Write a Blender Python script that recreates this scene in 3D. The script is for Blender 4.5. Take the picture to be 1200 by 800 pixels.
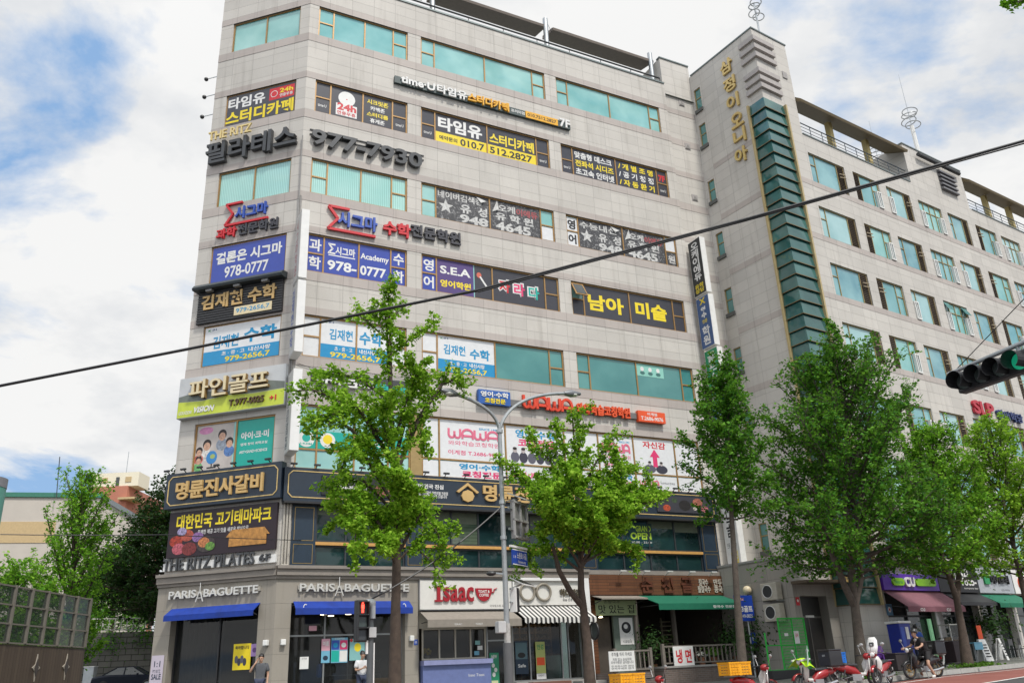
import bpy, bmesh, math, random
from math import radians as R, sin, cos, pi
from mathutils import Vector, Matrix, Euler
for _o in list(bpy.data.objects): bpy.data.objects.remove(_o)
sc = bpy.context.scene
col = sc.collection
rng = random.Random(7)

# ------------------------------------------------------------------ camera
cam_d = bpy.data.cameras.new('camera'); cam = bpy.data.objects.new('camera', cam_d); col.objects.link(cam)
cam_d.sensor_width = 36; cam_d.lens = 36 * 988.422 / 1200; cam_d.clip_start = 0.1; cam_d.clip_end = 3000
_p, _r = R(21.5), R(-2.60808)
_f = Vector((0, cos(_p), sin(_p))); _u = Vector((0, -sin(_p), cos(_p))); _x = Vector((1, 0, 0))
_right = cos(_r) * _x + sin(_r) * _u; _up = -sin(_r) * _x + cos(_r) * _u
cam.matrix_world = Matrix((( _right.x, _up.x, -_f.x, 0), (_right.y, _up.y, -_f.y, 0), (_right.z, _up.z, -_f.z, 0.75), (0, 0, 0, 1)))
sc.camera = cam

# ------------------------------------------------------------------ light and sky
SUN_EL, SUN_AZ = 57.0, 143.0        # azimuth clockwise from +Y
sun_d = bpy.data.lights.new('sun', 'SUN'); sun = bpy.data.objects.new('sun', sun_d); col.objects.link(sun)
sun_d.energy = 2.1; sun_d.angle = R(6); sun_d.color = (1.0, .95, .87)
sd = Vector((sin(R(SUN_AZ)) * cos(R(SUN_EL)), cos(R(SUN_AZ)) * cos(R(SUN_EL)), sin(R(SUN_EL))))
sun.rotation_euler = sd.to_track_quat('Z', 'Y').to_euler()
sc.view_settings.view_transform = 'Standard'; sc.view_settings.look = 'None'
sc.view_settings.exposure = 0.62; sc.view_settings.gamma = 1
sc.render.engine = 'CYCLES'
sc.cycles.max_bounces = 6; sc.cycles.transparent_max_bounces = 8; sc.cycles.use_denoising = True
wd = bpy.data.worlds.new('World'); sc.world = wd; wd.use_nodes = True
nt = wd.node_tree; nt.nodes.clear()
def nd(t, typ, **kw):
    n = t.nodes.new(typ)
    for k, v in kw.items(): setattr(n, k, v)
    return n
def vmath(t, op, a, b=None):
    n = nd(t, 'ShaderNodeVectorMath', operation=op)
    for i, v in enumerate((a, b)):
        if v is None: continue
        if isinstance(v, (tuple, list)): n.inputs[i].default_value = v
        else: t.links.new(v, n.inputs[i])
    return n
def math_(t, op, a, b=None, c=None, clamp=False):
    n = nd(t, 'ShaderNodeMath', operation=op); n.use_clamp = clamp
    for i, v in enumerate((a, b, c)):
        if v is None: continue
        if isinstance(v, (int, float)): n.inputs[i].default_value = v
        else: t.links.new(v, n.inputs[i])
    return n.outputs[0]
def ramp(t, fac, stops):
    n = nd(t, 'ShaderNodeValToRGB'); e = n.color_ramp.elements
    while len(e) < len(stops): e.new(.5)
    for el, (p, c) in zip(e, stops):
        el.position = p; el.color = (*c, 1) if len(c) == 3 else c
    t.links.new(fac, n.inputs[0]); return n.outputs[0]
def mix(t, fac, a, b, mode='MIX'):
    n = nd(t, 'ShaderNodeMix', data_type='RGBA', blend_type=mode)
    for i, v in ((0, fac), (6, a), (7, b)):
        if isinstance(v, (int, float)): n.inputs[i].default_value = v
        elif isinstance(v, tuple): n.inputs[i].default_value = (*v, 1) if len(v) == 3 else v
        else: t.links.new(v, n.inputs[i])
    return n.outputs[2]
def noise(t, vec, scale, detail=4, rough=.55):
    n = nd(t, 'ShaderNodeTexNoise'); n.inputs['Scale'].default_value = scale; n.inputs['Detail'].default_value = detail
    n.inputs['Roughness'].default_value = rough
    if vec is not None: t.links.new(vec, n.inputs['Vector'])
    return n
sky = nd(nt, 'ShaderNodeTexSky'); sky.sky_type = 'NISHITA'; sky.sun_disc = False
sky.sun_elevation = R(SUN_EL); sky.sun_rotation = R(SUN_AZ); sky.air_density = 1.2; sky.dust_density = 1.5; sky.altitude = 50
tc = nd(nt, 'ShaderNodeTexCoord')
sep = nd(nt, 'ShaderNodeSeparateXYZ'); nt.links.new(tc.outputs['Generated'], sep.inputs[0])
zz = math_(nt, 'ADD', math_(nt, 'MAXIMUM', sep.outputs[2], 0.0), 0.22)
cx = math_(nt, 'DIVIDE', sep.outputs[0], zz); cy = math_(nt, 'DIVIDE', sep.outputs[1], zz)
cmb = nd(nt, 'ShaderNodeCombineXYZ'); nt.links.new(cx, cmb.inputs[0]); nt.links.new(cy, cmb.inputs[1]); cmb.inputs[2].default_value = 5.5
n1 = noise(nt, cmb.outputs[0], 1.25, 9, .56); n1.inputs['Distortion'].default_value = .35
n2 = noise(nt, cmb.outputs[0], 2.6, 6, .6)
cover = ramp(nt, n1.outputs[0], [(0.40, (0, 0, 0)), (0.475, (1, 1, 1))])
shade = ramp(nt, n2.outputs[0], [(0.30, (5.7, 5.95, 6.3)), (0.54, (8.0, 8.0, 7.95))])
lum = mix(nt, cover, mix(nt, .8, sky.outputs[0], (2.7, 4.5, 7.3)), shade)
# brightness added to the sky behind the camera as soft fill for the notch
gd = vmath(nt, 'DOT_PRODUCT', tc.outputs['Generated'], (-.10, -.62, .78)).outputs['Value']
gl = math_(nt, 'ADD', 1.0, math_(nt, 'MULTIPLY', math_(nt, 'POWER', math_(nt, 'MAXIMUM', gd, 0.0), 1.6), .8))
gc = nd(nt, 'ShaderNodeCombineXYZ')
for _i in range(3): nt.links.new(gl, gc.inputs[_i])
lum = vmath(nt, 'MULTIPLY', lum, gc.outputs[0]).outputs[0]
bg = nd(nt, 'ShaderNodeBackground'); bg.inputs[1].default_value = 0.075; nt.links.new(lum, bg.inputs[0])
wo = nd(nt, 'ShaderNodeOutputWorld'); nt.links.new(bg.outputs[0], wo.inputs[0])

# ------------------------------------------------------------------ frames (facade coordinates: u along, z up, d outward)
class Frame:
    def __init__(s, o, r, n): s.o = Vector(o); s.r = Vector(r); s.n = Vector(n)
    def pt(s, u, z, d=0.0):
        q = s.o + u * s.r + d * s.n; return Vector((q.x, q.y, z))
COR = Vector((-9.32288, 33.0)); dA = Vector((.88849352, .45888916)); nA = Vector((.45888916, -.88849352))
dBl = Vector((-.96322164, .26870817)); nB = Vector((-.26870817, -.96322164))
INN = Vector((12.14577, 44.08813)); TOW = Vector((14.960375, 39.930977))
dD = Vector((.82918014, .55898149)); nD = Vector((.55898149, -.82918014))
rC = (TOW - INN).normalized(); nC = Vector((rC.y, -rC.x))
BW = 5.1; CW = (TOW - INN).length; AW = 24.163
FA = Frame(COR, dA, nA); FB = Frame(COR + BW * dBl, -dBl, nB); FC = Frame(INN, rC, nC); FD = Frame(TOW, dD, nD)
NK = (TOW - COR).dot(nD) + 5.0          # kerb line, measured from the corner of the main building
def hz(s, n):
    """height of the pavement: level along the shops, falling with the street towards the kerb"""
    a = 0.017 * max(0, min(s - 10, 90)); k = a if s > 19.7 else .165 - .04 * (19.7 - max(s, -5)); w = max(0, min((n - 3) / (NK - 3), 1))
    return a * (1 - w) + k * w
def gz(x, y):
    q = Vector((x, y)) - COR; return hz(q.dot(dD), q.dot(nD))

# ------------------------------------------------------------------ mesh building
class MB:
    def __init__(s): s.v = []; s.f = []; s.sm = False
    def face(s, pts):
        i = len(s.v); s.v += [Vector(p) for p in pts]; s.f.append(tuple(range(i, i + len(pts)))); return s
    def hexa(s, p):      # 8 points: bottom loop 0-3, top loop 4-7
        i = len(s.v); s.v += [Vector(q) for q in p]
        for a in ((3, 2, 1, 0), (4, 5, 6, 7), (0, 1, 5, 4), (1, 2, 6, 5), (2, 3, 7, 6), (3, 0, 4, 7)): s.f.append(tuple(i + k for k in a))
        return s
    def fb(s, F, u0, z0, u1, z1, d0, d1):   # box on a facade
        return s.hexa([F.pt(u0, z0, d1), F.pt(u1, z0, d1), F.pt(u1, z0, d0), F.pt(u0, z0, d0), F.pt(u0, z1, d1), F.pt(u1, z1, d1), F.pt(u1, z1, d0), F.pt(u0, z1, d0)])
    def fq(s, F, u0, z0, u1, z1, d): return s.face([F.pt(u0, z0, d), F.pt(u1, z0, d), F.pt(u1, z1, d), F.pt(u0, z1, d)])
    def box(s, c, size, rot=None):
        c = Vector(c); x, y, z = [k / 2 for k in size]
        P = [(-x, -y, -z), (x, -y, -z), (x, y, -z), (-x, y, -z), (-x, -y, z), (x, -y, z), (x, y, z), (-x, y, z)]
        if rot is not None:
            m = Euler(rot).to_matrix(); P = [m @ Vector(q) for q in P]
        return s.hexa([c + Vector(q) for q in P])
    def bar(s, a, b, w, h, up=(0, 0, 1)):    # rectangular bar from a to b
        a = Vector(a); b = Vector(b); t = (b - a).normalized(); upv = Vector(up)
        if abs(t.dot(upv)) > .98: upv = Vector((1, 0, 0))
        sx = t.cross(upv).normalized() * w / 2; sy = sx.cross(t).normalized() * h / 2
        return s.hexa([a - sx - sy, a + sx - sy, b + sx - sy, b - sx - sy, a - sx + sy, a + sx + sy, b + sx + sy, b - sx + sy])
    def tube(s, pts, rad, n=8, caps=True):
        pts = [Vector(p) for p in pts]; rad = rad if isinstance(rad, (list, tuple)) else [rad] * len(pts)
        base = len(s.v); prev = None
        for k, p in enumerate(pts):
            t = (pts[min(k + 1, len(pts) - 1)] - pts[max(k - 1, 0)]).normalized()
            if prev is None:
                a = Vector((0, 0, 1)) if abs(t.z) < .9 else Vector((1, 0, 0)); x = t.cross(a).normalized()
            else: x = (prev - t * prev.dot(t)).normalized()
            prev = x; y = t.cross(x)
            for j in range(n):
                an = 2 * pi * j / n; s.v.append(p + (x * cos(an) + y * sin(an)) * rad[k])
        for k in range(len(pts) - 1):
            for j in range(n):
                a = base + k * n + j; b = base + k * n + (j + 1) % n; s.f.append((a, b, b + n, a + n))
        if caps:
            s.f.append(tuple(base + j for j in reversed(range(n)))); s.f.append(tuple(base + (len(pts) - 1) * n + j for j in range(n)))
        return s
    def ring(s, c, ax, R_, r, n=24, m=8, arc=2 * pi):    # torus
        c = Vector(c); ax = Vector(ax).normalized(); a = Vector((0, 0, 1)) if abs(ax.z) < .9 else Vector((1, 0, 0))
        x = ax.cross(a).normalized(); y = ax.cross(x)
        pts = [c + (x * cos(arc * k / n) + y * sin(arc * k / n)) * R_ for k in range(n)]
        base = len(s.v)
        for k in range(n):
            rd = (pts[k] - c).normalized()
            for j in range(m):
                an = 2 * pi * j / m; s.v.append(pts[k] + (rd * cos(an) + ax * sin(an)) * r)
        for k in range(n):
            for j in range(m):
                a_ = base + k * m + j; b_ = base + k * m + (j + 1) % m; c_ = base + ((k + 1) % n) * m; 
                s.f.append((a_, b_, c_ + (j + 1) % m, c_ + j))
        return s
    def disc(s, c, ax, r, n=20, th=0.0):
        c = Vector(c); ax = Vector(ax).normalized()
        if th: return s.tube([c - ax * th / 2, c + ax * th / 2], r, n)
        a = Vector((0, 0, 1)) if abs(ax.z) < .9 else Vector((1, 0, 0)); x = ax.cross(a).normalized(); y = ax.cross(x)
        return s.face([c + (x * cos(2 * pi * k / n) + y * sin(2 * pi * k / n)) * r for k in range(n)])
    def ball(s, c, r, nu=10, nv=7):
        c = Vector(c); r = Vector(r) if isinstance(r, (tuple, list)) else Vector((r, r, r)); base = len(s.v)
        for i in range(nv + 1):
            th = pi * i / nv
            for j in range(nu):
                ph = 2 * pi * j / nu; s.v.append(c + Vector((r.x * sin(th) * cos(ph), r.y * sin(th) * sin(ph), r.z * cos(th))))
        for i in range(nv):
            for j in range(nu):
                a = base + i * nu + j; b = base + i * nu + (j + 1) % nu; s.f.append((a, a + nu, b + nu, b))
        return s
    def prism(s, pts2, fn, d0, d1):       # outline (u,z) list extruded between d0 and d1; fn(u,z,d)
        n = len(pts2); i = len(s.v)
        s.v += [Vector(fn(u, z, d0)) for u, z in pts2] + [Vector(fn(u, z, d1)) for u, z in pts2]
        s.f.append(tuple(reversed(range(i, i + n)))); s.f.append(tuple(range(i + n, i + 2 * n)))
        for k in range(n): s.f.append((i + k, i + (k + 1) % n, i + n + (k + 1) % n, i + n + k))
        return s
    def build(s, name, mat, parent=None, smooth=False, bevel=0, loc=None):
        org = Vector((0, 0, 0))
        if parent is not None: org = world_org(parent)
        elif loc is not None: org = Vector(loc)
        me = bpy.data.meshes.new(name); me.from_pydata([v - org for v in s.v], [], s.f); me.update()
        o = bpy.data.objects.new(name, me); col.objects.link(o)
        if mat is not None: me.materials.append(mat)
        if parent is not None: o.parent = parent
        elif loc is not None: o.location = org
        if smooth:
            for p in me.polygons: p.use_smooth = True
            m = o.modifiers.new('edge', 'EDGE_SPLIT'); m.split_angle = R(40)
        if bevel:
            bm = bmesh.new(); bm.from_mesh(me); bmesh.ops.remove_doubles(bm, verts=bm.verts, dist=1e-4)
            bm.to_mesh(me); bm.free()
            m = o.modifiers.new('bevel', 'BEVEL'); m.width = bevel; m.segments = 2; m.limit_method = 'ANGLE'
        return o
def world_org(o):
    q = Vector((0, 0, 0))
    while o is not None: q += o.location; o = o.parent
    return q
def tag(o, label=None, cat=None, group=None, kind=None):
    for k, v in (('label', label), ('category', cat), ('group', group), ('kind', kind)):
        if v: o[k] = v
    return o
def thing(name, label, cat, loc=(0, 0, 0), group=None):
    o = bpy.data.objects.new(name, None); o.empty_display_size = .2; col.objects.link(o); o.location = loc
    return tag(o, label, cat, group)
def copy_tree(o, parent=None):
    c = o.copy(); col.objects.link(c)
    if parent is not None: c.parent = parent
    for ch in list(o.children): copy_tree(ch, c)
    return c

# ------------------------------------------------------------------ materials
MATS = {}
def sRGB(r, g, b):
    f = lambda c: (c / 255 / 12.92) if c / 255 <= .04045 else ((c / 255 + .055) / 1.055) ** 2.4
    return (f(r), f(g), f(b))
def newmat(name):
    m = bpy.data.materials.new(name); m.use_nodes = True; t = m.node_tree
    return m, t, t.nodes['Principled BSDF']
def mat(name, c, rough=.6, metal=0.0, var=.12, scale=6.0, spec=.5, bump=0.0, emit=0.0, coat=0.0):
    """painted / plain material with a little procedural variation"""
    if name in MATS: return MATS[name]
    m, t, b = newmat(name)
    g = nd(t, 'ShaderNodeNewGeometry')
    n = noise(t, g.outputs['Position'], scale, 5, .6)
    lo = tuple(max(0, k * (1 - var)) for k in c); hi = tuple(min(1, k * (1 + var * .6)) for k in c)
    t.links.new(ramp(t, n.outputs[0], [(.3, lo), (.7, hi)]), b.inputs['Base Color'])
    b.inputs['Roughness'].default_value = rough; b.inputs['Metallic'].default_value = metal
    b.inputs['Specular IOR Level'].default_value = spec; b.inputs['Coat Weight'].default_value = coat
    if bump:
        bp = nd(t, 'ShaderNodeBump'); bp.inputs['Strength'].default_value = bump; bp.inputs['Distance'].default_value = .02
        n2 = noise(t, g.outputs['Position'], scale * 6, 4, .6); t.links.new(n2.outputs[0], bp.inputs['Height']); t.links.new(bp.outputs[0], b.inputs['Normal'])
    if emit:
        b.inputs['Emission Color'].default_value = (*c, 1); b.inputs['Emission Strength'].default_value = emit
    MATS[name] = m; return m
def facade_uv(t, r):
    g = nd(t, 'ShaderNodeNewGeometry')
    u = vmath(t, 'DOT_PRODUCT', g.outputs['Position'], (r.x, r.y, 0)).outputs['Value']
    s = nd(t, 'ShaderNodeSeparateXYZ'); t.links.new(g.outputs['Position'], s.inputs[0])
    c = nd(t, 'ShaderNodeCombineXYZ'); t.links.new(u, c.inputs[0]); t.links.new(s.outputs[2], c.inputs[1])
    return c.outputs[0], g.outputs['Position'], u, s.outputs[2]
def stone(name, r, c1, c2, w, h, joint=.011, mcol=None, streak=.3, uoff=0.0, zoff=0.0, offset=0.0, rough=.62):
    if name in MATS: return MATS[name]
    m, t, b = newmat(name)
    uv, pos, u, z = facade_uv(t, r)
    sh = vmath(t, 'ADD', uv, (uoff, zoff, 0)).outputs[0]
    br = nd(t, 'ShaderNodeTexBrick'); t.links.new(sh, br.inputs['Vector'])
    br.offset = offset; br.inputs['Scale'].default_value = 1; br.inputs['Brick Width'].default_value = w; br.inputs['Row Height'].default_value = h
    br.inputs['Mortar Size'].default_value = joint; br.inputs['Mortar Smooth'].default_value = .3
    br.inputs['Color1'].default_value = (*c1, 1); br.inputs['Color2'].default_value = (*c2, 1)
    mc = mcol or tuple(k * .66 for k in c1); br.inputs['Mortar'].default_value = (*mc, 1); br.inputs['Bias'].default_value = -.1
    # weather streaks running down, broad blotches, granite speckle
    st = vmath(t, 'MULTIPLY', uv, (2.3, .16, 1)).outputs[0]
    ns = noise(t, st, 1.0, 6, .65); nb = noise(t, pos, .35, 4, .6); ng = noise(t, pos, 60, 2, .7)
    a = mix(t, streak, br.outputs[0], ramp(t, ns.outputs[0], [(.30, (.46, .44, .41)), (.47, (1, 1, 1))]), 'MULTIPLY')
    a = mix(t, .35, a, ramp(t, nb.outputs[0], [(.35, (.78, .77, .76)), (.65, (1.06, 1.05, 1.04))]), 'MULTIPLY')
    a = mix(t, .22, a, ramp(t, ng.outputs[0], [(.35, (.6, .6, .6)), (.65, (1.2, 1.2, 1.2))]), 'MULTIPLY')
    t.links.new(a, b.inputs['Base Color']); b.inputs['Roughness'].default_value = rough; b.inputs['Specular IOR Level'].default_value = .35
    bp = nd(t, 'ShaderNodeBump'); bp.inputs['Strength'].default_value = .5; bp.inputs['Distance'].default_value = .012; bp.invert = True
    t.links.new(br.outputs['Fac'], bp.inputs['Height']); t.links.new(bp.outputs[0], b.inputs['Normal'])
    MATS[name] = m; return m
def tinted_glass(name, c, c2, rough=.06, blinds=None, r=None, spec=.8):
    """glass with what hangs behind it: film, blinds or a dim room"""
    if name in MATS: return MATS[name]
    m, t, b = newmat(name)
    g = nd(t, 'ShaderNodeNewGeometry')
    n = noise(t, g.outputs['Position'], .55, 3, .5)
    colr = ramp(t, n.outputs[0], [(.32, c), (.68, c2)])
    if blinds:
        uv, pos, u, z = facade_uv(t, r)
        w = nd(t, 'ShaderNodeTexWave'); w.wave_type = 'BANDS'; w.bands_direction = 'X' if blinds == 'v' else 'Y'
        w.inputs['Scale'].default_value = 3.4 if blinds == 'v' else 2.2; w.inputs['Distortion'].default_value = .8 if blinds == 'v' else .1
        w.inputs['Detail Scale'].default_value = .6
        t.links.new(uv, w.inputs['Vector'])
        colr = mix(t, .55, colr, ramp(t, w.outputs[0], [(.15, (.62, .66, .66)), (.6, (1.15, 1.15, 1.15))]), 'MULTIPLY')
    colr = mix(t, .8, colr, ramp(t, g.outputs['Random Per Island'], [(0, (.62, .70, .72)), (.35, (.95, .97, .97)), (.7, (1.05, 1.02, 1.0)), (1, (1.28, 1.22, 1.18))]), 'MULTIPLY')
    t.links.new(colr, b.inputs['Base Color']); b.inputs['Roughness'].default_value = rough
    b.inputs['Specular IOR Level'].default_value = spec
    n3 = noise(t, g.outputs['Position'], 1.1, 2, .4)
    bp = nd(t, 'ShaderNodeBump'); bp.inputs['Strength'].default_value = .22; bp.inputs['Distance'].default_value = .06
    t.links.new(n3.outputs[0], bp.inputs['Height']); t.links.new(bp.outputs[0], b.inputs['Normal'])
    MATS[name] = m; return m
def clear_glass(name, c=(.8, .9, .88), alpha=.28):
    if name in MATS: return MATS[name]
    m, t, b = newmat(name)
    b.inputs['Base Color'].default_value = (c[0] * .1, c[1] * .1, c[2] * .1, 1); b.inputs['Roughness'].default_value = .03
    b.inputs['Specular IOR Level'].default_value = .6; b.inputs['Alpha'].default_value = alpha
    MATS[name] = m; return m

GREY1, GREY2 = (.555, .53, .49), (.50, .478, .443)
PINK1, PINK2 = (.46, .415, .385), (.41, .37, .345)
def st(F, kind):
    k = {id(FA): 'south', id(FB): 'chamfer', id(FC): 'notch', id(FD): 'street'}[id(F)]
    if kind == 'grey': return stone('grey_granite_' + k, F.r, GREY1, GREY2, 1.15, .61, uoff=.2, zoff=-26.1 % .61)
    if kind == 'pink': return stone('pink_granite_' + k, F.r, PINK1, PINK2, 1.15, 3.0, joint=.012, uoff=.2, zoff=1.4)
    if kind == 'base': return stone('beige_stone_' + k, F.r, (.30, .275, .235), (.28, .255, .22), 1.3, .9, joint=.007, streak=.3)
    if kind == 'dark': return stone('dark_granite_' + k, F.r, (.33, .31, .28), (.29, .275, .25), 1.0, .85, joint=.012, streak=.3)
M_bronze = mat('bronze_frame', (.34, .20, .075), .42, .35)
M_gold = mat('gold_frame', (.36, .27, .12), .45, .3)
M_teal = tinted_glass('teal_glass', (.17, .42, .41), (.32, .58, .56))
M_teal_d = tinted_glass('deep_teal_glass', (.06, .20, .20), (.12, .30, .29))
M_tealv = tinted_glass('teal_glass_blinds', (.28, .56, .52), (.36, .62, .58), blinds='v', r=dA)
M_tealvB = tinted_glass('teal_glass_blinds_end', (.28, .56, .52), (.36, .62, .58), blinds='v', r=dBl)
M_dgl = tinted_glass('dark_room_glass', (.012, .018, .018), (.035, .045, .045), .04)
M_louv = mat('brown_louvre', (.075, .052, .033), .6)
M_white = mat('white_paint', (.72, .72, .70), .5, var=.08)
M_black = mat('black_paint', (.02, .02, .022), .45)
M_dark = mat('dark_metal', (.05, .052, .055), .5, .3)
M_steel = mat('galvanised_steel', (.42, .44, .45), .38, .8)
M_concrete = mat('weathered_concrete', (.30, .29, .275), .8, bump=.3, scale=2)
M_roof = mat('roof_membrane', (.18, .2, .19), .9)
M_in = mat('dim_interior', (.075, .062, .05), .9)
# ================================================================== facades
def facade(F, u0, u1, z0, z1, openings, m, parent, name='wall', rev=.22, d=0.0, back=.35):
    us = sorted({u0, u1, *[o[0] for o in openings], *[o[2] for o in openings]}); zs = sorted({z0, z1, *[o[1] for o in openings], *[o[3] for o in openings]})
    b = MB()
    for i in range(len(us) - 1):
        for j in range(len(zs) - 1):
            cu, cz = (us[i] + us[i + 1]) / 2, (zs[j] + zs[j + 1]) / 2
            if any(o[0] < cu < o[2] and o[1] < cz < o[3] for o in openings): continue
            b.fq(F, us[i], zs[j], us[i + 1], zs[j + 1], d)
    for a, c, e, g in openings:
        for p, q in (((a, c), (a, g)), ((a, g), (e, g)), ((e, g), (e, c)), ((e, c), (a, c))):
            b.face([F.pt(p[0], p[1], d), F.pt(q[0], q[1], d), F.pt(q[0], q[1], d - rev), F.pt(p[0], p[1], d - rev)])
    return b.build(name, m, parent)
def stone_band(F, spans, m, parent, name='stone_band', d=.015):
    for u0, z0, u1, z1 in spans: MB().fb(F, u0, z0, u1, z1, d - .06, d).build(name, m, parent)
def window(F, w, cuts, splits, parent, fm, gm, dd=-.12, fw=.07, name='window', pane_mats=None):
    """w = u0,z0,u1,z1; cuts = inner mullion positions (0..1); splits {bay: z fraction}"""
    u0, z0, u1, z1 = w; b = MB()
    xs = [u0] + [u0 + c * (u1 - u0) for c in cuts] + [u1]
    b.fb(F, u0, z0, u0 + fw, z1, dd - .04, dd + .05); b.fb(F, u1 - fw, z0, u1, z1, dd - .04, dd + .05)
    b.fb(F, u0 + fw, z0, u1 - fw, z0 + fw, dd - .04, dd + .05); b.fb(F, u0 + fw, z1 - fw, u1 - fw, z1, dd - .04, dd + .05)
    for x in xs[1:-1]: b.fb(F, x - fw / 2, z0 + fw, x + fw / 2, z1 - fw, dd - .04, dd + .045)
    for k, fr in splits.items():
        zz = z0 + fr * (z1 - z0); l = xs[k] + (fw if k == 0 else fw / 2); r = xs[k + 1] - (fw if k == len(xs) - 2 else fw / 2)
        b.fb(F, l, zz - fw / 2, r, zz + fw / 2, dd - .04, dd + .04)
    o = b.build(name, fm, parent)
    pm = {}
    for k in range(len(xs) - 1):
        mm = (pane_mats or {}).get(k, gm)
        if mm is None: continue
        pm.setdefault(mm.name, (mm, MB()))[1].fq(F, xs[k], z0 + .01, xs[k + 1], z1 - .01, dd)
    for mm, pb in pm.values(): pb.build('pane', mm, o)
    return o, xs

# ================================================================== main building
mb = thing('commercial_building', 'eight storey grey granite building hung all over with Korean academy signs', 'building', (0, 38, 0))
RA = [(30.61, 32.43), (26.08, 27.93), (21.60, 23.47), (17.63, 19.52), (13.64, 15.56)]
UA = [(.46, 5.15), (5.87, 13.33), (14.06, 21.28)]
UB = (.70, 4.57)
opA = [(a, z0, b, z1) for z0, z1 in RA for a, b in UA] + [(.40, 8.80, 21.05, 11.53), (.42, 4.98, 21.45, 7.40)]
opA += [(.55, -.2, 5.08, 3.62), (5.70, -.2, 9.70, 3.30), (9.86, -.2, 13.5, 3.45), (13.72, -.2, 21.4, 3.9)]
AX = 21.92
facade(FA, 0, AX, 4.5, 34.4, opA[:17], st(FA, 'grey'), mb)
facade(FA, -.047, 5.62, -.3, 4.5, [opA[17]], st(FA, 'base'), mb, name='ground_floor_wall', rev=.4, d=.12)
facade(FA, 5.62, AX, -.3, 4.5, opA[18:], st(FA, 'dark'), mb, name='ground_floor_wall', rev=.3, d=.02)
# recessed flank between the windows and the notch
facade(FA, AX, AW, -.3, 36.5, [], st(FA, 'grey'), mb, d=-.12)
MB().face([FA.pt(AX, -.3, 0), FA.pt(AX, -.3, -.12), FA.pt(AX, 34.4, -.12), FA.pt(AX, 34.4, 0)]).build('wall_return', st(FA, 'grey'), mb)
opB = [(UB[0], z0, UB[1], z1) for z0, z1 in RA] + [(.75, 8.95, 4.57, 11.1)]
facade(FB, 0, BW, 4.5, 34.4, opB, st(FB, 'grey'), mb)
facade(FB, -.10, BW + .047, -.3, 4.5, [(.62, -.2, 4.45, 3.60)], st(FB, 'base'), mb, name='ground_floor_wall', rev=.4, d=.12)
# bands of pinkish stone at sill and head level
sp = []
for z0, z1 in RA: sp += [(0, z0 - .45, 1, z0 - .0), (0, z1, 1, z1 + .36)]
sp.append((0, 11.53, 1, 11.9))
def bands(F, u0, u1, d=.015):
    return stone_band(F, [(u0, a, u1, b) for _, a, _, b in sp], st(F, 'pink'), mb, d=d)
bands(FA, 0, AX); bands(FA, AX + .02, AW, -.105); bands(FB, 0, BW)
# side, back and roof
BL = FB.pt(0, 0); bk = nA * -14
Lb = Vector((BL.x - 3.2, BL.y + 11.5)); Rb = INN + bk
b = MB()
P = lambda q, z: Vector((q[0], q[1], z))
b.face([P(Lb, -.3), P(BL, -.3), P(BL, 34.4), P(Lb, 34.4)]); b.face([P(Rb, -.3), P(Lb, -.3), P(Lb, 34.4), P(Rb, 34.4)])
b.face([P(INN, 30), P(Rb, 30), P(Rb, 34.4), P(INN, 34.4)])
b.build('rear_wall', st(FA, 'grey'), mb)
MB().face([P(BL, 33.7), P(COR, 33.7), P(INN, 33.7), P(Rb, 33.7), P(Lb, 33.7)]).build('roof', M_roof, mb)
# flank head rising above the parapet
b = MB(); b.face([FA.pt(AX, 33.7, -.12), FA.pt(AX, 36.5, -.12), FA.pt(AX, 36.5, -6), FA.pt(AX, 33.7, -6)])
b.face([FA.pt(AX, 36.5, -.12), FA.pt(AW, 36.5, -.12), FA.pt(AW, 36.5, -6), FA.pt(AX, 36.5, -6)])
b.face([FA.pt(AX, 33.7, -6), FA.pt(AX, 36.5, -6), FA.pt(AW, 36.5, -6), FA.pt(AW, 33.7, -6)])
b.build('stair_head', st(FA, 'grey'), mb)
b = MB(); b.fb(FA, AX - .05, 36.5, AW, 36.58, -.4, -.06)
b.fb(FA, .0, 34.4, AX, 34.5, -.35, .05); b.fb(FB, -.03, 34.4, BW + .02, 34.5, -.35, .05); b.build('coping', mat('coping_metal', (.16, .19, .19), .5, .4), mb)
# ventilator plates on the flank
for z in (33.2, 30.0, 26.4, 22.9, 19.2, 15.6):
    b = MB(); b.fb(FA, 23.0, z, 23.42, z + .42, -.12, -.09); b.build('vent_plate', mat('vent_grey', (.33, .31, .30), .6), mb)
    MB().prism([(23.05, z + .05), (23.37, z + .05), (23.21, z + .33)], FA.pt, -.09, -.06).build('vent_hood', mat('vent_grey_dark', (.22, .21, .2), .6), mb)
# windows of the upper floors
BUSE = dict(fm=M_bronze, gm=M_teal)
WN = {}
for r, (z0, z1) in enumerate(RA):
    for c, (a, e) in enumerate(UA):
        f1 = .165 if c == 0 else .105; 
        cuts = [f1, .5 if c else .51, 1 - f1]
        g = M_teal
        if r == 2 and c == 0: g = M_tealv
        if r == 4 and c: g = M_teal_d if False else tinted_glass('mid_teal_glass', (.045, .20, .20), (.09, .28, .27))
        WN[r, c] = window(FA, (a, z0, e, z1), cuts, {0: .5, 3: .5}, mb, M_bronze, g)
    WN[r, 3] = window(FB, (UB[0], z0, UB[1], z1), [.5], {}, mb, M_bronze, M_tealvB if r == 2 else M_teal)
window(FB, opB[5], [.52], {}, mb, M_bronze, M_teal)
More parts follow.
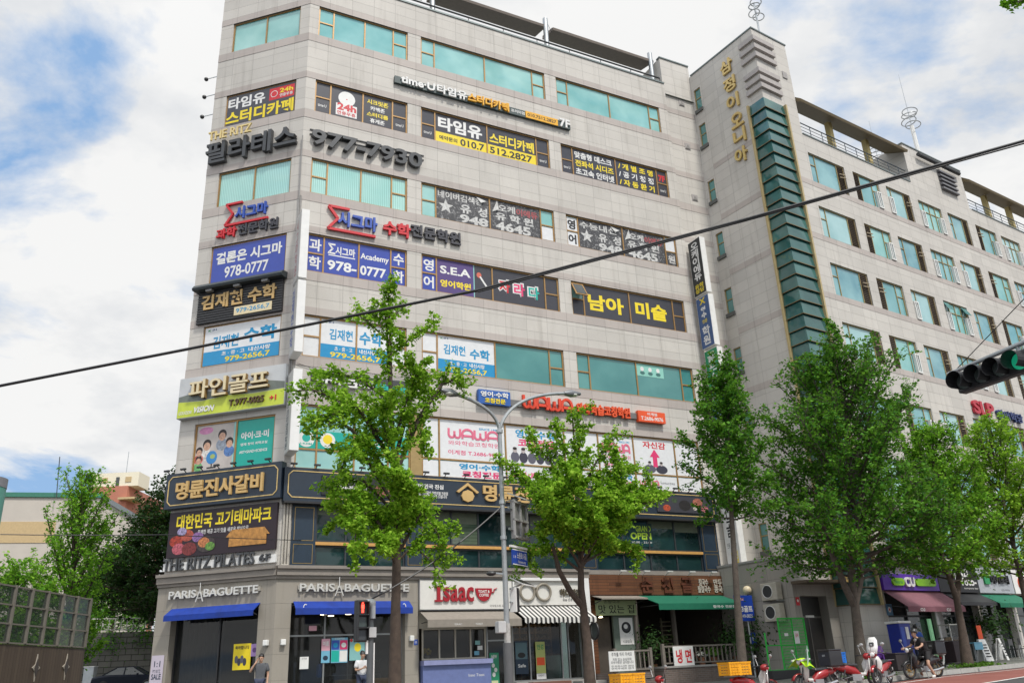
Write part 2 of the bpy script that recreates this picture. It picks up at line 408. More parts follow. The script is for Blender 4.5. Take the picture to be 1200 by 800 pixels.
# third floor band of windows: teal part on the left, board covered part on the right
window(FA, (.40, 8.80, 5.35, 11.53), [.18, .50, .80], {0: .31, 1: .31, 2: .31, 3: .31}, mb, M_bronze, tinted_glass('pale_teal_glass', (.20, .45, .43), (.36, .58, .56)))
MB().fb(FA, 5.35, 8.80, 5.87, 11.53, -.15, -.02).build('pier', mat('ochre_panel', (.33, .23, .09), .5), mb)
window(FA, (5.87, 8.80, 21.05, 11.53), [.055, .27, .475, .53, .60, .735, .90], {i: .31 for i in range(8)}, mb, M_bronze, M_teal)
# second floor restaurant front: navy panels with gold beading, dark windows, gold rail
M_navy = mat('navy_panel', (.014, .03, .052), .42)
M_brass = mat('brass_bead', (.42, .28, .10), .35, .7)
def navy_panel(u0, u1):
    b = MB(); b.fb(FA, u0, 4.98, u1, 7.40, -.2, .05); o = b.build('front_panel', M_navy, mb)
    b = MB()
    for z0, z1 in ((5.08, 5.82), (5.95, 7.25)):
        a, e = u0 + .10, u1 - .10; w = .018
        for q in ((a, z0, a + w, z1), (e - w, z0, e, z1), (a + w, z0, e - w, z0 + w), (a + w, z1 - w, e - w, z1)): b.fb(FA, *q, .05, .062)
    b.build('beading', M_brass, o)
for a, e in ((.42, 1.38), (5.11, 5.95), (13.5, 14.35), (20.45, 21.45)): navy_panel(a, e)
M_olive = tinted_glass('olive_blind_glass', (.05, .075, .055), (.10, .13, .09), .05, 'h', dA)
M_nite = tinted_glass('restaurant_glass', (.006, .016, .018), (.016, .045, .048), .04, spec=.45)
M_slate = mat('slate_frame', (.03, .035, .04), .45)
for a, e, n in ((1.38, 5.11, 3), (5.95, 13.5, 6), (14.35, 20.45, 4)):
    cuts = [i / n for i in range(1, n)]
    pmats = {i: (M_olive if (a == 5.95 and i in (1,)) else M_nite) for i in range(n)}
    window(FA, (a, 5.92, e, 7.40), cuts, {}, mb, M_slate, M_nite, dd=-.1, pane_mats=pmats)
    window(FA, (a, 4.98, e, 5.80), cuts, {}, mb, M_slate, M_nite, dd=-.1)
    MB().fb(FA, a, 5.80, e, 5.92, -.15, .06).build('rail_band', mat('amber_rail', (.55, .30, .09), .4), mb)
    # roller blinds pulled part way down behind the upper panes
    for i in range(n):
        if (i + n) % 3 != 2: MB().fb(FA, a + (e - a) * i / n + .06, 6.85 if i % 2 else 7.0, a + (e - a) * (i + 1) / n - .06, 7.33, -.097, -.092).build('roller_blind', mat('olive_roller', (.10, .12, .085), .7), mb)
# cornice over the ground floor
b = MB()
for z0, z1, d in ((4.5, 4.62, .2), (4.62, 4.86, .28), (4.86, 4.98, .36)):
    b.fb(FA, -.08, z0, 13.7, z1, .0, d); b.fb(FB, -.12, z0, BW + .08, z1, .0, d - .004)
b.fb(FA, 13.7, 4.78, AX, 4.97, .0, .22)
b.build('cornice', mat('cornice_stone', (.23, .205, .18), .7, bump=.2, scale=3), mb)
# drain pipes on the corner
b = MB()
for k, u in enumerate((.10, .22, .33)):
    b.tube([FA.pt(u, 4.98, .09), FA.pt(u, 7.4, .09)], .04, 8)
b.tube([FA.pt(.10, 5.0, .1), FA.pt(.2, 4.98, .14), FA.pt(.33, 5.0, .1)], .045, 8)
b.build('drain_pipe', mat('cream_pipe', (.42, .39, .34), .5), mb, smooth=True)
b = MB(); b.tube([FA.pt(.05, 12.0, .05), FA.pt(.05, 21.3, .05)], .05, 8); b.tube([FA.pt(-.03, 12.0, .08), FA.pt(-.03, 24.5, .08)], .03, 6); b.build('conduit', mat('grey_pipe', (.25, .24, .23), .5), mb, smooth=True)

# roof edge: pergola slabs on steel posts and a pipe rail
rb = thing('roof_canopy', 'long brown roof canopy slabs on silver posts along the parapet', 'canopy', FA.pt(11, 34.5, -1))
M_slab = mat('brown_canopy', (.20, .165, .14), .7)
def slab(u0, u1, z=36.4):
    b = MB(); b.prism([(-1.8, z + .30), (-.48, z - .05), (-.44, z + .10), (-.6, z + .2), (-1.75, z + .52)], lambda d, zz, u: FA.pt(u, zz, d), u0, u1)
    return b.build('canopy_slab', M_slab, rb)
slab(-.3, 6.6); slab(6.9, 13.95); slab(14.45, 21.7)
for u in (.2, 6.75, 13.95, 21.5):
    MB().tube([FA.pt(u, 34.3, -.5), FA.pt(u, 37.0, -.5)], .15, 12).build('post', M_steel, rb, smooth=True)
    MB().tube([FA.pt(u, 37.0, -.5), FA.pt(u + .55, 36.35, -.72)], .012, 4).build('tie_rod', M_dark, rb)
b = MB(); b.tube([FA.pt(.1, 34.95, -.2), FA.pt(21.8, 34.95, -.2)], .05, 8)
for k in range(11): b.tube([FA.pt(.1 + 2.17 * k, 34.5, -.2), FA.pt(.1 + 2.17 * k, 34.95, -.2)], .025, 6)
tag(b.build('roof_rail', M_dark, None, smooth=True, loc=FA.pt(11, 34.5)), 'dark pipe rail along the parapet under the brown roof canopy', 'railing')

# ================================================================== street wing with the stair tower
tb = thing('tower_building', 'long granite wing with a stair tower and glass corner bay', 'building', (22, 46, .3))
ZT = 35.68
C1 = [(.07, 32.95, .60, 34.5), (.07, 30.3, .60, 31.85), (.09, 26.38, .62, 27.8), (.12, 22.72, .66, 24.22), (.14, 19.1, .68, 20.62), (.16, 15.6, .70, 17.0), (.16, 12.0, .7, 13.4), (.10, 6.0, .64, 7.4)]
facade(FC, -.30, CW - 1.03, -.3, ZT, C1, st(FC, 'grey'), tb)
for w in C1:
    window(FC, w, [], {0: .55}, tb, M_gold, M_teal_d, dd=-.1, fw=.05)
    MB().fb(FC, w[0] - .05, w[1] - .22, w[2] + .05, w[1], -.05, .10).build('sill', mat('sill_dark', (.10, .105, .10), .6), tb)
BAYZ0, BAYZ1, BU = 3.0, 30.75, 1.68
facade(FC, CW - 1.03, CW, -.3, BAYZ0, [], st(FC, 'grey'), tb); facade(FC, CW - 1.03, CW, BAYZ1, ZT, [], st(FC, 'grey'), tb)
DP = 29.3           # parapet of the wing
UDW = []
DROWS = [(26.15, 28.12), (22.62, 24.56), (19.04, 21.0), (15.51, 17.46), (11.6, 13.5), (8.2, 10.2), (5.35, 7.4)]
def dcols():
    c = [(3.18, 6.47, 1), (7.29, 9.84, 2)]; u = 10.6; k = 0
    for a, e, t in ((10.6, 13.12, 3), (14.01, 16.62, 4), (17.35, 19.77, 3), (20.72, 23.30, 2), (24.0, 26.5, 4), (27.4, 29.9, 3), (30.7, 33.3, 2)): c.append((a, e, t))
    return c
DL = 36.0
for r, (z0, z1) in enumerate(DROWS):
    for a, e, t in dcols(): UDW.append((a, z0, e, z1))
facade(FD, BU, DL, 4.9, DP, UDW, st(FD, 'grey'), tb)
facade(FD, 0, BU, BAYZ1, ZT, [], st(FD, 'grey'), tb); facade(FD, BU, 3.0, DP, ZT, [], st(FD, 'grey'), tb)
facade(FD, 0, BU, -.3, BAYZ0, [], st(FD, 'grey'), tb)
facade(FD, BU, DL, -.3, 4.9, [(2.2, .0, 6.2, 3.6), (6.6, .0, 9.9, 3.6), (10.2, .0, 13.2, 3.6), (13.6, 0, 17, 3.6), (18, 0, 22, 3.6), (23, 0, 28, 3.6)], st(FD, 'grey'), tb, name='ground_floor_wall', rev=.5)
spd = []
for z0, z1 in DROWS[:5]: spd += [(z0 - .34, z0), ]
for F, u0, u1 in ((FD, BU + .12, DL), (FC, .0, CW - 1.06)):
    if F is FD: stone_band(F, [(u0, a, u1, b2) for a, b2 in spd], st(F, 'pink'), tb, d=.012)
stone_band(FC, [(.75, a, CW - 1.12, b2) for a, b2 in ((28.35, 28.7), (24.9, 25.25), (21.3, 21.65), (17.7, 18.05), (14.2, 14.55))], st(FC, 'pink'), tb, d=.012)
M_winw = [M_teal, tinted_glass('pale_teal_window', (.24, .44, .46), (.38, .58, .60)), tinted_glass('mid_teal_window', (.12, .32, .34), (.22, .45, .48)), tinted_glass('blue_teal_window', (.10, .27, .33), (.24, .45, .48))]
def dwindow(w, t, k):
    u0, z0, u1, z1 = w; W = u1 - u0
    if t == 1: cuts, sp_, lv, cs = [.19, .80], {0: .62}, (.80, 1), ([0] if k % 2 else [])
    elif t == 2: cuts, sp_, lv, cs = [.26, .74], {2: .62}, (0, .26), ([1] if k % 3 else [])
    elif t == 3: cuts, sp_, lv, cs = [.22, .76], {0: .62}, (.76, 1), ([0] if k % 4 else [])
    else: cuts, sp_, lv, cs = [.25, .5, .75], {i: .66 for i in range(4)}, None, [0, 1]
    g = M_winw[(k * 7 + 3) % 4]
    o, xs = window(FD, w, cuts, sp_, tb, M_gold, g, dd=-.13, fw=.05)
    if lv:
        b = MB(); a, e = u0 + lv[0] * W + .04, u0 + lv[1] * W - .04; n = 16
        b.fb(FD, a, z0 + .05, e, z1 - .05, -.12, -.105)
        for i in range(n):
            zz = z0 + .06 + (z1 - z0 - .12) * i / n; b.hexa([FD.pt(a, zz, -.06), FD.pt(e, zz, -.06), FD.pt(e, zz, -.1), FD.pt(a, zz, -.1), FD.pt(a, zz + .05, -.1), FD.pt(e, zz + .05, -.1), FD.pt(e, zz + .05, -.105), FD.pt(a, zz + .05, -.105)])
        b.build('louvre_panel', M_louv, o)
        if k % 3 != 1:
            b = MB(); zz = (z0 + z1) / 2 + .1
            for dz in (0, .22): b.bar(FD.pt(a, zz + dz, .02), FD.pt(e - .1, zz + dz, .10), .05, .04); b.bar(FD.pt(a + .12, zz + dz, -.1), FD.pt(a + .12, zz + dz, .06), .03, .03)
            b.build('bracket', mat('bracket_tan', (.34, .28, .19), .6), o)
    for s_ in cs:
        a = u0 + .04 if s_ == 0 else u1 - .44
        if t == 2: a = u1 - .46
        b = MB(); q0, q1 = z0 + .03, z0 + 1.18; e = a + .42; w_ = .065
        for q in ((a, q0, a + w_, q1), (e - w_, q0, e, q1), (a + w_, q0, e - w_, q0 + w_), (a + w_, q1 - w_, e - w_, q1), (a + .17, q0 + w_, a + .22, q1 - w_)): b.fb(FD, *q, -.10, .07)
        b.build('casement', M_white, o)
    if t == 4 and k % 3 == 2:
        b = MB()
        for a in (u0 + .03, u1 - .63): b.hexa([FD.pt(a, z1 - .62, .22), FD.pt(a + .6, z1 - .62, .22), FD.pt(a + .6, z1 - .62, .19), FD.pt(a, z1 - .62, .19), FD.pt(a, z1 - .08, -.04), FD.pt(a + .6, z1 - .08, -.04), FD.pt(a + .6, z1 - .08, -.07), FD.pt(a, z1 - .08, -.07)])
        b.build('open_sash', M_teal_d, o)
k = 0
for r, (z0, z1) in enumerate(DROWS):
    for a, e, t in dcols(): dwindow((a, z0, e, z1), t, k + r); k += 1
# glass bay wrapped round the corner: overlapping tilted panes held in gold bars
bay = MB(); bars = MB(); n = 37; hh = (BAYZ1 - BAYZ0) / n
def corner_pts(z, d):
    a = FC.pt(CW - 1.0, z, d); e = FD.pt(BU, z, d)
    q = TOW + nC * d + nD * d * 1.0
    # outer corner point: intersection of both offset faces
    q = TOW + (nC + nD) * d
    return a, Vector((q.x, q.y, z)), e
for i in range(n):
    z0 = BAYZ0 + i * hh; z1 = z0 + hh
    a0, c0, e0 = corner_pts(z0 + .035, .085); a1, c1, e1 = corner_pts(z1, .0)
    bay.face([a0, c0, c1, a1]); bay.face([c0, e0, e1, c1])
    b0, d0, f0 = corner_pts(z0 + .035, .0); bay.face([a0, b0, d0, c0]); bay.face([c0, d0, f0, e0])
    p0, q0, r0 = corner_pts(z0 + .03, .085); bars.bar(p0, q0, .035, .045); bars.bar(q0, r0, .035, .045)
o = bay.build('corner_glass', tinted_glass('corner_glass', (.012, .075, .07), (.05, .15, .14), .05), tb); bars.build('glazing_bars', mat('bay_bar', (.15, .12, .06), .5, .2), o)
b = MB(); b.fb(FC, CW - 1.12, BAYZ0, CW - 1.0, BAYZ1, -.1, .19); b.fb(FD, BU, BAYZ0, BU + .12, BAYZ1, -.1, .19); b.build('bay_jamb', mat('bay_jamb', (.42, .33, .16), .5), tb)
# stone fins round the tower head
b = MB()
for z in (34.75, 34.15, 33.55, 32.45, 31.9, 31.35):
    for da, dz in ((.13, 0),):
        a, c, e = corner_pts(z, 0); a2, c2, e2 = corner_pts(z, .16); a3, c3, e3 = corner_pts(z + .3, .16); a4, c4, e4 = corner_pts(z + .42, 0)
        for l, r_ in (((a, a2, a3, a4), (c, c2, c3, c4)), ((c, c2, c3, c4), (e, e2, e3, e4))):
            b.face([l[1], r_[1], r_[2], l[2]]); b.face([l[0], r_[0], r_[1], l[1]]); b.face([l[2], r_[2], r_[3], l[3]])
        b.face([a, a2, a3, a4]); b.face([e, e4, e3, e2])
b.build('stone_fin', mat('fin_stone', (.38, .35, .335), .6, bump=.2), tb)
MB().fb(FD, 2.2, 33.0, 2.6, 33.45, 0, .05).build('vent_plate', mat('vent_grey', (.33, .31, .30), .6), tb)
# tower back/top, wing roof
b = MB()
T3 = FD.pt(3.0, 0); 
bq = [FC.pt(0, 0), Vector((TOW.x, TOW.y, 0)), T3, T3 - Vector((nD.x, nD.y, 0)) * 8, FC.pt(0, 0) - Vector((nD.x, nD.y, 0)) * 4]
b.face([P(q, ZT) for q in bq]); b.face([P(T3, DP - 1), P(bq[3], DP - 1), P(bq[3], ZT), P(T3, ZT)]); b.face([P(bq[3], DP - 1), P(bq[4], DP - 1), P(bq[4], ZT), P(bq[3], ZT)]); b.face([P(bq[4], 30), P(bq[0], 30), P(bq[0], ZT), P(bq[4], ZT)])
b.build('tower_top', st(FD, 'grey'), tb)
b = MB(); b.fb(FC, 0, ZT, CW + .05, ZT + .09, -.3, .05); b.fb(FD, .0, ZT, 3.05, ZT + .09, -.3, .05); b.build('coping', MATS['coping_metal'], tb)
e1 = FD.pt(DL, 0); e2 = FD.pt(DL, 0, -14); e0 = FD.pt(0, 0, -14)
b = MB(); b.face([P(TOW, DP - .3), P(e1, DP - .3), P(e2, DP - .3), P(e0, DP - .3)]); b.build('roof', M_roof, tb)
b = MB(); b.face([P(e1, -.3), P(e2, -.3), P(e2, DP), P(e1, DP)]); b.face([P(e2, -.3), P(e0, -.3), P(e0, DP), P(e2, DP)]); b.build('rear_wall', st(FD, 'grey'), tb)
for u0_, u1_ in ((3.05, 13.6), (20.9, DL)): MB().fb(FD, u0_, DP, u1_, DP + .08, -.3, .04).build('coping', MATS['coping_metal'], tb)
# lift head between the two roof terraces, with louvres
PH = 32.3
facade(FD, 13.75, 20.6, DP, PH, [], st(FD, 'grey'), tb, name='lift_head', d=0)
b = MB(); z = PH
b.face([FD.pt(13.75, DP, 0), FD.pt(13.75, PH, 0), FD.pt(13.75, PH, -4), FD.pt(13.75, DP, -4)]); b.face([FD.pt(20.6, DP, 0), FD.pt(20.6, DP, -4), FD.pt(20.6, PH, -4), FD.pt(20.6, PH, 0)]); b.face([FD.pt(13.75, PH, 0), FD.pt(20.6, PH, 0), FD.pt(20.6, PH, -4), FD.pt(13.75, PH, -4)])
b.build('lift_head_side', st(FD, 'grey'), tb)
MB().fb(FD, 13.7, PH, 20.65, PH + .08, -.3, .05).build('coping', MATS['coping_metal'], tb)
b = MB()
for i in range(5): b.hexa([FD.pt(17.4, 29.9 + .33 * i, .22), FD.pt(19.3, 29.9 + .33 * i, .22), FD.pt(19.3, 29.9 + .33 * i, 0), FD.pt(17.4, 29.9 + .33 * i, 0), FD.pt(17.4, 30.05 + .33 * i, .2), FD.pt(19.3, 30.05 + .33 * i, .2), FD.pt(19.3, 30.15 + .33 * i, 0), FD.pt(17.4, 30.15 + .33 * i, 0)])
b.build('louvre', mat('louvre_grey', (.13, .13, .14), .5), tb)
MB().tube([FD.pt(15.0, 31.75, .25), FD.pt(17.4, 31.75, .25)], .13, 10).build('duct', M_dark, tb); MB().tube([FD.pt(17.7, 31.75, .25), FD.pt(19.9, 31.75, .25)], .13, 10).build('duct', M_dark, tb)
# set-back upper block far right
b = MB()
def blk(F, u0, u1, z0, z1, d0, d1): b.fb(F, u0, z0, u1, z1, d0, d1)
blk(FD, 21.2, 40, DP - .3, 34.2, -12, -4.2)
b.build('upper_block', st(FD, 'grey'), tb)
window(Frame(FD.o - nD * 4.2, dD, nD), (24.2, 30.6, 25.0, 32.2), [], {0: .5}, tb, M_gold, M_teal_d, dd=.03)
# eaves of the terraces on yellow posts, with railings
M_eave = mat('olive_eave', (.16, .12, .062), .65); M_post = mat('yellow_post', (.50, .40, .17), .55)
def terrace(u0, u1, posts, lab):
    t = thing('roof_canopy', lab, 'canopy', FD.pt((u0 + u1) / 2, DP, -1))
    b = MB(); b.prism([(-1.2, 32.2), (.28, 31.45), (.34, 31.6), (-.1, 32.0), (-1.15, 32.5)], lambda d, zz, u: FD.pt(u, zz, d), u0, u1); b.build('canopy_slab', M_eave, t)
    for u in posts: MB().fb(FD, u, DP + .0, u + .32, 31.75, -.75, -.43).build('post', M_post, t)
    b = MB()
    for z in (DP + .25, DP + .5, DP + .75): b.tube([FD.pt(u0, z, -.2), FD.pt(u1, z, -.2)], .018, 6)
    b.tube([FD.pt(u0, DP + 1.0, -.2), FD.pt(u1, DP + 1.0, -.2)], .035, 6)
    k = 0
    while u0 + k * 1.1 < u1: b.tube([FD.pt(u0 + k * 1.1, DP, -.2), FD.pt(u0 + k * 1.1, DP + 1.0, -.2)], .022, 6); k += 1
    tag(b.build('roof_rail', mat('rail_blue_grey', (.09, .11, .13), .5, .4), None, loc=FD.pt((u0 + u1) / 2, DP)), 'blue grey railing ' + ('beside the stair tower under the olive roof canopy' if u0 < 10 else 'at far right roof terrace beyond the louvred lift head'), 'railing')
terrace(3.05, 13.7, (6.6, 10.3), 'olive roof canopy on yellow posts beside the stair tower')
terrace(20.95, 35.5, (24.3, 27.6, 31), 'second olive roof canopy on yellow posts, beyond the louvred lift head')
b = MB()
for z0, z1, d in ((4.86, 5.0, .25), (5.0, 5.14, .36)): b.fb(FD, BU + .12, z0, DL, z1, 0, d)
b.build('cornice', mat('brown_cornice', (.09, .075, .06), .6), tb)
# entry block standing in the notch between the two fronts
eb = thing('entrance_block', 'low stone entrance block with steel door in the notch between the buildings', 'entrance', FC.pt(4, 0, .5))
# entry block
b = MB(); b.fb(FD, -2.95, -.3, -.0, 4.0, -5.3, -1.0); b.fb(FD, -2.95, 4.0, -.0, 5.15, -5.3, -1.0)
b = MB()
facade(Frame(FD.o - nD * 1.0, dD, nD), -2.95, -.02, -.3, 4.0, [(-2.55, .45, -.72, 3.47)], st(FD, 'dark'), eb, rev=.5)
Fs = Frame(FD.pt(-2.95, 0, -5.3).xy, nD, -dD)
facade(Fs, 0, 4.3, -.3, 5.15, [], st(FC, 'dark'), eb)
facade(Frame(FD.o - nD * 1.0, dD, nD), -2.95, -.02, 4.0, 5.15, [], st(FD, 'grey'), eb, name='front_band')
FE = Frame(FD.o - nD * 1.0, dD, nD)
MB().hexa([FE.pt(-3.0, 5.15, .06), FE.pt(0, 5.15, .06), FE.pt(0, 5.15, -4.3), FE.pt(-3.0, 5.15, -4.3), FE.pt(-3.0, 5.25, .06), FE.pt(0, 5.25, .06), FE.pt(0, 5.25, -4.3), FE.pt(-3.0, 5.25, -4.3)]).build('roof', M_concrete, eb)
for u in (-2.5, -1.65, -.8):
    MB().fb(FE, u - .2, 4.42, u + .2, 4.88, 0, .03).build('vent_plate', MATS['vent_grey'], eb)
    MB().prism([(u - .13, 4.5), (u + .13, 4.5), (u, 4.8)], FE.pt, .03, .06).build('vent_hood', MATS['vent_grey_dark'], eb)
MB().hexa([FE.pt(-3.0, 3.95, .9), FE.pt(0.1, 4.0, .9), FE.pt(.1, 4.0, 0), FE.pt(-3.0, 3.95, 0), FE.pt(-3.0, 4.06, .9), FE.pt(.1, 4.12, .9), FE.pt(.1, 4.14, 0), FE.pt(-3.0, 4.08, 0)]).build('canopy', mat('entrance_canopy', (.10, .075, .05), .6), eb)
b = MB(); b.fb(FE, -2.55, .45, -.72, 3.47, -.52, -.45); dr = b.build('door', mat('steel_door', (.045, .042, .04), .35, .4), eb)
b = MB(); b.fb(FE, -2.5, 2.55, -.78, 2.63, -.45, -.42); b.fb(FE, -1.66, .45, -1.6, 2.55, -.45, -.43); b.build('door_rail', mat('door_rail', (.16, .15, .14), .4, .5), dr)
MB().fb(FE, -1.85, 2.57, -1.3, 2.66, -.42, -.38).build('door_closer', M_white, dr)
b = MB(); b.fb(FE, -2.8, .3, -.3, .45, 0, .8); b.fb(FE, -2.9, .12, -.1, .3, 0, 1.15); b.build('step', M_concrete, eb)

# ================================================================== lettering
def pc(r, g, b, k=.80): return tuple(c * k for c in sRGB(r, g, b))
def pm(name, r, g, b, rough=.5): return mat('print_' + name, pc(r, g, b), rough, var=.06, scale=3)
_raw = {}
def raw(s, bold):
    key = (s, bold)
    if key not in _raw:
        cu = bpy.data.curves.new('t', 'FONT'); cu.body = s; cu.resolution_u = 3; cu.offset = bold; cu.align_x = 'CENTER'; cu.space_line = .95
        o = bpy.data.objects.new('t', cu); me = o.to_mesh(); me.calc_loop_triangles()
        v = [(a.co.x, a.co.y) for a in me.vertices]; f = [tuple(p.vertices) for p in me.polygons]
        from collections import Counter
        c = Counter(); 
        for p in f:
            for i in range(len(p)): c[(p[i], p[(i + 1) % len(p)])] += 1
        e = [k for k in c if (k[1], k[0]) not in c]
        o.to_mesh_clear(); bpy.data.objects.remove(o); bpy.data.curves.remove(cu); _raw[key] = (v, f, e)
    return _raw[key]
def txt(s, F, box, d, m, parent, bold=.018, ext=0.0, name='lettering', italic=0.0, slope=0.0):
    v, f, e = raw(s, bold)
    if not v: return
    x0 = min(a for a, _ in v); x1 = max(a for a, _ in v); y0 = min(a for _, a in v); y1 = max(a for _, a in v)
    u0, z0, u1, z1 = box; sx = (u1 - u0 - italic * (z1 - z0)) / (x1 - x0); sy = (z1 - z0) / (y1 - y0)
    b = MB(); n = len(v)
    def M(x, y, dd):
        z = z0 + (y - y0) * sy; u = u0 + (x - x0) * sx + italic * (z - z0); return F.pt(u, z + slope * (u - u0), dd)
    b.v = [M(x, y, d + ext) for x, y in v]; b.f = list(f)
    if ext:
        b.v += [M(x, y, d) for x, y in v]; b.f += [(j, i, i + n, j + n) for i, j in e]
    return b.build(name, m, parent)
def sb(box, l, t, r, b):
    u0, z0, u1, z1 = box; return (u0 + l * (u1 - u0), z1 - b * (z1 - z0), u0 + r * (u1 - u0), z1 - t * (z1 - z0))
W_ = pm('white', 240, 240, 238); K_ = pm('black', 28, 28, 32); Y_ = pm('yellow', 252, 226, 40); RD = pm('red', 214, 40, 52); BL_ = pm('blue', 52, 88, 184); CY = pm('cyan', 24, 152, 205)
TE = pm('teal', 20, 182, 166); PK = pm('pink', 232, 60, 120); GY = pm('charcoal', 62, 62, 70); GO = pm('gold', 214, 178, 116); CR = pm('cream', 236, 220, 180); OR = pm('orange', 240, 90, 40); NV = pm('navy', 30, 52, 74)
def sign(name, label, cat, F, box, d0, d1, bm_, texts, group=None, ext=0.0, frame=None):
    """a board with lettering; texts = (string, (l,t,r,b), material, bold[, extrude])"""
    c = F.pt((box[0] + box[2]) / 2, box[1], d0); t = thing(name, label, cat, c, group)
    MB().fb(F, *box[:2], box[2], box[3], d0, d1).build('board', bm_, t)
    for q in texts:
        s, r, m = q[:3]; bo = q[3] if len(q) > 3 else .018; ex = q[4] if len(q) > 4 else ext
        if s[:1] == '#':       # plain patch: rectangle
            MB().fb(F, *sb(box, *r), d1, d1 + .012 + ex).build('colour_panel', m, t)
        else: txt(s, F, sb(box, *r), d1 + .004 + (q[5] if len(q) > 5 else 0), m, t, bo, ex)
    return t
def letters(name, label, cat, F, items, d=.0, ext=.12, group=None, rail=None):
    box = items[0][1]; t = thing(name, label, cat, F.pt((box[0] + box[2]) / 2, box[1], d), group)
    for q in items: txt(q[0], F, q[1], d + (q[5] if len(q) > 5 else .03), q[2], t, q[3] if len(q) > 3 else .02, q[4] if len(q) > 4 else ext)
    for r in rail or (): MB().fb(F, *r[:4], d, d + r[4]).build('mounting_rail', r[5] if len(r) > 5 else M_dark, t)
    return t
FW = .036
def film(r, c, label, parts, F=None, name='window_sign', group=None):
    """vinyl on the glass: parts = (first bay, last bay, z0f, z1f, material, [texts])"""
    o, xs = WN[r, c]; F = F or (FB if c == 3 else FA); z0, z1 = RA[r]; z0 += .07; z1 -= .07
    t = thing(name, label, 'window sign', F.pt((xs[0] + xs[-1]) / 2, z0, -.1), group)
    fo = .052 if c == 3 else 0.0      # on the chamfered end the sheet is stretched over the middle bar
    for a, e, f0, f1, m, tx in parts:
        b = MB()
        if c == 3: b.fb(F, xs[0] + .072, z0 + (z1 - z0) * f0, xs[-1] - .072, z0 + (z1 - z0) * f1, -.072, -.112 + fo)
        for k in range(a, e + 1) if c != 3 else ():
            l = xs[k] + (.072 if k == 0 else FW); q = xs[k + 1] - (.072 if k == len(xs) - 2 else FW)
            b.fb(F, l, z0 + (z1 - z0) * f0, q, z0 + (z1 - z0) * f1, -.118, -.112)
        b.build('film', m, t)
        bx = (xs[a] + .04, z0 + (z1 - z0) * f0, xs[e + 1] - .04, z0 + (z1 - z0) * f1)
        for q in tx:
            if q[0][:1] == '#': MB().fb(F, *sb(bx, *q[1]), -.112 + fo, -.1105 + fo).build('colour_panel', q[2], t)
            elif q[0] == '@disc':
                u, z, rr = q[1]; cu = bx[0] + u * (bx[2] - bx[0]); cz = bx[3] - z * (bx[3] - bx[1])
                MB().disc(F.pt(cu, cz, -.1095 + fo + .0004 * len(t.children)), F.pt(0, 0, 1) - F.pt(0, 0, 0), rr, 24).build('emblem', q[2], t)
            else: txt(q[0], F, sb(bx, *q[1]), -.106 + fo, q[2], t, q[3] if len(q) > 3 else .02)
    return t
FILMK = mat('film_charcoal', pc(66, 66, 74), .3, var=.1)
FILMB = mat('film_blue', pc(58, 80, 176), .3, var=.08)
FILMW = mat('film_white', pc(236, 238, 240), .35, var=.06)
FILMC = mat('film_cyan', pc(28, 150, 206), .3, var=.06)

# ---- chamfered end (left face), top to bottom
film(1, 3, 'black window sign with study cafe lettering and a red clock badge on the chamfered end', [
    (0, 1, 0, 1, FILMK, [('타임유', (.02, .08, .56, .47), W_, .035), ('스터디카페', (.0, .53, .98, .98), Y_, .035), ('#', (.62, .06, .98, .46), RD), ('24h', (.77, .12, .96, .27), Y_, .03), ('연중무휴', (.77, .30, .96, .41), W_, .02), ('@disc', (.69, .26, .19), W_), ('@disc', (.69, .26, .16), RD)])])
M_let = mat('charcoal_channel_letter', (.055, .058, .062), .4, .2)
bx = (0.08, 23.93, 4.83, 25.30)
letters('letter_sign', 'raised charcoal pilates letters with cream English line on the chamfered end', 'letter sign', FB, [
    ('필라테스', (.0, 23.95, 4.85, 25.15), M_let, .024, .22), ('THE RITZ', (.15, 25.2, 2.5, 25.68), mat('cream_letter', pc(238, 215, 150), .45), .012, .08, .28)], rail=[(0.05, 24.4, 4.8, 24.46, .05)])
t = letters('letter_sign', 'blue and red sigma science academy letters on the chamfered end', 'letter sign', FB, [
    ('시그마', (1.85, 20.68, 3.55, 21.32), BL_, .03, .1), ('과학', (.95, 19.8, 2.0, 20.32), RD, .03, .1), ('전문학원', (2.08, 19.8, 4.15, 20.36), GY, .03, .1)])
def sigma(F, u0, z0, u1, z1, w, d, m, t, tail):
    b = MB(); s = [(u1, z1), (u0, z1), (u0 + .42 * (u1 - u0) * 1.1, (z0 + z1) / 2), (u0, z0), (tail, z0)]
    for p, q in zip(s, s[1:]): b.bar(F.pt(*p, d), F.pt(*q, d), .1, w, up=F.pt(0, 1, 0) - F.pt(0, 0, 0) if p[1] != q[1] else (0, 0, 1))
    b.build('sigma_mark', m, t)
sigma(FB, 1.35, 20.45, 2.2, 21.55, .10, .08, RD, t, 3.6)
film(3, 3, 'blue window sign with white sigma slogan and phone number on the chamfered end', [
    (0, 1, 0, 1, FILMB, [('결론은 시그마', (.06, .16, .95, .50), W_, .035), ('978-0777', (.19, .60, .78, .92), W_, .02)])])
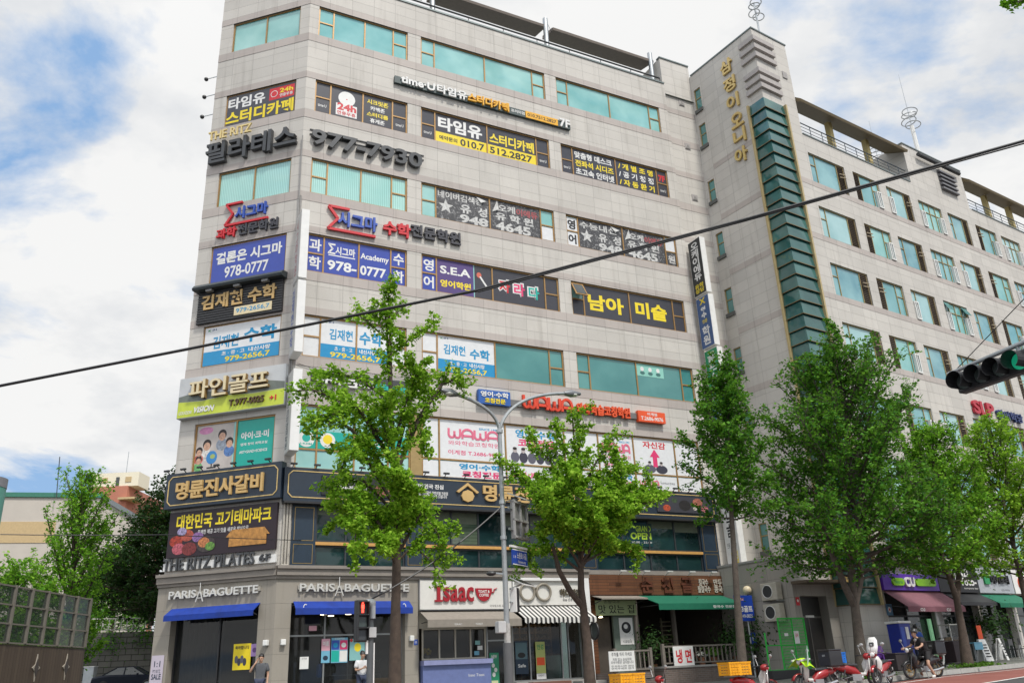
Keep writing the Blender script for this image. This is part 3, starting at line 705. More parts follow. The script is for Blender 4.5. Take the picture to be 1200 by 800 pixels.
# black slatted sign with a lamp canopy
bx = (0.63, 15.50, 4.71, 16.76); bx = (bx[0] + .05, 15.70, 4.62, 17.15)
t = thing('wall_sign', 'black slatted wall sign with gold math academy letters under a lamp canopy', 'wall sign', FB.pt(2.3, 15.7, .1))
b = MB(); b.fb(FB, .38, 15.66, 4.62, 17.2, .02, .12)
b.build('board', M_black, t)
b = MB()
for i in range(13): b.fb(FB, .38, 15.68 + .117 * i, 4.62, 15.68 + .117 * i + .07, .12, .15)
b.build('slat', mat('black_slat', (.03, .03, .032), .5), t)
MB().prism([(0.02, 17.2), (.46, 17.2), (.5, 17.3), (.38, 17.46), (.02, 17.52)], lambda d, z, u: FB.pt(u, z, d), .25, 4.74).build('lamp_canopy', mat('dark_canopy', (.035, .045, .05), .5), t)
for u in (.9, 2.3, 3.7): MB().fb(FB, u, 17.08, u + .3, 17.19, .2, .4).build('spotlight', mat('grey_spot', (.2, .2, .2), .5), t)
txt('김재현 수학', FB, (.6, 16.28, 4.35, 17.0), .15, GO, t, .03, .05)
MB().fb(FB, 2.3, 15.78, 4.15, 16.18, .15, .18).build('number_plate', CR, t); txt('979-2656,7', FB, (2.4, 15.86, 4.05, 16.10), .184, CY, t, .015)
film(4, 3, 'white and blue math academy window sign on the chamfered end', [
    (0, 1, .36, 1, FILMW, [('K', (.05, .07, .09, .17), pm('green', 40, 150, 90), .02), ('jH', (.10, .07, .16, .17), pm('darkblue', 30, 70, 130), .02), ('김재현', (.12, .40, .46, .92), CY, .025), ('수학', (.52, .25, .95, .85), CY, .035)]),
    (0, 1, 0, .36, FILMC, [('초 · 중 · 고', (.25, .12, .55, .42), W_, .02), ('내신사랑', (.60, .10, .88, .42), W_, .03), ('979-2656,7', (.30, .52, .88, .95), Y_, .025)])])
# golf sign
t = thing('wall_sign', 'wide grey and lime screen golf sign with cream raised letters on the chamfered end', 'wall sign', FB.pt(2.4, 11.3, .1))
gb = (.02, 11.35, 5.12, 13.12)
MB().fb(FB, *gb, .02, .30).build('board', mat('golf_sky_panel', pc(205, 208, 210), .35, var=.12, scale=1.2), t)
b = MB(); b.prism([(gb[0] + .02, gb[1] + .02), (gb[2] - .02, gb[1] + .02), (gb[2] - .02, 12.05), (3.6, 12.02), (2.4, 12.10), (1.2, 12.0), (gb[0] + .02, 12.06)], FB.pt, .30, .306); b.build('meadow_print', mat('golf_lime', pc(205, 220, 70), .35, var=.2, scale=1.5), t)
b = MB(); b.prism([(gb[0] + .02, 12.07), (1.2, 12.02), (2.4, 12.12), (3.6, 12.04), (gb[2] - .02, 12.07), (gb[2] - .02, 12.35), (4.3, 12.5), (3.3, 12.22), (2.1, 12.28), (1.1, 12.45), (gb[0] + .02, 12.3)], FB.pt, .30, .304); b.build('hill_print', mat('golf_hill', pc(120, 128, 120), .5, var=.25, scale=2), t)
txt('파인골프', FB, (.62, 12.08, 4.4, 12.92), .30, mat('letter_side', pc(150, 120, 70), .5), t, .034, .14); txt('파인골프', FB, (.62, 12.08, 4.4, 12.92), .445, CR, t, .014, .03)
txt('GOLFZON', FB, (.1, 11.5, .75, 11.64), .31, W_, t, .02, italic=.2); txt('VISION', FB, (.8, 11.5, 1.85, 11.76), .31, W_, t, .03, .02, italic=.25); txt('T.977-0025', FB, (2.55, 11.58, 4.2, 11.86), .31, mat('letter_brown', pc(90, 66, 40), .5), t, .02, .06); txt('+1', FB, (4.45, 11.6, 4.75, 11.82), .31, RD, t, .02, .03)
# photo window sign
t = thing('window_sign', 'third floor window sign with a photo of children at a globe beside a teal panel', 'window sign', FB.pt(2.6, 9, -.1))
wb = (.82, 9.02, 4.50, 11.03); uM = 2.62
MB().fb(FB, wb[0], wb[1], uM - .04, wb[3], -.118, -.112).build('photo_print', mat('photo_backdrop', pc(205, 196, 190), .4, var=.2, scale=1.5), t)
MB().fb(FB, uM + .04, wb[1], wb[2], wb[3], -.118, -.112).build('film', mat('film_teal', pc(10, 176, 160), .3, var=.05), t)
def blob(F, u, z, ru, rz, d, m, t, name='printed_shape', n=20):
    MB().face([F.pt(u + ru * cos(2 * pi * k / n), z + rz * sin(2 * pi * k / n), d) for k in range(n)]).build(name, m, t)
SK = mat('photo_skin', pc(218, 172, 146), .5, var=.35, scale=12); HR = mat('photo_hair', pc(50, 38, 36), .5, var=.5, scale=14)
blob(FB, 1.25, 10.8, .34, .16, -.1115, mat('photo_pink', pc(226, 150, 196), .5, var=.3, scale=4), t)
for u, z, r_, cl in ((1.0, 9.9, .16, (230, 120, 110)), (1.35, 10.15, .2, (240, 236, 230)), (2.05, 10.5, .2, (150, 160, 175)), (2.42, 10.15, .18, (90, 130, 190)), (1.0, 9.55, .15, (120, 190, 120))):
    blob(FB, u, z - r_ * 1.9, r_ * 1.35, r_ * 1.3, -.111, mat('photo_cloth%d' % cl[0], pc(*cl), .5, var=.55, scale=9), t); blob(FB, u, z + .05, r_ * 1.02, r_ * 1.1, -.1105, HR, t); blob(FB, u, z - .04, r_ * .78, r_ * .9, -.110, SK, t)
blob(FB, 1.62, 9.62, .26, .28, -.1095, pm('globe', 60, 140, 205), t); blob(FB, 1.66, 9.66, .12, .10, -.109, pm('globeland', 170, 190, 110), t); MB().fb(FB, 1.42, 9.16, 1.86, 9.22, -.11, -.108).build('printed_shape', K_, t); MB().fb(FB, 1.61, 9.2, 1.66, 9.36, -.11, -.108).build('printed_shape', K_, t)
txt('아이·크·미', FB, (2.95, 10.2, 4.25, 10.52), -.108, W_, t, .04); txt('영재 창의 과학교실', FB, (2.95, 9.94, 4.2, 10.06), -.108, W_, t, .02); txt('ART+SAND+SCIENCE', FB, (2.92, 9.62, 4.22, 9.74), -.108, W_, t, .02)
# navy fascia of the barbecue restaurant, both faces
FAS = mat('navy_fascia', (.016, .027, .044), .4)
def beadrect(F, q, d, t, w=.035):
    u0, z0, u1, z1 = q; c = .16; b = MB(); s = [(u0 + c, z0), (u1 - c, z0), (u1, z0 + c), (u1, z1 - c), (u1 - c, z1), (u0 + c, z1), (u0, z1 - c), (u0, z0 + c)]
    for p, r_ in zip(s, s[1:] + s[:1]): b.bar(F.pt(*p, d), F.pt(*r_, d), w, .02, up=(F.pt(0, 0, 1) - F.pt(0, 0, 0)))
    b.build('gold_beading', mat('gold_bead', pc(226, 196, 130), .4), t)
t = thing('fascia_sign', 'navy fascia on the chamfered end with big gold barbecue restaurant letters and gold beading', 'fascia sign', FB.pt(2.5, 7.5, .1))
MB().fb(FB, -.10, 7.55, BW + .12, 8.98, .0, .34).build('board', FAS, t); beadrect(FB, (.04, 7.68, BW - .05, 8.84), .35, t)
txt('명륜진사갈비', FB, (.45, 7.86, 4.45, 8.60), .34, GO, t, .028, .10)
for u in [-.05 + .78 * i for i in range(7)]:
    b = MB(); b.bar(FB.pt(u, 8.98, .2), FB.pt(u, 9.1, .42), .03, .03); b.bar(FB.pt(u - .12, 9.1, .45), FB.pt(u + .12, 9.1, .45), .09, .07); b.build('spotlight', M_black, t)
t = thing('fascia_sign', 'long navy restaurant fascia over the second floor with food photos and gold house emblem', 'fascia sign', FA.pt(10, 7.4, .1))
MB().fb(FA, -.02, 7.42, 21.4, 8.76, .0, .34).build('board', FAS, t)
MB().fb(FA, .0, 7.34, 21.5, 7.42, .0, .40).build('lower_trim', M_black, t)
beadrect(FA, (.14, 7.58, 21.2, 8.62), .35, t)
for u in [.3 + .93 * i for i in range(23)]:
    b = MB(); b.bar(FA.pt(u, 8.76, .2), FA.pt(u, 8.88, .42), .03, .03); b.bar(FA.pt(u - .13, 8.88, .45), FA.pt(u + .13, 8.88, .45), .09, .07); b.build('spotlight', M_black, t)
def photo_panel(u0, u1, foods, dark):
    MB().fb(FA, u0, 7.72, u1, 8.5, .34, .40).build('photo_panel', dark, t)
    for u, z, a, c in foods: blob(FA, u, z, a, a * .72, .402 + rng.random() * .004, mat('photo_food%d_%d' % (c[0], c[1]), pc(*c), .5, var=.75, scale=14), t, 'printed_food')
photo_panel(1.45, 4.9, [(3.95, 8.0, .34, (150, 90, 80)), (3.8, 7.98, .18, (214, 160, 150)), (4.15, 8.05, .16, (190, 120, 100)), (4.5, 8.15, .2, (60, 50, 48))], K_)
txt('명륜진사갈비', FA, (2.2, 7.95, 3.3, 8.12), .405, W_, t, .03); txt('^', FA, (2.5, 8.2, 2.95, 8.42), .405, W_, t, .04)
txt('대한민국 진심', FA, (5.4, 8.2, 6.7, 8.4), .345, W_, t, .03); txt('국내산 돼지갈비 무한리필 전문점\n언제나 신선한 고기를 드립니다', FA, (5.4, 7.82, 6.9, 8.1), .345, W_, t, .02)
def house_emblem(u, z, s):
    b = MB(); p = [(-1, 0), (0, .75), (1, 0), (.82, -.12), (0, .5), (-.82, -.12)]
    b.prism([(u + a * s, z + c * s) for a, c in p], FA.pt, .34, .45)
    b.prism([(u + .55 * s * cos(2 * pi * k / 24) * (1 + .06 * cos(8 * 2 * pi * k / 24)), z - .35 * s + .48 * s * sin(2 * pi * k / 24) * (1 + .06 * cos(8 * 2 * pi * k / 24))) for k in range(24)], FA.pt, .34, .44)
    b.build('house_emblem', GO, t)
house_emblem((7.80, 8.00)[0], 8.15, .52)
txt('명륜진사갈비', FA, ((8.53, 8.04)[0], 7.78, (8.53, 8.04)[0] + 4.6, 8.52), .34, GO, t, .03, .1)
txt('1인분 15,900', FA, (15.4, 8.15, 17.3, 8.38), .345, W_, t, .03); txt('어린이 미취학 무료\n점심특선 운영합니다', FA, (15.4, 7.8, 17.2, 8.08), .345, W_, t, .02)
photo_panel(17.75, 20.9, [(18.3, 8.3, .17, (60, 70, 52)), (18.8, 8.3, .17, (70, 90, 60)), (18.3, 7.92, .22, (190, 80, 50)), (19.4, 8.08, .36, (40, 36, 36)), (19.4, 8.1, .27, (190, 120, 100)), (19.45, 8.13, .16, (226, 180, 160)), (20.2, 8.25, .3, (180, 110, 90)), (20.6, 7.95, .22, (206, 120, 130)), (20.0, 7.95, .12, (230, 220, 210))], GY)
# banner and letters below on the chamfered end
t = sign('banner', 'dark banner with yellow meat theme park headline and meat platters under the navy fascia', 'banner', FB, (.10, 5.62, 5.0, 7.42), .02, .14, pm('plumblack', 42, 26, 36), [
    ('대한민국 고기테마파크', (.07, .07, .95, .40), Y_, .028), ('무제한 제공 고기 맛을 새로운 방식으로', (.28, .44, .75, .54), W_, .01)])
for k, (u, z, a, c) in enumerate(((.35, 6.25, .3, (176, 60, 40)), (.85, 6.45, .3, (190, 90, 70)), (1.35, 6.35, .26, (150, 110, 170)), (.5, 5.95, .3, (196, 96, 110)), (1.0, 5.92, .34, (130, 50, 50)), (1.75, 6.05, .42, (70, 60, 60)), (1.65, 6.12, .26, (206, 130, 80)), (1.95, 5.95, .22, (110, 160, 70)), (.6, 6.62, .22, (170, 160, 200)))):
    blob(FB, u + .15, z, a, a * .75, .145 + .002 * k, mat('photo_plate%d' % k, pc(*c), .5, var=.75, scale=14), t, 'printed_food')
b = MB(); b.fb(FB, 2.95, 5.85, 4.6, 6.22, .14, .17); b.prism([(2.8, 6.22), (4.75, 6.22), (4.5, 6.5), (3.05, 6.5)], FB.pt, .165, .17); b.build('printed_hall', mat('amber_hall', pc(196, 140, 70), .5, var=.4, scale=8), t)
t = thing('letter_sign', 'grey English pilates letters on a white rail below the dark banner', 'letter sign', FB.pt(2.5, 5.1, .1))
MB().fb(FB, .0, 5.12, 5.05, 5.42, .02, .12).build('mounting_rail', W_, t)
txt('THE RITZ PILATES', FB, (.05, 5.10, 4.15, 5.58), .13, M_let, t, .012, .08); txt('6F', FB, (4.35, 5.18, 4.85, 5.46), .13, M_let, t, .02, .06)

# ---- long front, top to bottom
letters('letter_sign', 'raised charcoal phone number letters 977-7930 on the long front', 'letter sign', FA, [('977-7930', (0.36, 24.09, 5.85, 24.92), M_let, .026, .22)], rail=[(.3, 24.70, 6.0, 24.75, .05), (.3, 24.95, 6.0, 25.0, .05)])
t = thing('channel_sign', 'long thin study cafe channel sign with white and amber letters under the top windows', 'channel sign', FA.pt(10, 28.6, .05))
R1 = (4.40, 28.93, 14.70, 29.19)
z0 = R1[1] - .04; z1 = z0 + .42
MB().fb(FA, R1[0], z0, R1[2], z1, .02, .16).build('mounting_rail', mat('green_grey_rail', (.04, .065, .065), .5), t)
L = R1[2] - R1[0]
def seg(a, e, lo=-.06, hi=1.25): return (R1[0] + a * L, z0 + lo * .42, R1[0] + e * L, z0 + hi * .42)
txt('time·U', FA, seg(.03, .21, .1, 1.2), .16, W_, t, .03, .08); txt('타임유', FA, seg(.22, .385, 0, 1.3), .16, W_, t, .03, .1); txt('스터디카페', FA, seg(.39, .625, 0, 1.3), .16, mat('amber_letter', pc(250, 186, 40), .4), t, .035, .1)
txt('프리미엄', FA, seg(.64, .72, .3, .8), .165, W_, t, .02); MB().fb(FA, *seg(.725, .92, .0, 1.0), .16, .2).build('number_panel', mat('amber_letter', pc(250, 186, 40), .4), t); txt('010.7512.2827', FA, seg(.735, .91, .25, .75), .205, K_, t, .02); txt('7F', FA, seg(.93, .995, 0, 1.3), .16, W_, t, .03, .08)
film(1, 0, 'black study cafe window sign with white clock emblem and 24h in red', [
    (0, 0, 0, 1, FILMK, [('time·U', (.2, .70, .8, .80), W_, .01)]), (3, 3, 0, 1, FILMK, [('time·U', (.2, .72, .8, .82), W_, .01)]),
    (1, 1, 0, 1, FILMK, [('@disc', (.5, .32, .42), W_), ('#', (.16, .52, .84, .92), W_), ('@disc', (.5, .34, .035), RD), ('24h', (.2, .50, .82, .74), RD, .04), ('연중무휴', (.2, .77, .8, .90), RD, .02)]),
    (2, 2, 0, 1, FILMK, [('시크릿존', (.12, .12, .88, .29), Y_, .03), ('카페존', (.24, .35, .76, .50), W_, .03), ('스터디룸', (.12, .56, .88, .71), Y_, .03), ('휴게존', (.24, .77, .76, .92), W_, .03)])])
film(1, 1, 'black and yellow study cafe window sign with phone number 010.7 512.2827', [
    (0, 0, 0, 1, FILMK, [('time·U', (.2, .72, .8, .82), W_, .01)]), (3, 3, 0, 1, FILMK, [('time·U', (.2, .72, .8, .82), W_, .01)]),
    (1, 1, .36, 1, FILMK, [('타임유', (.05, .12, .92, .88), W_, .04)]), (2, 2, .36, 1, FILMK, [('스터디카페', (.04, .30, .97, .92), Y_, .035)]),
    (1, 1, 0, .36, pm('filmyellow', 250, 224, 30), [('예약문의', (.07, .30, .42, .72), K_, .02), ('010.7', (.48, .18, .96, .86), K_, .025)]), (2, 2, 0, .36, pm('filmyellow', 250, 224, 30), [('512.2827', (.04, .18, .92, .86), K_, .025)])])
film(1, 2, 'black study cafe window sign listing desk chairs in white and yellow with 7F', [
    (0, 0, 0, 1, FILMK, [('time·U', (.2, .72, .8, .82), W_, .01)]), (3, 3, 0, 1, FILMK, [('7F', (.15, .16, .85, .42), RD, .05), ('time·U', (.2, .72, .8, .82), W_, .01)]),
    (1, 1, 0, 1, FILMK, [('맞춤형 데스크', (.05, .07, .93, .32), W_, .03), ('전좌석 시디즈', (.05, .38, .96, .63), Y_, .03), ('초고속 인터넷', (.05, .69, .96, .95), W_, .03)]),
    (2, 2, 0, 1, FILMK, [('/ 개 별 조 명', (.06, .07, .93, .31), Y_, .03), ('/ 공 기 청 정', (.06, .38, .93, .62), W_, .03), ('/ 자 동 환 기', (.06, .69, .93, .93), Y_, .03)])])
# faded torn academy stickers
def torn_film(m_name, seed):
    m, tt, bs = newmat(m_name); g = nd(tt, 'ShaderNodeNewGeometry')
    n = noise(tt, g.outputs['Position'], 5.0, 9, .78); n.inputs['Distortion'].default_value = 1.2
    tt.links.new(ramp(tt, n.outputs[0], [(.30, (.5, .5, .5)), (.47, (.05, .05, .055)), (.62, (.028, .028, .032)), (.74, (.45, .45, .45))]), bs.inputs['Base Color'])
    bs.inputs['Roughness'].default_value = .5; return m
TORN = torn_film('film_torn_black', 1)
WOR = mat('print_worn_white', pc(214, 214, 212), .6, var=.35, scale=9)
def star(F, u, z, r, d, t):
    MB().face([F.pt(u + (r if k % 2 == 0 else r * .42) * sin(pi * k / 5), z + (r if k % 2 == 0 else r * .42) * cos(pi * k / 5), d) for k in range(10)]).build('star_print', WOR, t)
def torn(c, lab, right):
    o, xs = WN[2, c]; z0, z1 = RA[2]
    side = [(3, 3, .02, .45, FILMW, [])] if not right else [(3, 3, .5, .98, FILMW, []), (3, 3, 0, .47, TORN, [('원', (.14, .2, .86, .8), WOR, .03)])]
    lf = [(0, 0, .5, .98, FILMW, [('영', (.14, .15, .86, .85), K_, .04)]), (0, 0, 0, .47, FILMW, [('어', (.14, .15, .86, .85), K_, .04)])] if right else []
    t = film(2, c, lab, lf + [(1, 1, 0, 1, TORN, [('네이버검색창' if not right else '수능내신', (.03, .06, .88, .30), WOR, .025), ('유  성', (.45, .36, .97, .66), WOR, .035), ('948', (.44, .70, .98, .98), WOR, .04)]),
        (2, 2, 0, 1, TORN, [('오케', (.16, .10, .50, .34), WOR, .03), ('이에듀', (.52, .12, .96, .36), pm('wornred', 176, 80, 84), .03), ('유 학 원', (.10, .38, .86, .64), WOR, .035), ('4645', (.10, .68, .80, .98), WOR, .04)])] + side)
    star(FA, xs[1] + .55, (z0 + z1) / 2 - .1, .42, -.107, t)
    b = MB(); b.face([FA.pt(xs[2] + .15, z0 + 1.1, -.105), FA.pt(xs[2] + .5, z0 + 1.25, -.02), FA.pt(xs[2] + .42, z1 - .1, -.04)]); b.face([FA.pt(xs[2] - .75, z1 - .1, -.1), FA.pt(xs[2] - .2, z1 - .3, -.03), FA.pt(xs[2] - .5, z1 - .45, -.03)]); b.build('peeling_flap', WOR, t)
torn(1, 'torn black and white academy sticker sheet peeling off, with a teal pane at its left', False)
torn(2, 'torn black and white academy sticker sheet with white corner panels, near the projecting blade signs', True)
# sigma math letters
t = letters('letter_sign', 'blue sigma and red and charcoal math academy letters on the long front', 'letter sign', FA, [
    ('시그마', (1.76, 20.10, 3.64, 20.86), BL_, .035, .12), ('수학', (3.92, 20.11, 5.28, 20.84), RD, .035, .12), ('전문학원', (5.28, 20.26, 7.87, 20.94), GY, .035, .12)])
q = (1.32, 19.92, 1.95, 21.03); sigma(FA, q[0], q[1] - .05, q[2] + .35, q[3], .12, .1, RD, t, (3.56, 19.99)[0])
film(3, 0, 'blue window sign with white sigma academy text and number 978-0777 on the long front', [
    (0, 0, 0, .49, FILMB, [('학', (.12, .14, .90, .86), W_, .025)]), (0, 0, .51, 1, FILMB, [('과', (.12, .14, .90, .86), W_, .025)]),
    (1, 1, 0, 1, FILMB, [('Σ', (.1, .12, .32, .42), W_, .02), ('시그마', (.32, .18, .92, .42), W_, .03), ('#', (.12, .44, .92, .47), W_), ('978-', (.1, .60, .97, .88), W_, .03)]),
    (2, 2, 0, 1, FILMB, [('Academy', (.03, .24, .97, .46), W_, .025), ('0777', (.03, .60, .88, .88), W_, .03)]),
    (3, 3, 0, .49, FILMB, [('학', (.14, .14, .88, .86), W_, .025)]), (3, 3, .51, 1, FILMB, [('수', (.14, .14, .88, .86), W_, .025)])])
film(3, 1, 'blue and white two letter English sticker beside the purple panel', [(0, 0, 0, .49, FILMB, [('어', (.14, .14, .88, .86), W_, .025)]), (0, 0, .51, 1, FILMB, [('영', (.14, .14, .88, .86), W_, .025)])])
PUR = pm('purple', 84, 62, 128)
o, xs = WN[3, 1]; z0, z1 = RA[3]; us = xs[1] + .66 * (xs[2] - xs[1])
t = thing('window_sign', 'purple S.E.A English academy window sign with white and yellow text', 'window sign', FA.pt(xs[1] + 1, z0, -.1))
MB().fb(FA, xs[1] + .04, z0 + .07, us, z1 - .07, -.118, -.112).build('film', PUR, t)
txt('S.E.A', FA, (xs[1] + .2, z0 + 1.08, us - .15, z0 + 1.5), -.108, W_, t, .03); txt('영어학원', FA, (xs[1] + .2, z0 + .38, us - .15, z0 + .76), -.108, Y_, t, .035)
t = thing('window_sign', 'black window sign with multicoloured outlined letters and a brush', 'window sign', FA.pt(xs[2] + 1, z0, -.1))
b = MB(); b.fb(FA, us + .06, z0 + .07, xs[2] - .04, z1 - .07, -.118, -.112); b.fb(FA, xs[2] + .04, z0 + .07, xs[3] - .04, z1 - .07, -.118, -.112); b.fb(FA, xs[3] + .04, z0 + .07, xs[4] - .08, z1 - .07, -.118, -.112); b.build('film', FILMK, t)
u = us + .4
b = MB(); b.bar(FA.pt(u + .3, z0 + .75, -.108), FA.pt(u - .05, z0 + 1.25, -.108), .09, .01, up=FA.pt(0, 0, 1) - FA.pt(0, 0, 0)); b.build('brush_print', W_, t)
blob(FA, u - .1, z0 + 1.32, .13, .15, -.106, pm('brushred', 220, 110, 90), t)
for k, (ch, c) in enumerate((('자', RD), ('라', PK), ('다', TE))):
    q = (xs[2] + .3 + .82 * k, z0 + .55 - .05 * k, xs[2] + 1.05 + .82 * k, z0 + 1.35 - .05 * k); txt(ch, FA, q, -.109, W_, t, .09); txt(ch, FA, (q[0] + .07, q[1] + .06, q[2] - .07, q[3] - .06), -.106, c, t, .03)
film(3, 2, 'black window sign with big yellow art class letters', [(1, 1, 0, 1, FILMK, [('남아', (.08, .25, .88, .78), Y_, .04)]), (2, 2, 0, 1, FILMK, [('미술', (.12, .22, .86, .76), Y_, .04)]), (3, 3, 0, 1, FILMK, []), (0, 0, 0, .5, FILMK, [])])
b = MB(); z0, z1 = RA[3]; o, xs = WN[3, 2]; a, e = xs[0] + .03, xs[1] - .02
b.hexa([FA.pt(a, z1 - .9, .42), FA.pt(e, z1 - .9, .42), FA.pt(e, z1 - .93, .38), FA.pt(a, z1 - .93, .38), FA.pt(a, z1 - .08, -.04), FA.pt(e, z1 - .08, -.04), FA.pt(e, z1 - .08, -.08), FA.pt(a, z1 - .08, -.08)])
so = b.build('open_sash', M_bronze, o)
MB().face([FA.pt(a + .07, z1 - .83, .395), FA.pt(e - .07, z1 - .83, .395), FA.pt(e - .07, z1 - .15, .0), FA.pt(a + .07, z1 - .15, .0)]).build('pane', M_dgl, so)
wt = [('K', (.05, .07, .09, .15), pm('green', 40, 150, 90), .02), ('jH', (.10, .07, .18, .15), pm('darkblue', 30, 70, 130), .02)]
film(4, 0, 'white and blue math academy window sign behind the tallest tree top', [
    (0, 0, 0, 1, FILMW, []), (3, 3, 0, 1, FILMW, []), (1, 2, .36, 1, FILMW, [('김재현', (.12, .35, .46, .80), CY, .025), ('수학', (.56, .30, .9, .85), CY, .035)] + wt),
    (1, 2, 0, .36, FILMC, [('초 · 중 · 고', (.2, .12, .46, .42), W_, .02), ('내신사랑', (.56, .10, .80, .42), W_, .03), ('979-2656,7', (.14, .52, .88, .95), Y_, .025)])])
o, xs = WN[4, 1]
film(4, 1, 'white and blue math academy window sign next to bare teal panes', [
    (0, 0, 0, 1, FILMW, []), (1, 1, .36, 1, FILMW, [('김재현', (.10, .35, .48, .78), CY, .025), ('수학', (.56, .40, .92, .86), CY, .035)] + wt),
    (1, 1, 0, .36, FILMC, [('초 · 중 · 고', (.2, .12, .50, .42), W_, .02), ('내신사랑', (.55, .10, .82, .42), W_, .03), ('979-2656,7', (.16, .52, .86, .95), Y_, .025)])])
o, xs = WN[4, 2]; z0, z1 = RA[4]
t = thing('window_sign', 'small pale teal poster with three figures on an upper teal pane', 'window sign', FA.pt(xs[2] + .9, z0 + 1, -.1))
MB().fb(FA, xs[2] + .05, z1 - .75, xs[2] + 1.75, z1 - .1, -.118, -.112).build('film', pm('palemint', 150, 214, 200), t)
for k in range(3): blob(FA, xs[2] + .4 + .5 * k, z1 - .36, .11, .12, -.11, W_, t); blob(FA, xs[2] + .4 + .5 * k, z1 - .58, .15, .1, -.11, pm('mintgrey', 70, 120, 116), t)
# IKEM letters + green film
letters('channel_sign', 'white science academy letters with orange stroke and green Eng, partly behind the tallest tree', 'channel sign', FA, [
    ('아이', (1.11, 12.42, 2.14, 12.76), W_, .04, .1, .14), ('·크·미', (2.24, 12.31, 3.57, 12.77), W_, .04, .1, .14), ('Eng', (3.67, 12.35, 5.04, 12.67), TE, .05, .1, .14)], rail=[(.9, 12.55, 5.6, 12.95, .12)])
t = thing('window_sign', 'green film strip with white round emblems on the third floor glass behind the tallest tree', 'window sign', FA.pt(2.5, 9.7, -.1))
b = MB()
for a, e in ((.48, 1.25), (1.32, 2.84), (2.91, 4.33), (4.4, 5.27)): b.fb(FA, a, 9.70, e, 10.45, -.118, -.112)
b.build('film', mat('film_teal', pc(10, 176, 160), .3), t)
blob(FA, .86, 10.08, .34, .34, -.110, W_, t, 'emblem'); blob(FA, .86, 10.12, .17, .17, -.109, TE, t, 'emblem'); blob(FA, 1.75, 10.08, .32, .32, -.11, W_, t, 'emblem'); blob(FA, 1.75, 10.12, .2, .2, -.109, Y_, t, 'emblem')
txt('I-KEM', FA, (.62, 9.84, 1.1, 9.92), -.108, TE, t, .02); txt('SCIENCE', FA, (3.05, 9.95, 4.2, 10.2), -.108, W_, t, .03); txt('ACADEMY', FA, (4.45, 9.8, 5.2, 10.0), -.108, W_, t, .03)
# third floor white boards with pink lettering
LGP = pm('lightpink', 238, 120, 150)
ubs = [5.87] + [5.87 + f * 15.18 for f in (.055, .27, .475, .53, .60, .735, .90)] + [21.05]
def w3(k, lo, label, tx, extra=None):
    a, e = ubs[k] + .05, ubs[k + 1] - .05; z0, z1 = (8.86, 9.58) if lo else (9.68, 11.46)
    t = thing('window_sign', label, 'window sign', FA.pt((a + e) / 2, z0, -.1))
    MB().fb(FA, a, z0, e, z1, -.118, -.108).build('board', FILMW, t)
    for q in tx: txt(q[0], FA, sb((a, z0, e, z1), *q[1]), -.105, q[2], t, q[3] if len(q) > 3 else .02)
    return t, (a, z0, e, z1)
def wawa(F, q, d, m, t, ext=0, w=.10):
    """rounded looping four letter logo"""
    u0, z0, u1, z1 = q; W = (u1 - u0) / 4; h = z1 - z0; b = MB()
    def line(pts):
        for p, r_ in zip(pts, pts[1:]): b.bar(F.pt(*p, d), F.pt(*r_, d), max(.02, ext), w, up=(F.pt(0, 0, 1) - F.pt(0, 0, 0)).cross(F.pt(*r_, d) - F.pt(*p, d)).normalized())
    for k in range(4):
        a = u0 + k * W
        if k % 2 == 0:
            for c in (.27, .71): line([(a + W * (c + .22 * cos(t_)), z0 + h * .35 + h * .3 * sin(t_)) for t_ in [pi + pi * i / 8 for i in range(9)]])
            for c in (.05, .49, .93): line([(a + W * c, z0 + h * .35), (a + W * c, z1 - h * (.05 if c != .49 else .3))])
        else:
            line([(a + W * (.5 + .40 * cos(t_)), z0 + h * .52 + h * .42 * sin(t_)) for t_ in [pi * i / 10 for i in range(11)]])
            line([(a + W * .10, z0), (a + W * .10, z0 + h * .52)]); line([(a + W * .90, z0), (a + W * .90, z0 + h * .52)]); line([(a + W * .12, z0 + h * .3), (a + W * .88, z0 + h * .3)])
    b.build('loop_letters', m, t)
w3(0, False, 'narrow blank white board left of the first pink looped logo board', [])
t, q = w3(1, False, 'white board with pink looped logo and number T.2686-9076', [('SINCE 1991', (.6, .14, .9, .20), CY, .02), ('와와학습코칭학원', (.12, .52, .92, .64), LGP, .01), ('이계점 T.2686-9076', (.12, .76, .94, .88), PK, .015)])
wawa(FA, sb(q, .12, .20, .92, .46), -.10, LGP, t)
def people_print(F, a, e, z0, hgt, n, t, fur=False):
    for k in range(n):
        u = a + (e - a) * (k + .5) / n; c = (60, 60, 76) if k % 2 else (96, 96, 110)
        blob(F, u, z0 + hgt * .32, (e - a) / n * .5, hgt * .36, -.103 + .001 * (k % 3), pm('suit%d' % c[0], *c), t, 'printed_figure'); blob(F, u, z0 + hgt * .78, hgt * .15, hgt * .18, -.099, pm('greyskin', 190, 180, 180), t, 'printed_figure'); blob(F, u, z0 + hgt * .88, hgt * .15, hgt * .1, -.098, HR, t, 'printed_figure')
t, q = w3(2, False, 'white board with blue and red coaching text over a photo of people', [('영어·수학', (.16, .08, .86, .30), CY, .035), ('코칭전문', (.20, .32, .84, .54), PK, .035)]); people_print(FA, q[0] + .2, q[2] - .2, q[1] + .08, .72, 6, t)
w3(3, False, 'narrow blank white board right of the group photo board', []); w3(4, False, 'narrow blank white board behind the middle tree', [])
t, q = w3(5, False, 'white board with pink looped logo behind the middle tree top', [('SINCE 1991', (.6, .14, .92, .20), CY, .02), ('와와학습코칭학원', (.10, .54, .92, .66), LGP, .01), ('이계점 T.2686-9076', (.10, .78, .94, .9), PK, .015)]); wawa(FA, sb(q, .10, .22, .92, .48), -.10, LGP, t)
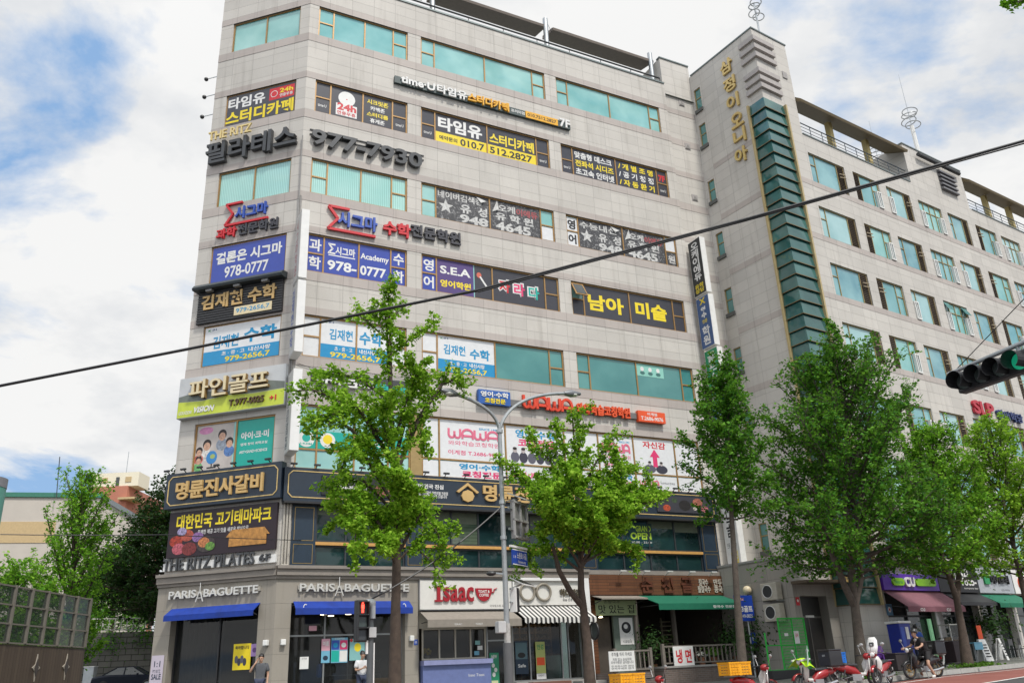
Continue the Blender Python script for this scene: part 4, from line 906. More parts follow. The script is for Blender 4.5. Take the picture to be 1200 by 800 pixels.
t, q = w3(6, False, 'white board with a pink upward arrow over two people', [('자신감', (.22, .08, .80, .28), RD, .03)])
u = (q[0] + q[2]) / 2; MB().prism([(u - .13, q[1] + .35), (u + .13, q[1] + .35), (u + .13, q[1] + .85), (u + .3, q[1] + .85), (u, q[1] + 1.25), (u - .3, q[1] + .85), (u - .13, q[1] + .85)], FA.pt, -.107, -.10).build('arrow_print', PK, t); people_print(FA, q[0] + .5, q[2] - .5, q[1] + .05, .6, 2, t)
w3(7, False, 'narrow blank white board at the right end of the third floor', [])
w3(0, True, 'small blank lower board at the left end of the white row', [])
w3(1, True, 'low white board with blue and red coaching words under the phone number board', [('영어·수학', (.28, .08, .92, .46), CY, .04), ('코칭전문', (.32, .52, .94, .94), PK, .04)])
t, q = w3(2, True, 'low white board with pink looped logo under the group photo board', [('와와학습코칭학원', (.60, .45, .92, .62), GY, .0)]); wawa(FA, sb(q, .06, .36, .54, .72), -.10, LGP, t, w=.06)
w3(3, True, 'low narrow blank board under the group photo board end', []); w3(4, True, 'low narrow blank board behind the middle tree', [])
w3(5, True, 'low white board with blue and red coaching words behind the middle tree', [('영어·수학', (.25, .06, .92, .46), CY, .04), ('코칭전문', (.28, .52, .94, .94), PK, .04)])
t, q = w3(6, True, 'low white board with pink looped logo under the arrow board', [('와와학습코칭학원', (.58, .40, .94, .56), GY, .0)]); wawa(FA, sb(q, .06, .32, .54, .70), -.10, LGP, t, w=.06)
w3(7, True, 'low blank white board at the right end of the third floor', [])
# channel sign above
t = thing('channel_sign', 'orange looped coaching academy channel sign with blue box and orange phone box at its ends', 'channel sign', FA.pt(12, 12, .05))
q = (10.81, 12.26, 13.18, 12.62); zb = 12.42
ua, ub = (8.52, 12.39)[0], (18.92, 12.54)[0]
MB().fb(FA, ua, 12.36, ub, 12.66, .02, .12).build('mounting_rail', mat('rail_grey', (.15, .15, .15), .5), t)
MB().fb(FA, ua, 12.28, ua + 1.62, 12.95, .05, .26).build('end_box', pm('boxblue', 40, 96, 176), t); txt('영어·수학', FA, (ua + .1, 12.62, ua + 1.52, 12.88), .264, W_, t, .03, .02); txt('코칭전문', FA, (ua + .3, 12.33, ua + 1.35, 12.57), .264, Y_, t, .03, .02)
wawa(FA, (ua + 2.3, 12.3, ua + 5.0, 12.95), .2, mat('orange_red_letter', pc(232, 72, 40), .4), t, .12, .13)
txt('와와학습코칭학원', FA, (ua + 5.2, 12.3, ub - 2.1, 12.85), .12, OR, t, .035, .12)
MB().fb(FA, ub - 1.65, 12.22, ub, 12.78, .05, .26).build('end_box', OR, t); txt('이계점', FA, (ub - 1.1, 12.56, ub - .5, 12.72), .264, W_, t, .02); txt('T.2686-9076', FA, (ub - 1.5, 12.3, ub - .15, 12.5), .264, W_, t, .02)
t = sign('window_sign', 'teal grand open board with lime English letters on the second floor glass', 'window sign', FA, (16.29, 6.12, 17.63, 7.21), -.10, -.08, mat('deep_teal_board', pc(10, 62, 66), .4), [('GRAND', (.3, .10, .95, .36), pm('limeprint', 180, 214, 60), .03), ('OPEN', (.06, .40, .95, .70), pm('limeprint', 180, 214, 60), .035), ('10:00 - 22:00', (.1, .78, .95, .86), W_, .0)])
# blade signs
def blade(label, u, z0, z1, width, thick, m, texts, d=.12, edge=None):
    F = Frame((COR + dA * (u - thick)), nA, -dA)
    t = thing('blade_sign', label, 'blade sign', FA.pt(u, z0, d))
    b = MB(); b.fb(F, d, z0, d + width, z1, -thick, 0); b.build('case', edge or M_white, t)
    MB().fb(F, d + .03, z0 + .03, d + width - .03, z1 - .03, 0, .012).build('face_panel', m, t)
    for z in (z0 + .3, z1 - .3): MB().bar(FA.pt(u - thick / 2, z, .0), FA.pt(u - thick / 2, z, d), .05, .05).build('bracket', M_dark, t)
    for s, q, mm, bo in texts: txt(s, F, sb((d, z0, d + width, z1), *q), .016, mm, t, bo)
    return t
vert = lambda s: '\n'.join(s)
zz = (21.72, 23.14)[1], (21.57, 19.76)[1], (22.10, 20.11)[1], (21.79, 16.66)[1]
blade('black blade sign with white vertical academy name and yellow foot, topmost of its column', 22.35, zz[1], zz[0], 1.05, .35, pm('bladeblack', 40, 44, 46), [(vert('오케이에듀'), (.2, .05, .8, .74), W_, .03), ('유학\n상담', (.15, .8, .85, .96), Y_, .02)])
blade('blue blade sign with white vertical academy name between black and green blade signs', 22.4, zz[3], zz[1] - .12, 1.05, .35, pm('bladeblue', 70, 100, 150), [('X', (.25, .03, .75, .15), Y_, .03), ('영\n수', (.3, .2, .7, .42), W_, .06), ('전문', (.3, .45, .7, .52), Y_, .02), (vert('학원'), (.2, .58, .8, .94), W_, .03)])
blade('green blade sign with white vertical letters behind the tree right of the long front', 22.5, zz[3] - 2.75, zz[3] - .1, 1.05, .35, pm('bladegreen', 40, 150, 100), [(vert('골프스쿨'), (.2, .06, .8, .92), W_, .02)])
blade('blue lower blade sign mostly hidden by the tree right of the long front', 22.5, zz[3] - 4.6, zz[3] - 2.85, 1.05, .35, pm('bladesky', 40, 120, 180), [(vert('수학'), (.2, .1, .8, .9), W_, .02)])
zq = (21.84, 9.08)[1], (21.59, 5.14)[1]
blade('white blade sign with black brushed noodle house letters beside the navy panels', 22.2, zq[1], zq[0] + .3, 1.0, .35, W_, [(vert('순천골'), (.25, .06, .75, .66), K_, .015), ('전통 손칼국수', (.15, .72, .85, .78), GY, .0), ('맛집', (.35, .82, .85, .96), Y_, .02)])
zl = (0.11, 20.01)[1], (0.20, 16.72)[1], (0.22, 13.37)[1], (0.26, 12.62)[1], (0.22, 9.25)[1]
blade('white corner blade sign, topmost of three, beside the blue sigma windows', .26, zl[1], zl[0], 1.0, .34, pm('paper', 214, 212, 206), [(vert('시그마학원'), (.15, .1, .6, .9), pm('wornredtext', 190, 90, 90), .0)], edge=W_)
blade('white corner blade sign in the middle of three, above the science letters', .26, zl[2], zl[1] - .12, 1.0, .34, pm('paper', 214, 212, 206), [(vert('김재현수학'), (.1, .08, .6, .9), BL_, .01)], edge=W_)
blade('white corner blade sign, lowest of three, beside the wide golf sign', .30, zl[4], zl[3], 1.0, .36, pm('paper', 214, 212, 206), [(vert('아이크미영재학원'), (.15, .3, .6, .95), NV, .01)], edge=W_)
# tower name in gold letters on the notch side
q = [(851, 72), (856, 98), (861, 119), (866, 138), (868, 162), (872, 183)]
qz = [(2.90, 34.35), (2.93, 33.01), (2.97, 31.74), (3.05, 30.41), (3.04, 29.28), (2.94, 28.05)]
letters('letter_sign', 'gold vertical building name letters on the stair tower', 'letter sign', FC, [(ch, (u - .45, z - .48, u + .45, z + .48), mat('gold_letter', (.62, .45, .17), .35, .4), .025, .12) for ch, (u, z) in zip('삼정이오니아', qz)])
# ================================================================== ground, road, pavement
def gpoint(s, n, dz=0):
    q = COR + dD * s + nD * n; return Vector((q.x, q.y, hz(s, n if abs(n) < 899 else 899) + dz))
def strip(name, n0, n1, dz, m, ss, kind='structure', thick=None):
    b = MB()
    for a, e in zip(ss, ss[1:]):
        c = [gpoint(a, n1, dz), gpoint(e, n1, dz), gpoint(e, n0, dz), gpoint(a, n0, dz)]
        c[2].z = c[1].z; c[3].z = c[0].z; b.face(c)
    o = b.build(name, m); o['kind'] = kind; return o
def asphalt(name, c, c2):
    m, t, b = newmat(name); g = nd(t, 'ShaderNodeNewGeometry')
    n = noise(t, g.outputs['Position'], .5, 5, .6); n2 = noise(t, g.outputs['Position'], 40, 3, .7)
    a = ramp(t, n.outputs[0], [(.3, c), (.7, c2)]); a = mix(t, .5, a, ramp(t, n2.outputs[0], [(.3, (.6, .6, .6)), (.7, (1.3, 1.3, 1.3))]), 'MULTIPLY')
    t.links.new(a, b.inputs['Base Color']); b.inputs['Roughness'].default_value = .85; MATS[name] = m; return m
BR = [-900, -60, -5, 19.7, 100, 900]
strip('ground', -900, 900, -.154, asphalt('asphalt', (.045, .045, .047), (.065, .064, .063)), BR)
strip('bus_lane', NK + .5, NK + 4.2, -.150, asphalt('red_asphalt', (.20, .06, .045), (.27, .095, .075)), [-20, -5, 19.7, 100, 220])
for n0, n1 in ((NK + 4.2, NK + 4.35), (NK + 7.6, NK + 7.75)): strip('lane_line', n0, n1, -.1455, mat('road_paint', (.7, .7, .68), .6, var=.3, scale=3), [-20, -5, 19.7, 100, 220])
strip('lane_line', NK + .95, NK + 1.07, -.1455, MATS['road_paint'], [12, 19.7, 100, 220])
# pavement with a granite kerb
def paver():
    m = stone('pavement_blocks', dD, (.185, .19, .172), (.155, .16, .148), .3, .15, joint=.008, streak=0, offset=.5)
    t = m.node_tree; br = [n for n in t.nodes if n.type == 'TEX_BRICK'][0]; g = nd(t, 'ShaderNodeNewGeometry')
    for l in list(br.inputs['Vector'].links): t.links.remove(l)
    t.links.new(g.outputs['Position'], br.inputs['Vector']); return m
b = MB()
for a, e in ((-7.5, -5), (-5, 10), (10, 19.7), (19.7, 100), (100, 220)):
    for n0, n1 in ((-25, 3), (3, NK - .18)): b.face([gpoint(a, n1), gpoint(e, n1), gpoint(e, n0), gpoint(a, n0)])
o = b.build('pavement', paver()); o['kind'] = 'structure'
b = MB()
for a, e in ((-7.5, -5), (-5, 19.7), (19.7, 100), (100, 220)):
    L = math.ceil((e - a) / 1.0) if e < 101 else 1
    for k in range(L):
        s0 = a + (e - a) * k / L + .006; s1 = a + (e - a) * (k + 1) / L - .006
        b.hexa([gpoint(s0, NK, -.16), gpoint(s1, NK, -.16), gpoint(s1, NK - .18, -.16), gpoint(s0, NK - .18, -.16), gpoint(s0, NK - .015, .004), gpoint(s1, NK - .015, .004), gpoint(s1, NK - .18, .004), gpoint(s0, NK - .18, .004)])
o = b.build('kerb', mat('granite_kerb', (.36, .35, .33), .75, bump=.3)); o['kind'] = 'structure'
# side street climbing away on the left, behind the building
b = MB(); b.face([(-19, 30, -.8), (-15.5, 34, -.5), (-24, 64, 1.2), (-36, 64, 1.2)]); b.face([(-36, 64, 1.2), (-24, 64, 1.2), (-20, 74, 1.3), (-70, 74, 1.3)])
o = b.build('side_street', MATS['asphalt']); o['kind'] = 'structure'

# ================================================================== ground floor shops of the long front
def interior(F, u0, u1, z0, z1, dep, parent, m=M_in, name='shop_interior', d=-.35):
    b = MB()
    b.face([F.pt(u0, z0, d - dep), F.pt(u1, z0, d - dep), F.pt(u1, z1, d - dep), F.pt(u0, z1, d - dep)])
    b.face([F.pt(u0, z0, d), F.pt(u0, z0, d - dep), F.pt(u0, z1, d - dep), F.pt(u0, z1, d)]); b.face([F.pt(u1, z0, d), F.pt(u1, z0, d - dep), F.pt(u1, z1, d - dep), F.pt(u1, z1, d)])
    b.face([F.pt(u0, z1, d), F.pt(u1, z1, d), F.pt(u1, z1, d - dep), F.pt(u0, z1, d - dep)]); b.face([F.pt(u0, z0, d), F.pt(u1, z0, d), F.pt(u1, z0, d - dep), F.pt(u0, z0, d - dep)])
    return b.build(name, m, parent)
GL = clear_glass('shop_glass', c=(.2, .22, .22), alpha=.45)
def shopfront(F, u0, z0, u1, z1, cuts, d, fm, parent, bars=(), fw=.06, gm=None):
    b = MB(); xs = [u0] + list(cuts) + [u1]
    for x in xs: b.fb(F, x - fw / 2, z0, x + fw / 2, z1, d - .06, d + .03)
    for a, e in zip(xs, xs[1:]):
        for z in (z0 + .03, z1 - .03) + tuple(bars): b.fb(F, a + fw / 2, z - .03, e - fw / 2, z + .03, d - .06, d + .03)
    o = b.build('shopfront', fm, parent); MB().fb(F, u0, z0, u1, z1, d - .03, d - .02).build('pane', gm or GL, o); return o
def lamps(F, pts, parent, m=None, s=.12):
    for u, z, d in pts: MB().disc(F.pt(u, z, d), (0, 0, -1), s, 12, .03).build('ceiling_lamp', m or mat('warm_lamp', (1, .82, .55), .4, emit=9), parent)
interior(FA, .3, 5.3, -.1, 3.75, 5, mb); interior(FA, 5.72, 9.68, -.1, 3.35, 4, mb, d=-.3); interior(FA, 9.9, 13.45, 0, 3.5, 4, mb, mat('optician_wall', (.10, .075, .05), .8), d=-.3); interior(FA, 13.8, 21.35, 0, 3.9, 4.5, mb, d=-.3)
interior(FB, .4, 4.9, -.09, 3.7, 2.2, mb)
M_alu = mat('grey_aluminium', (.30, .31, .31), .4, .6)
shopfront(FA, .6, 0, 5.05, 3.6, (1.95, 3.5), -.25, M_alu, mb, (2.45,))
shopfront(FB, .66, 0, 4.4, 3.58, (2.6,), -.25, M_black, mb)
lamps(FA, [(2.2, 3.3, -1.5), (2.7, 3.3, -2.2), (3.2, 3.3, -1.4), (4.3, 3.3, -2)], mb); lamps(FA, [(6.4, 2.9, -1), (8.3, 2.9, -1.2)], mb)
b = MB(); N_ = 60
for k in range(N_ + 1): u = .72 + 1.8 * k / N_; b.v += [FB.pt(u, 0, -.62 + .045 * sin(k * .9) + .02 * sin(k * 2.3)), FB.pt(u, 3.45, -.62 + .04 * sin(k * .9 + .3))]
for k in range(N_): b.f.append((2 * k, 2 * k + 2, 2 * k + 3, 2 * k + 1))
b.build('curtain', mat('grey_curtain', (.075, .075, .078), .9), mb)
b = MB(); b.fb(FA, 2.6, 0, 4.9, .85, -1.6, -.9); b.build('bakery_counter', mat('honey_wood', (.42, .27, .11), .5), mb)
b = MB()
for z in (1.0, 1.5): b.fb(FA, 2.7, z, 4.8, z + .03, -2.6, -2.0)
for u in (2.7, 3.4, 4.1, 4.78): b.fb(FA, u, .85, u + .03, 1.6, -2.1, -2.07)
b.build('bakery_shelf', M_alu, mb)
# blue awnings and raised letters of the bakery
M_blue = mat('blue_canvas', pc(12, 58, 158), .75, var=.3, scale=2.5)
def awning(F, u0, u1, zb, zf, d, drop, m, label, d0=.12, group=None, name='awning', scallop=False, th=.03, side=True):
    t = thing(name, label, 'awning', F.pt((u0 + u1) / 2, zb, d0), group)
    b = MB(); b.hexa([F.pt(u0, zf, d), F.pt(u1, zf, d), F.pt(u1, zb, d0), F.pt(u0, zb, d0), F.pt(u0, zf + th, d), F.pt(u1, zf + th, d), F.pt(u1, zb + th, d0), F.pt(u0, zb + th, d0)])
    b.build('canopy', m, t); b = MB()
    n = 14 if scallop else 1; w = (u1 - u0) / n
    for k in range(n):
        a = u0 + k * w
        if scallop: b.prism([(a, zf)] + [(a + w * j / 6, zf - drop + .06 * (abs(j - 3) / 3) ** 2) for j in range(7)] + [(a + w, zf)], F.pt, d, d + .012)
        else: b.fb(F, a, zf - drop, a + w, zf, d - .005, d + .012)
    b.build('valance', m, t)
    b = MB()
    for u in (u0 + .12, u1 - .12): b.bar(F.pt(u, (zb + zf) / 2 - .25, d0), F.pt(u, zf - .02, d - .03), .03, .03)
    b.build('arm', M_dark, t); return t
t = awning(FB, .60, 4.5, 3.64, 3.36, .55, .17, M_blue, 'blue bakery awning on the chamfered end')
t = awning(FA, .62, 5.25, 3.64, 3.36, .55, .2, M_blue, 'blue bakery awning on the long front behind the pedestrian signal')
def curl(F, u, z, d, t, s=1):
    MB().tube([F.pt(u + s * .09 * cos(a), z + .10 * sin(a), d) for a in [pi * .3 + pi * 1.3 * i / 10 for i in range(11)]], .018, 5).build('emblem', W_, t)
curl(FA, 1.0, 3.43, .50, t, .8); curl(FA, 4.9, 3.43, .50, t, -.8)
M_chr = mat('pale_letter', (.62, .61, .58), .35, .3)
for F, u0, u1, lab in ((FB, .45, 4.5, 'pale raised bakery letters on the chamfered end'), (FA, .75, 5.25, 'pale raised bakery letters on the long front by the tallest tree trunk')):
    m_ = (u1 - u0); z = 4.02
    t = thing('letter_sign', lab, 'letter sign', F.pt((u0 + u1) / 2, z, .15)); MB().fb(F, u0, z + .08, u1, z + .24, .12, .2).build('mounting_rail', mat('rail_beige', (.35, .33, .29), .5), t)
    txt('PARIS', F, (u0 + .05, z, u0 + m_ * .315, z + .30), .2, M_chr, t, .02, .06); txt('BAGUETTE', F, (u0 + m_ * .40, z, u1 - .06, z + .30), .2, M_chr, t, .02, .06)
    b = MB(); cx_ = u0 + m_ * .355
    for s_ in (-1, 1): b.bar(F.pt(cx_ + s_ * .16, z - .16, .23), F.pt(cx_ + s_ * .03, z + .2, .23), .03, .04); 
    b.bar(F.pt(cx_, z + .15, .23), F.pt(cx_, z + .55, .23), .03, .03); b.bar(F.pt(cx_ - .1, z - .02, .23), F.pt(cx_ + .1, z - .02, .23), .03, .03)
    b.build('tower_emblem', M_chr, t)
def poster(F, q, d, m, label, tx=(), cat='poster', name='poster', th=.01):
    t = thing(name, label, cat, F.pt((q[0] + q[2]) / 2, q[1], d)); MB().fb(F, *q, d, d + th).build('sheet', m, t)
    for k, x in enumerate(tx):
        if x[0] == '#': MB().fb(F, *sb(q, *x[1]), d + th, d + th + .002).build('printed_panel', x[2], t)
        elif x[0] == 'o': a = sb(q, *x[1]); blob(F, (a[0] + a[2]) / 2, (a[1] + a[3]) / 2, (a[2] - a[0]) / 2, (a[3] - a[1]) / 2, d + th + .003 + .001 * k, x[2], t)
        else: txt(x[0], F, sb(q, *x[1]), d + th + .005, x[2], t, x[3] if len(x) > 3 else .02)
    return t
poster(FB, (3.28, 1.34, 4.03, 2.26), -.21, pm('filmyellow', 250, 224, 30), 'yellow poster with a group of figures on the chamfered end glass', [('축하합니다', (.1, .08, .9, .22), K_, .03)] + [('o', (.1 + .16 * k, .45 + .1 * (k % 2), .3 + .16 * k, .75 + .1 * (k % 2)), pm('suit%d' % (60 if k % 2 else 96), 60, 80, 130)) for k in range(4)])
poster(FB, (4.03, 1.79, 4.35, 2.23), -.21, pm('lilac', 186, 150, 210), 'small lilac poster beside the yellow one on the glass', [('o', (.2, .3, .8, .7), pm('plum', 110, 70, 140))])
poster(FB, (4.35, 1.78, 4.64, 2.27), -.21, pm('indigo', 70, 90, 170), 'small indigo poster at the right edge of the chamfered end glass', [('o', (.2, .2, .8, .6), pm('plum', 110, 70, 140))])
t = poster(FB, (-.05, .35, .5, 2.0), .14, pm('saleboard', 206, 196, 210), 'tall pale sale banner at the left edge of the chamfered end', [('1:1', (.25, .12, .75, .25), NV, .01), ('PT RITZ', (.2, .31, .8, .38), NV, .0), ('SALE', (.12, .40, .88, .52), NV, .02), ('대박\n할인', (.35, .66, .65, .82), NV, .0)], 'banner', 'banner')
PKL = pm('palepink', 226, 170, 186); SKY = pm('paleblue', 120, 186, 214)
poster(FA, (1.84, 1.46, 2.17, 2.32), -.2, PKL, 'narrow pink and blue poster left of the menu poster on bakery glass', [('#', (0, .5, 1, 1), SKY), ('o', (.2, .7, .8, .9), NV), ('여름', (.15, .1, .85, .3), W_, .02)])
poster(FA, (2.22, 1.45, 2.86, 2.35), -.2, SKY, 'menu poster with pink, blue and white squares on bakery glass', [('#', (.02, .1, .48, .48), BL_), ('#', (.52, .1, .98, .48), PK), ('#', (.02, .52, .48, .96), TE), ('#', (.52, .52, .98, .96), W_), ('COFFEE', (.2, .01, .8, .08), W_, .0), ('o', (.1, .2, .4, .4), CY), ('o', (.6, .2, .9, .4), W_)])
poster(FA, (2.94, 1.51, 3.54, 2.30), -.2, pm('mintsheet', 140, 196, 196), 'pale mint poster with red fruit corners behind the pedestrian signal', [('o', (.3, .2, .75, .6), Y_), ('o', (0, .0, .2, .15), RD), ('o', (.8, .8, 1, .95), RD)])
poster(FA, (1.04, 1.27, 1.37, 1.70), -.2, W_, 'small white notice on the bakery door', [('안내문', (.2, .1, .8, .22), GY, .0)])
poster(FA, (1.33, 2.62, 1.63, 2.80), -.2, PKL, 'tiny pink sticker above the bakery door', [])
b = tag(MB().fb(FA, (1.84, 1.24)[0], .95, (2.09, 1.23)[0], 1.45, -.9, -.6).build('blue_bag', pm('brightblue', 20, 110, 220), None, bevel=.08), 'bright blue bag by the bakery door', 'bag')
for F, u, z, lab in ((FA, (0.30, 2.29)[0], 2.12, 'small grey wall lamp right of the bakery corner'), (FB, (4.89, 2.30)[0], 2.12, 'small grey wall lamp left of the bakery corner'), (FA, 5.33, 2.15, 'small grey wall lamp on the pillar before the sandwich shop')):
    t = thing('wall_lamp', lab, 'wall lamp', F.pt(u, z, .14)); MB().fb(F, u - .09, z, u + .09, z + .2, .12, .28).build('housing', M_white, t, bevel=.02); MB().fb(F, u - .06, z - .02, u + .06, z, .14, .26).build('lens', M_alu, t)
t = thing('address_plate', 'small blue address plate on the pillar beside the sandwich shop', 'plate', FA.pt(5.55, 2, .13)); MB().fb(FA, 5.45, 2.0, 5.61, 2.2, .12, .135).build('plate', BL_, t); txt('15', FA, (5.49, 2.06, 5.57, 2.14), .137, W_, t)

# sandwich shop
sb_ = (5.62, 3.29, 9.91, 4.55)
t = thing('fascia_sign', 'white fascia sign with red Isaac letters and red cup', 'fascia sign', FA.pt(7.7, 3.3, .1))
MB().fb(FA, 5.66, 3.31, 9.80, 4.53, .02, .28).build('board', mat('fascia_white', pc(232, 230, 224), .45, var=.05), t)
b = MB()
for q in ((5.64, 3.27, 9.82, 3.32), (5.64, 4.49, 9.82, 4.55)): b.fb(FA, *q, .28, .31)
b.build('trim', M_dark, t)
ISR = mat('crimson_letter', pc(172, 28, 44), .4)
q = (6.27, 3.63, 8.00, 4.21); u0, z0, u1, z1 = q; z0, z1 = 3.62, 4.22
b = MB(); 
for zz in (z0, z1 - .07): b.fb(FA, u0, zz, u0 + .34, zz + .07, .28, .36)
b.fb(FA, u0 + .10, z0 + .07, u0 + .24, z1 - .07, .28, .36); b.build('lettering', ISR, t)
for k, (ch, a, e) in enumerate((('s', .215, .385), ('a', .40, .595), ('a', .61, .805), ('c', .82, 1.0))): txt(ch, FA, (u0 + a * (u1 - u0), z0, u0 + e * (u1 - u0), z1 - .02), .28, ISR, t, .02, .08)
cu = (8.17, 3.67, 8.86, 4.11); c0 = (cu[0] + cu[2]) / 2 - .05; a = .38
b = MB(); b.prism([(c0 - a, 4.15), (c0 + a, 4.15)] + [(c0 + a * cos(x), 4.15 - .52 * sin(x)) for x in [pi * i / 12 for i in range(1, 12)]], FA.pt, .28, .34); b.tube([FA.pt(c0 + .34, 4.0, .31), FA.pt(c0 + .46, 3.98, .31), FA.pt(c0 + .5, 4.12, .31), FA.pt(c0 + .62, 4.16, .31)], .03, 6); b.build('cup_emblem', ISR, t)
txt('TOAST &\nCOFFEE', FA, (c0 - .26, 3.82, c0 + .26, 4.08), .344, W_, t, .02); txt('이삭토스트 공릉점\n서울 노원구 977-0000'[:9], FA, (8.75, 3.40, 9.6, 3.5), .284, GY, t, .0)
M_gawn = mat('grey_canvas', pc(150, 142, 132), .8, var=.12)
t = awning(FA, 5.66, 9.78, 3.26, 2.85, 1.1, .26, M_gawn, 'plain grey awning over the sandwich shop window')
for u, s_ in ((6.8, 'ISAAC'), (7.7, 'TOAST'), (8.6, 'COFFEE')): txt(s_, FA, (u, 2.66, u + .32, 2.73), 1.115, W_, t, .0)
MB().fb(FA, 5.72, -.1, 8.72, .60, -.15, .02).build('counter_base', W_, mb)
shopfront(FA, 5.90, 1.42, 8.66, 2.62, (6.62, 7.32, 8.0), -.12, mat('cream_frame', pc(206, 198, 182), .5), mb)
MB().fb(FA, 5.72, 2.62, 8.72, 3.28, -.2, -.05).build('transom', mat('cream_frame', (.4, .4, .4)), mb)
cn = thing('service_counter', 'lilac blue service counter under the sandwich shop windows', 'counter', FA.pt(7.2, 0, .2))
LIL = mat('lilac_blue', pc(112, 126, 178), .5)
MB().fb(FA, 5.76, 1.22, 8.75, 1.40, -.1, .42).build('countertop', mat('lilac_top', pc(150, 156, 200), .4), cn); MB().fb(FA, 5.76, .15, 8.70, 1.22, -.1, .30).build('front_panel', LIL, cn); txt('Isaac Toast', FA, (7.7, .75, 8.4, .85), .304, W_, cn, .0)
shopfront(FA, 8.76, .1, 9.62, 2.85, (), -.15, M_alu, mb, (2.1,))
poster(FA, (8.83, .25, 9.25, 1.62), -.10, pm('greenbanner', 40, 150, 110), 'green menu banner with cups beside the sandwich counter', [('o', (.2, .3, .55, .42), W_), ('o', (.45, .42, .8, .55), W_), ('o', (.25, .55, .6, .68), W_), ('NEW', (.2, .06, .8, .16), W_, .03), ('#', (.15, .78, .85, .9), pm('paleyellow', 220, 230, 180))])
t = thing('flower_pot', 'yellow flowers in a vase inside the first sandwich shop window', 'flowers', FA.pt(6.25, 1.42, -.5)); MB().tube([FA.pt(6.25, 1.42, -.5), FA.pt(6.25, 1.6, -.5)], [.07, .1], 10).build('vase', W_, t)
b = MB()
for k in range(16): b.ball(FA.pt(6.25 + rng.uniform(-.2, .2), 1.66 + rng.uniform(0, .2), -.5 + rng.uniform(-.1, .1)), .05, 6, 4)
b.build('blossom', Y_, t, smooth=True)
for k, (u, z) in enumerate(((8.15, 1.55), (8.3, 1.75), (8.2, 1.95))): poster(FA, (u, z, u + .22, z + .16), -.1, (SKY, W_, pm('mintsheet', 0, 0, 0))[k], ('pale blue sticker', 'white sticker', 'mint sticker')[k] + ' on the right sandwich shop window', [])

# optician
t = thing('fascia_sign', 'white optician fascia with big grey spectacles emblem', 'fascia sign', FA.pt(11.7, 3.4, .1))
OW = mat('fascia_white', (.7, .7, .7))
MB().fb(FA, 9.92, 3.47, 13.30, 4.48, .02, .22).build('board', OW, t)
b = MB(); b.fb(FA, 9.84, 4.48, 13.62, 4.6, .02, .34); b.fb(FA, 13.30, .3, 13.62, 4.48, .02, .34); b.fb(FA, 9.84, 3.3, 9.92, 4.48, .02, .3); b.build('frame', W_, t)
M_spec = mat('spectacle_grey', pc(150, 142, 128), .5); ux = (10.55, 3.98)[0]; uy = (11.34, 3.98)[0]
b = MB(); n_ = FA.pt(0, 0, 1) - FA.pt(0, 0, 0)
for u in (ux, uy): b.ring(FA.pt(u, 4.0, .27), n_, .34, .055, 28, 8)
b.tube([FA.pt(ux + .32, 4.12, .27), FA.pt((ux + uy) / 2, 4.2, .28), FA.pt(uy - .32, 4.12, .27)], .045, 6); b.build('spectacles_emblem', M_spec, t, smooth=True)
txt('하니안경', FA, (12.15, 3.82, 13.2, 4.14), .22, mat('letter_umber', pc(96, 88, 70), .5), t, .03, .08); txt('맞춤 안경 콘택트', FA, (12.3, 3.62, 13.15, 3.72), .225, GY, t, .01)
ms, tt, bs = newmat('striped_canvas'); uv, pos, uu, zz_ = facade_uv(tt, dA)
fr = math_(tt, 'GREATER_THAN', math_(tt, 'FRACT', math_(tt, 'DIVIDE', uu, .21)), .5); tt.links.new(mix(tt, fr, (.035, .035, .036), (.62, .61, .58)), bs.inputs['Base Color']); bs.inputs['Roughness'].default_value = .8
awning(FA, 9.86, 13.30, 3.42, 2.86, 1.25, .2, ms, 'black and white striped awning over the optician', scallop=True)
shopfront(FA, 9.95, .45, 13.28, 3.3, (10.75, 12.3, 12.65), -.15, M_alu, mb)
MB().fb(FA, 9.86, -.1, 13.5, .45, -.3, .25).build('plinth', M_concrete, mb)
MB().fb(FA, 10.4, .3, 12.2, .42, .25, .7).build('door_step', mat('brick_red_step', (.16, .07, .05), .8), mb)
b = MB()
for k in range(7): b.fb(FA, 10.6, 1.1 + .27 * k, 13.0, 1.13 + .27 * k, -2.6, -2.3)
for u in (10.6, 11.4, 12.2, 13.0): b.fb(FA, u - .03, .5, u + .03, 3.0, -2.62, -2.3)
sh = b.build('display_shelf', mat('shelf_wood', (.36, .21, .08), .5), mb)
b = MB()
for k in range(7):
    for j in range(22): 
        u = 10.68 + j * .105; b.fb(FA, u, 1.14 + .27 * k, u + .07, 1.18 + .27 * k + .05 * ((j * 7 + k) % 3), -2.5, -2.36)
b.build('spectacle_row', mat('frames_mixed', (.30, .22, .14), .4, var=.8, scale=30), sh)
lamps(FA, [(10.9, 3.35, -1), (11.7, 3.35, -1.6), (12.6, 3.35, -1)], mb)
MB().fb(FA, 11.9, .5, 12.7, 1.45, -1.4, -.9).build('optician_counter', pm('paleteal', 150, 190, 186), mb)
MB().fb(FA, 12.75, .5, 12.95, 2.9, -.9, -.6).build('lit_panel', mat('pale_lit_panel', (.55, .75, .70), .4, emit=.35), mb)
poster(FA, (10.02, .75, 10.62, 2.05), -.11, NV, 'dark blue lens poster on the left optician pane', [('#', (.05, .05, .95, .55), pm('lensgrey', 90, 120, 130)), ('o', (.2, .35, .8, .52), K_), ('Safe', (.2, .7, .8, .8), W_, .02)])
poster(FA, (11.0, .75, 11.45, 2.0), -.11, pm('limesheet', 190, 200, 120), 'lime and orange sale poster on the middle optician pane', [('안경', (.15, .08, .85, .25), pm('green', 0, 0, 0), .03), ('#', (.08, .5, .92, .75), OR)])
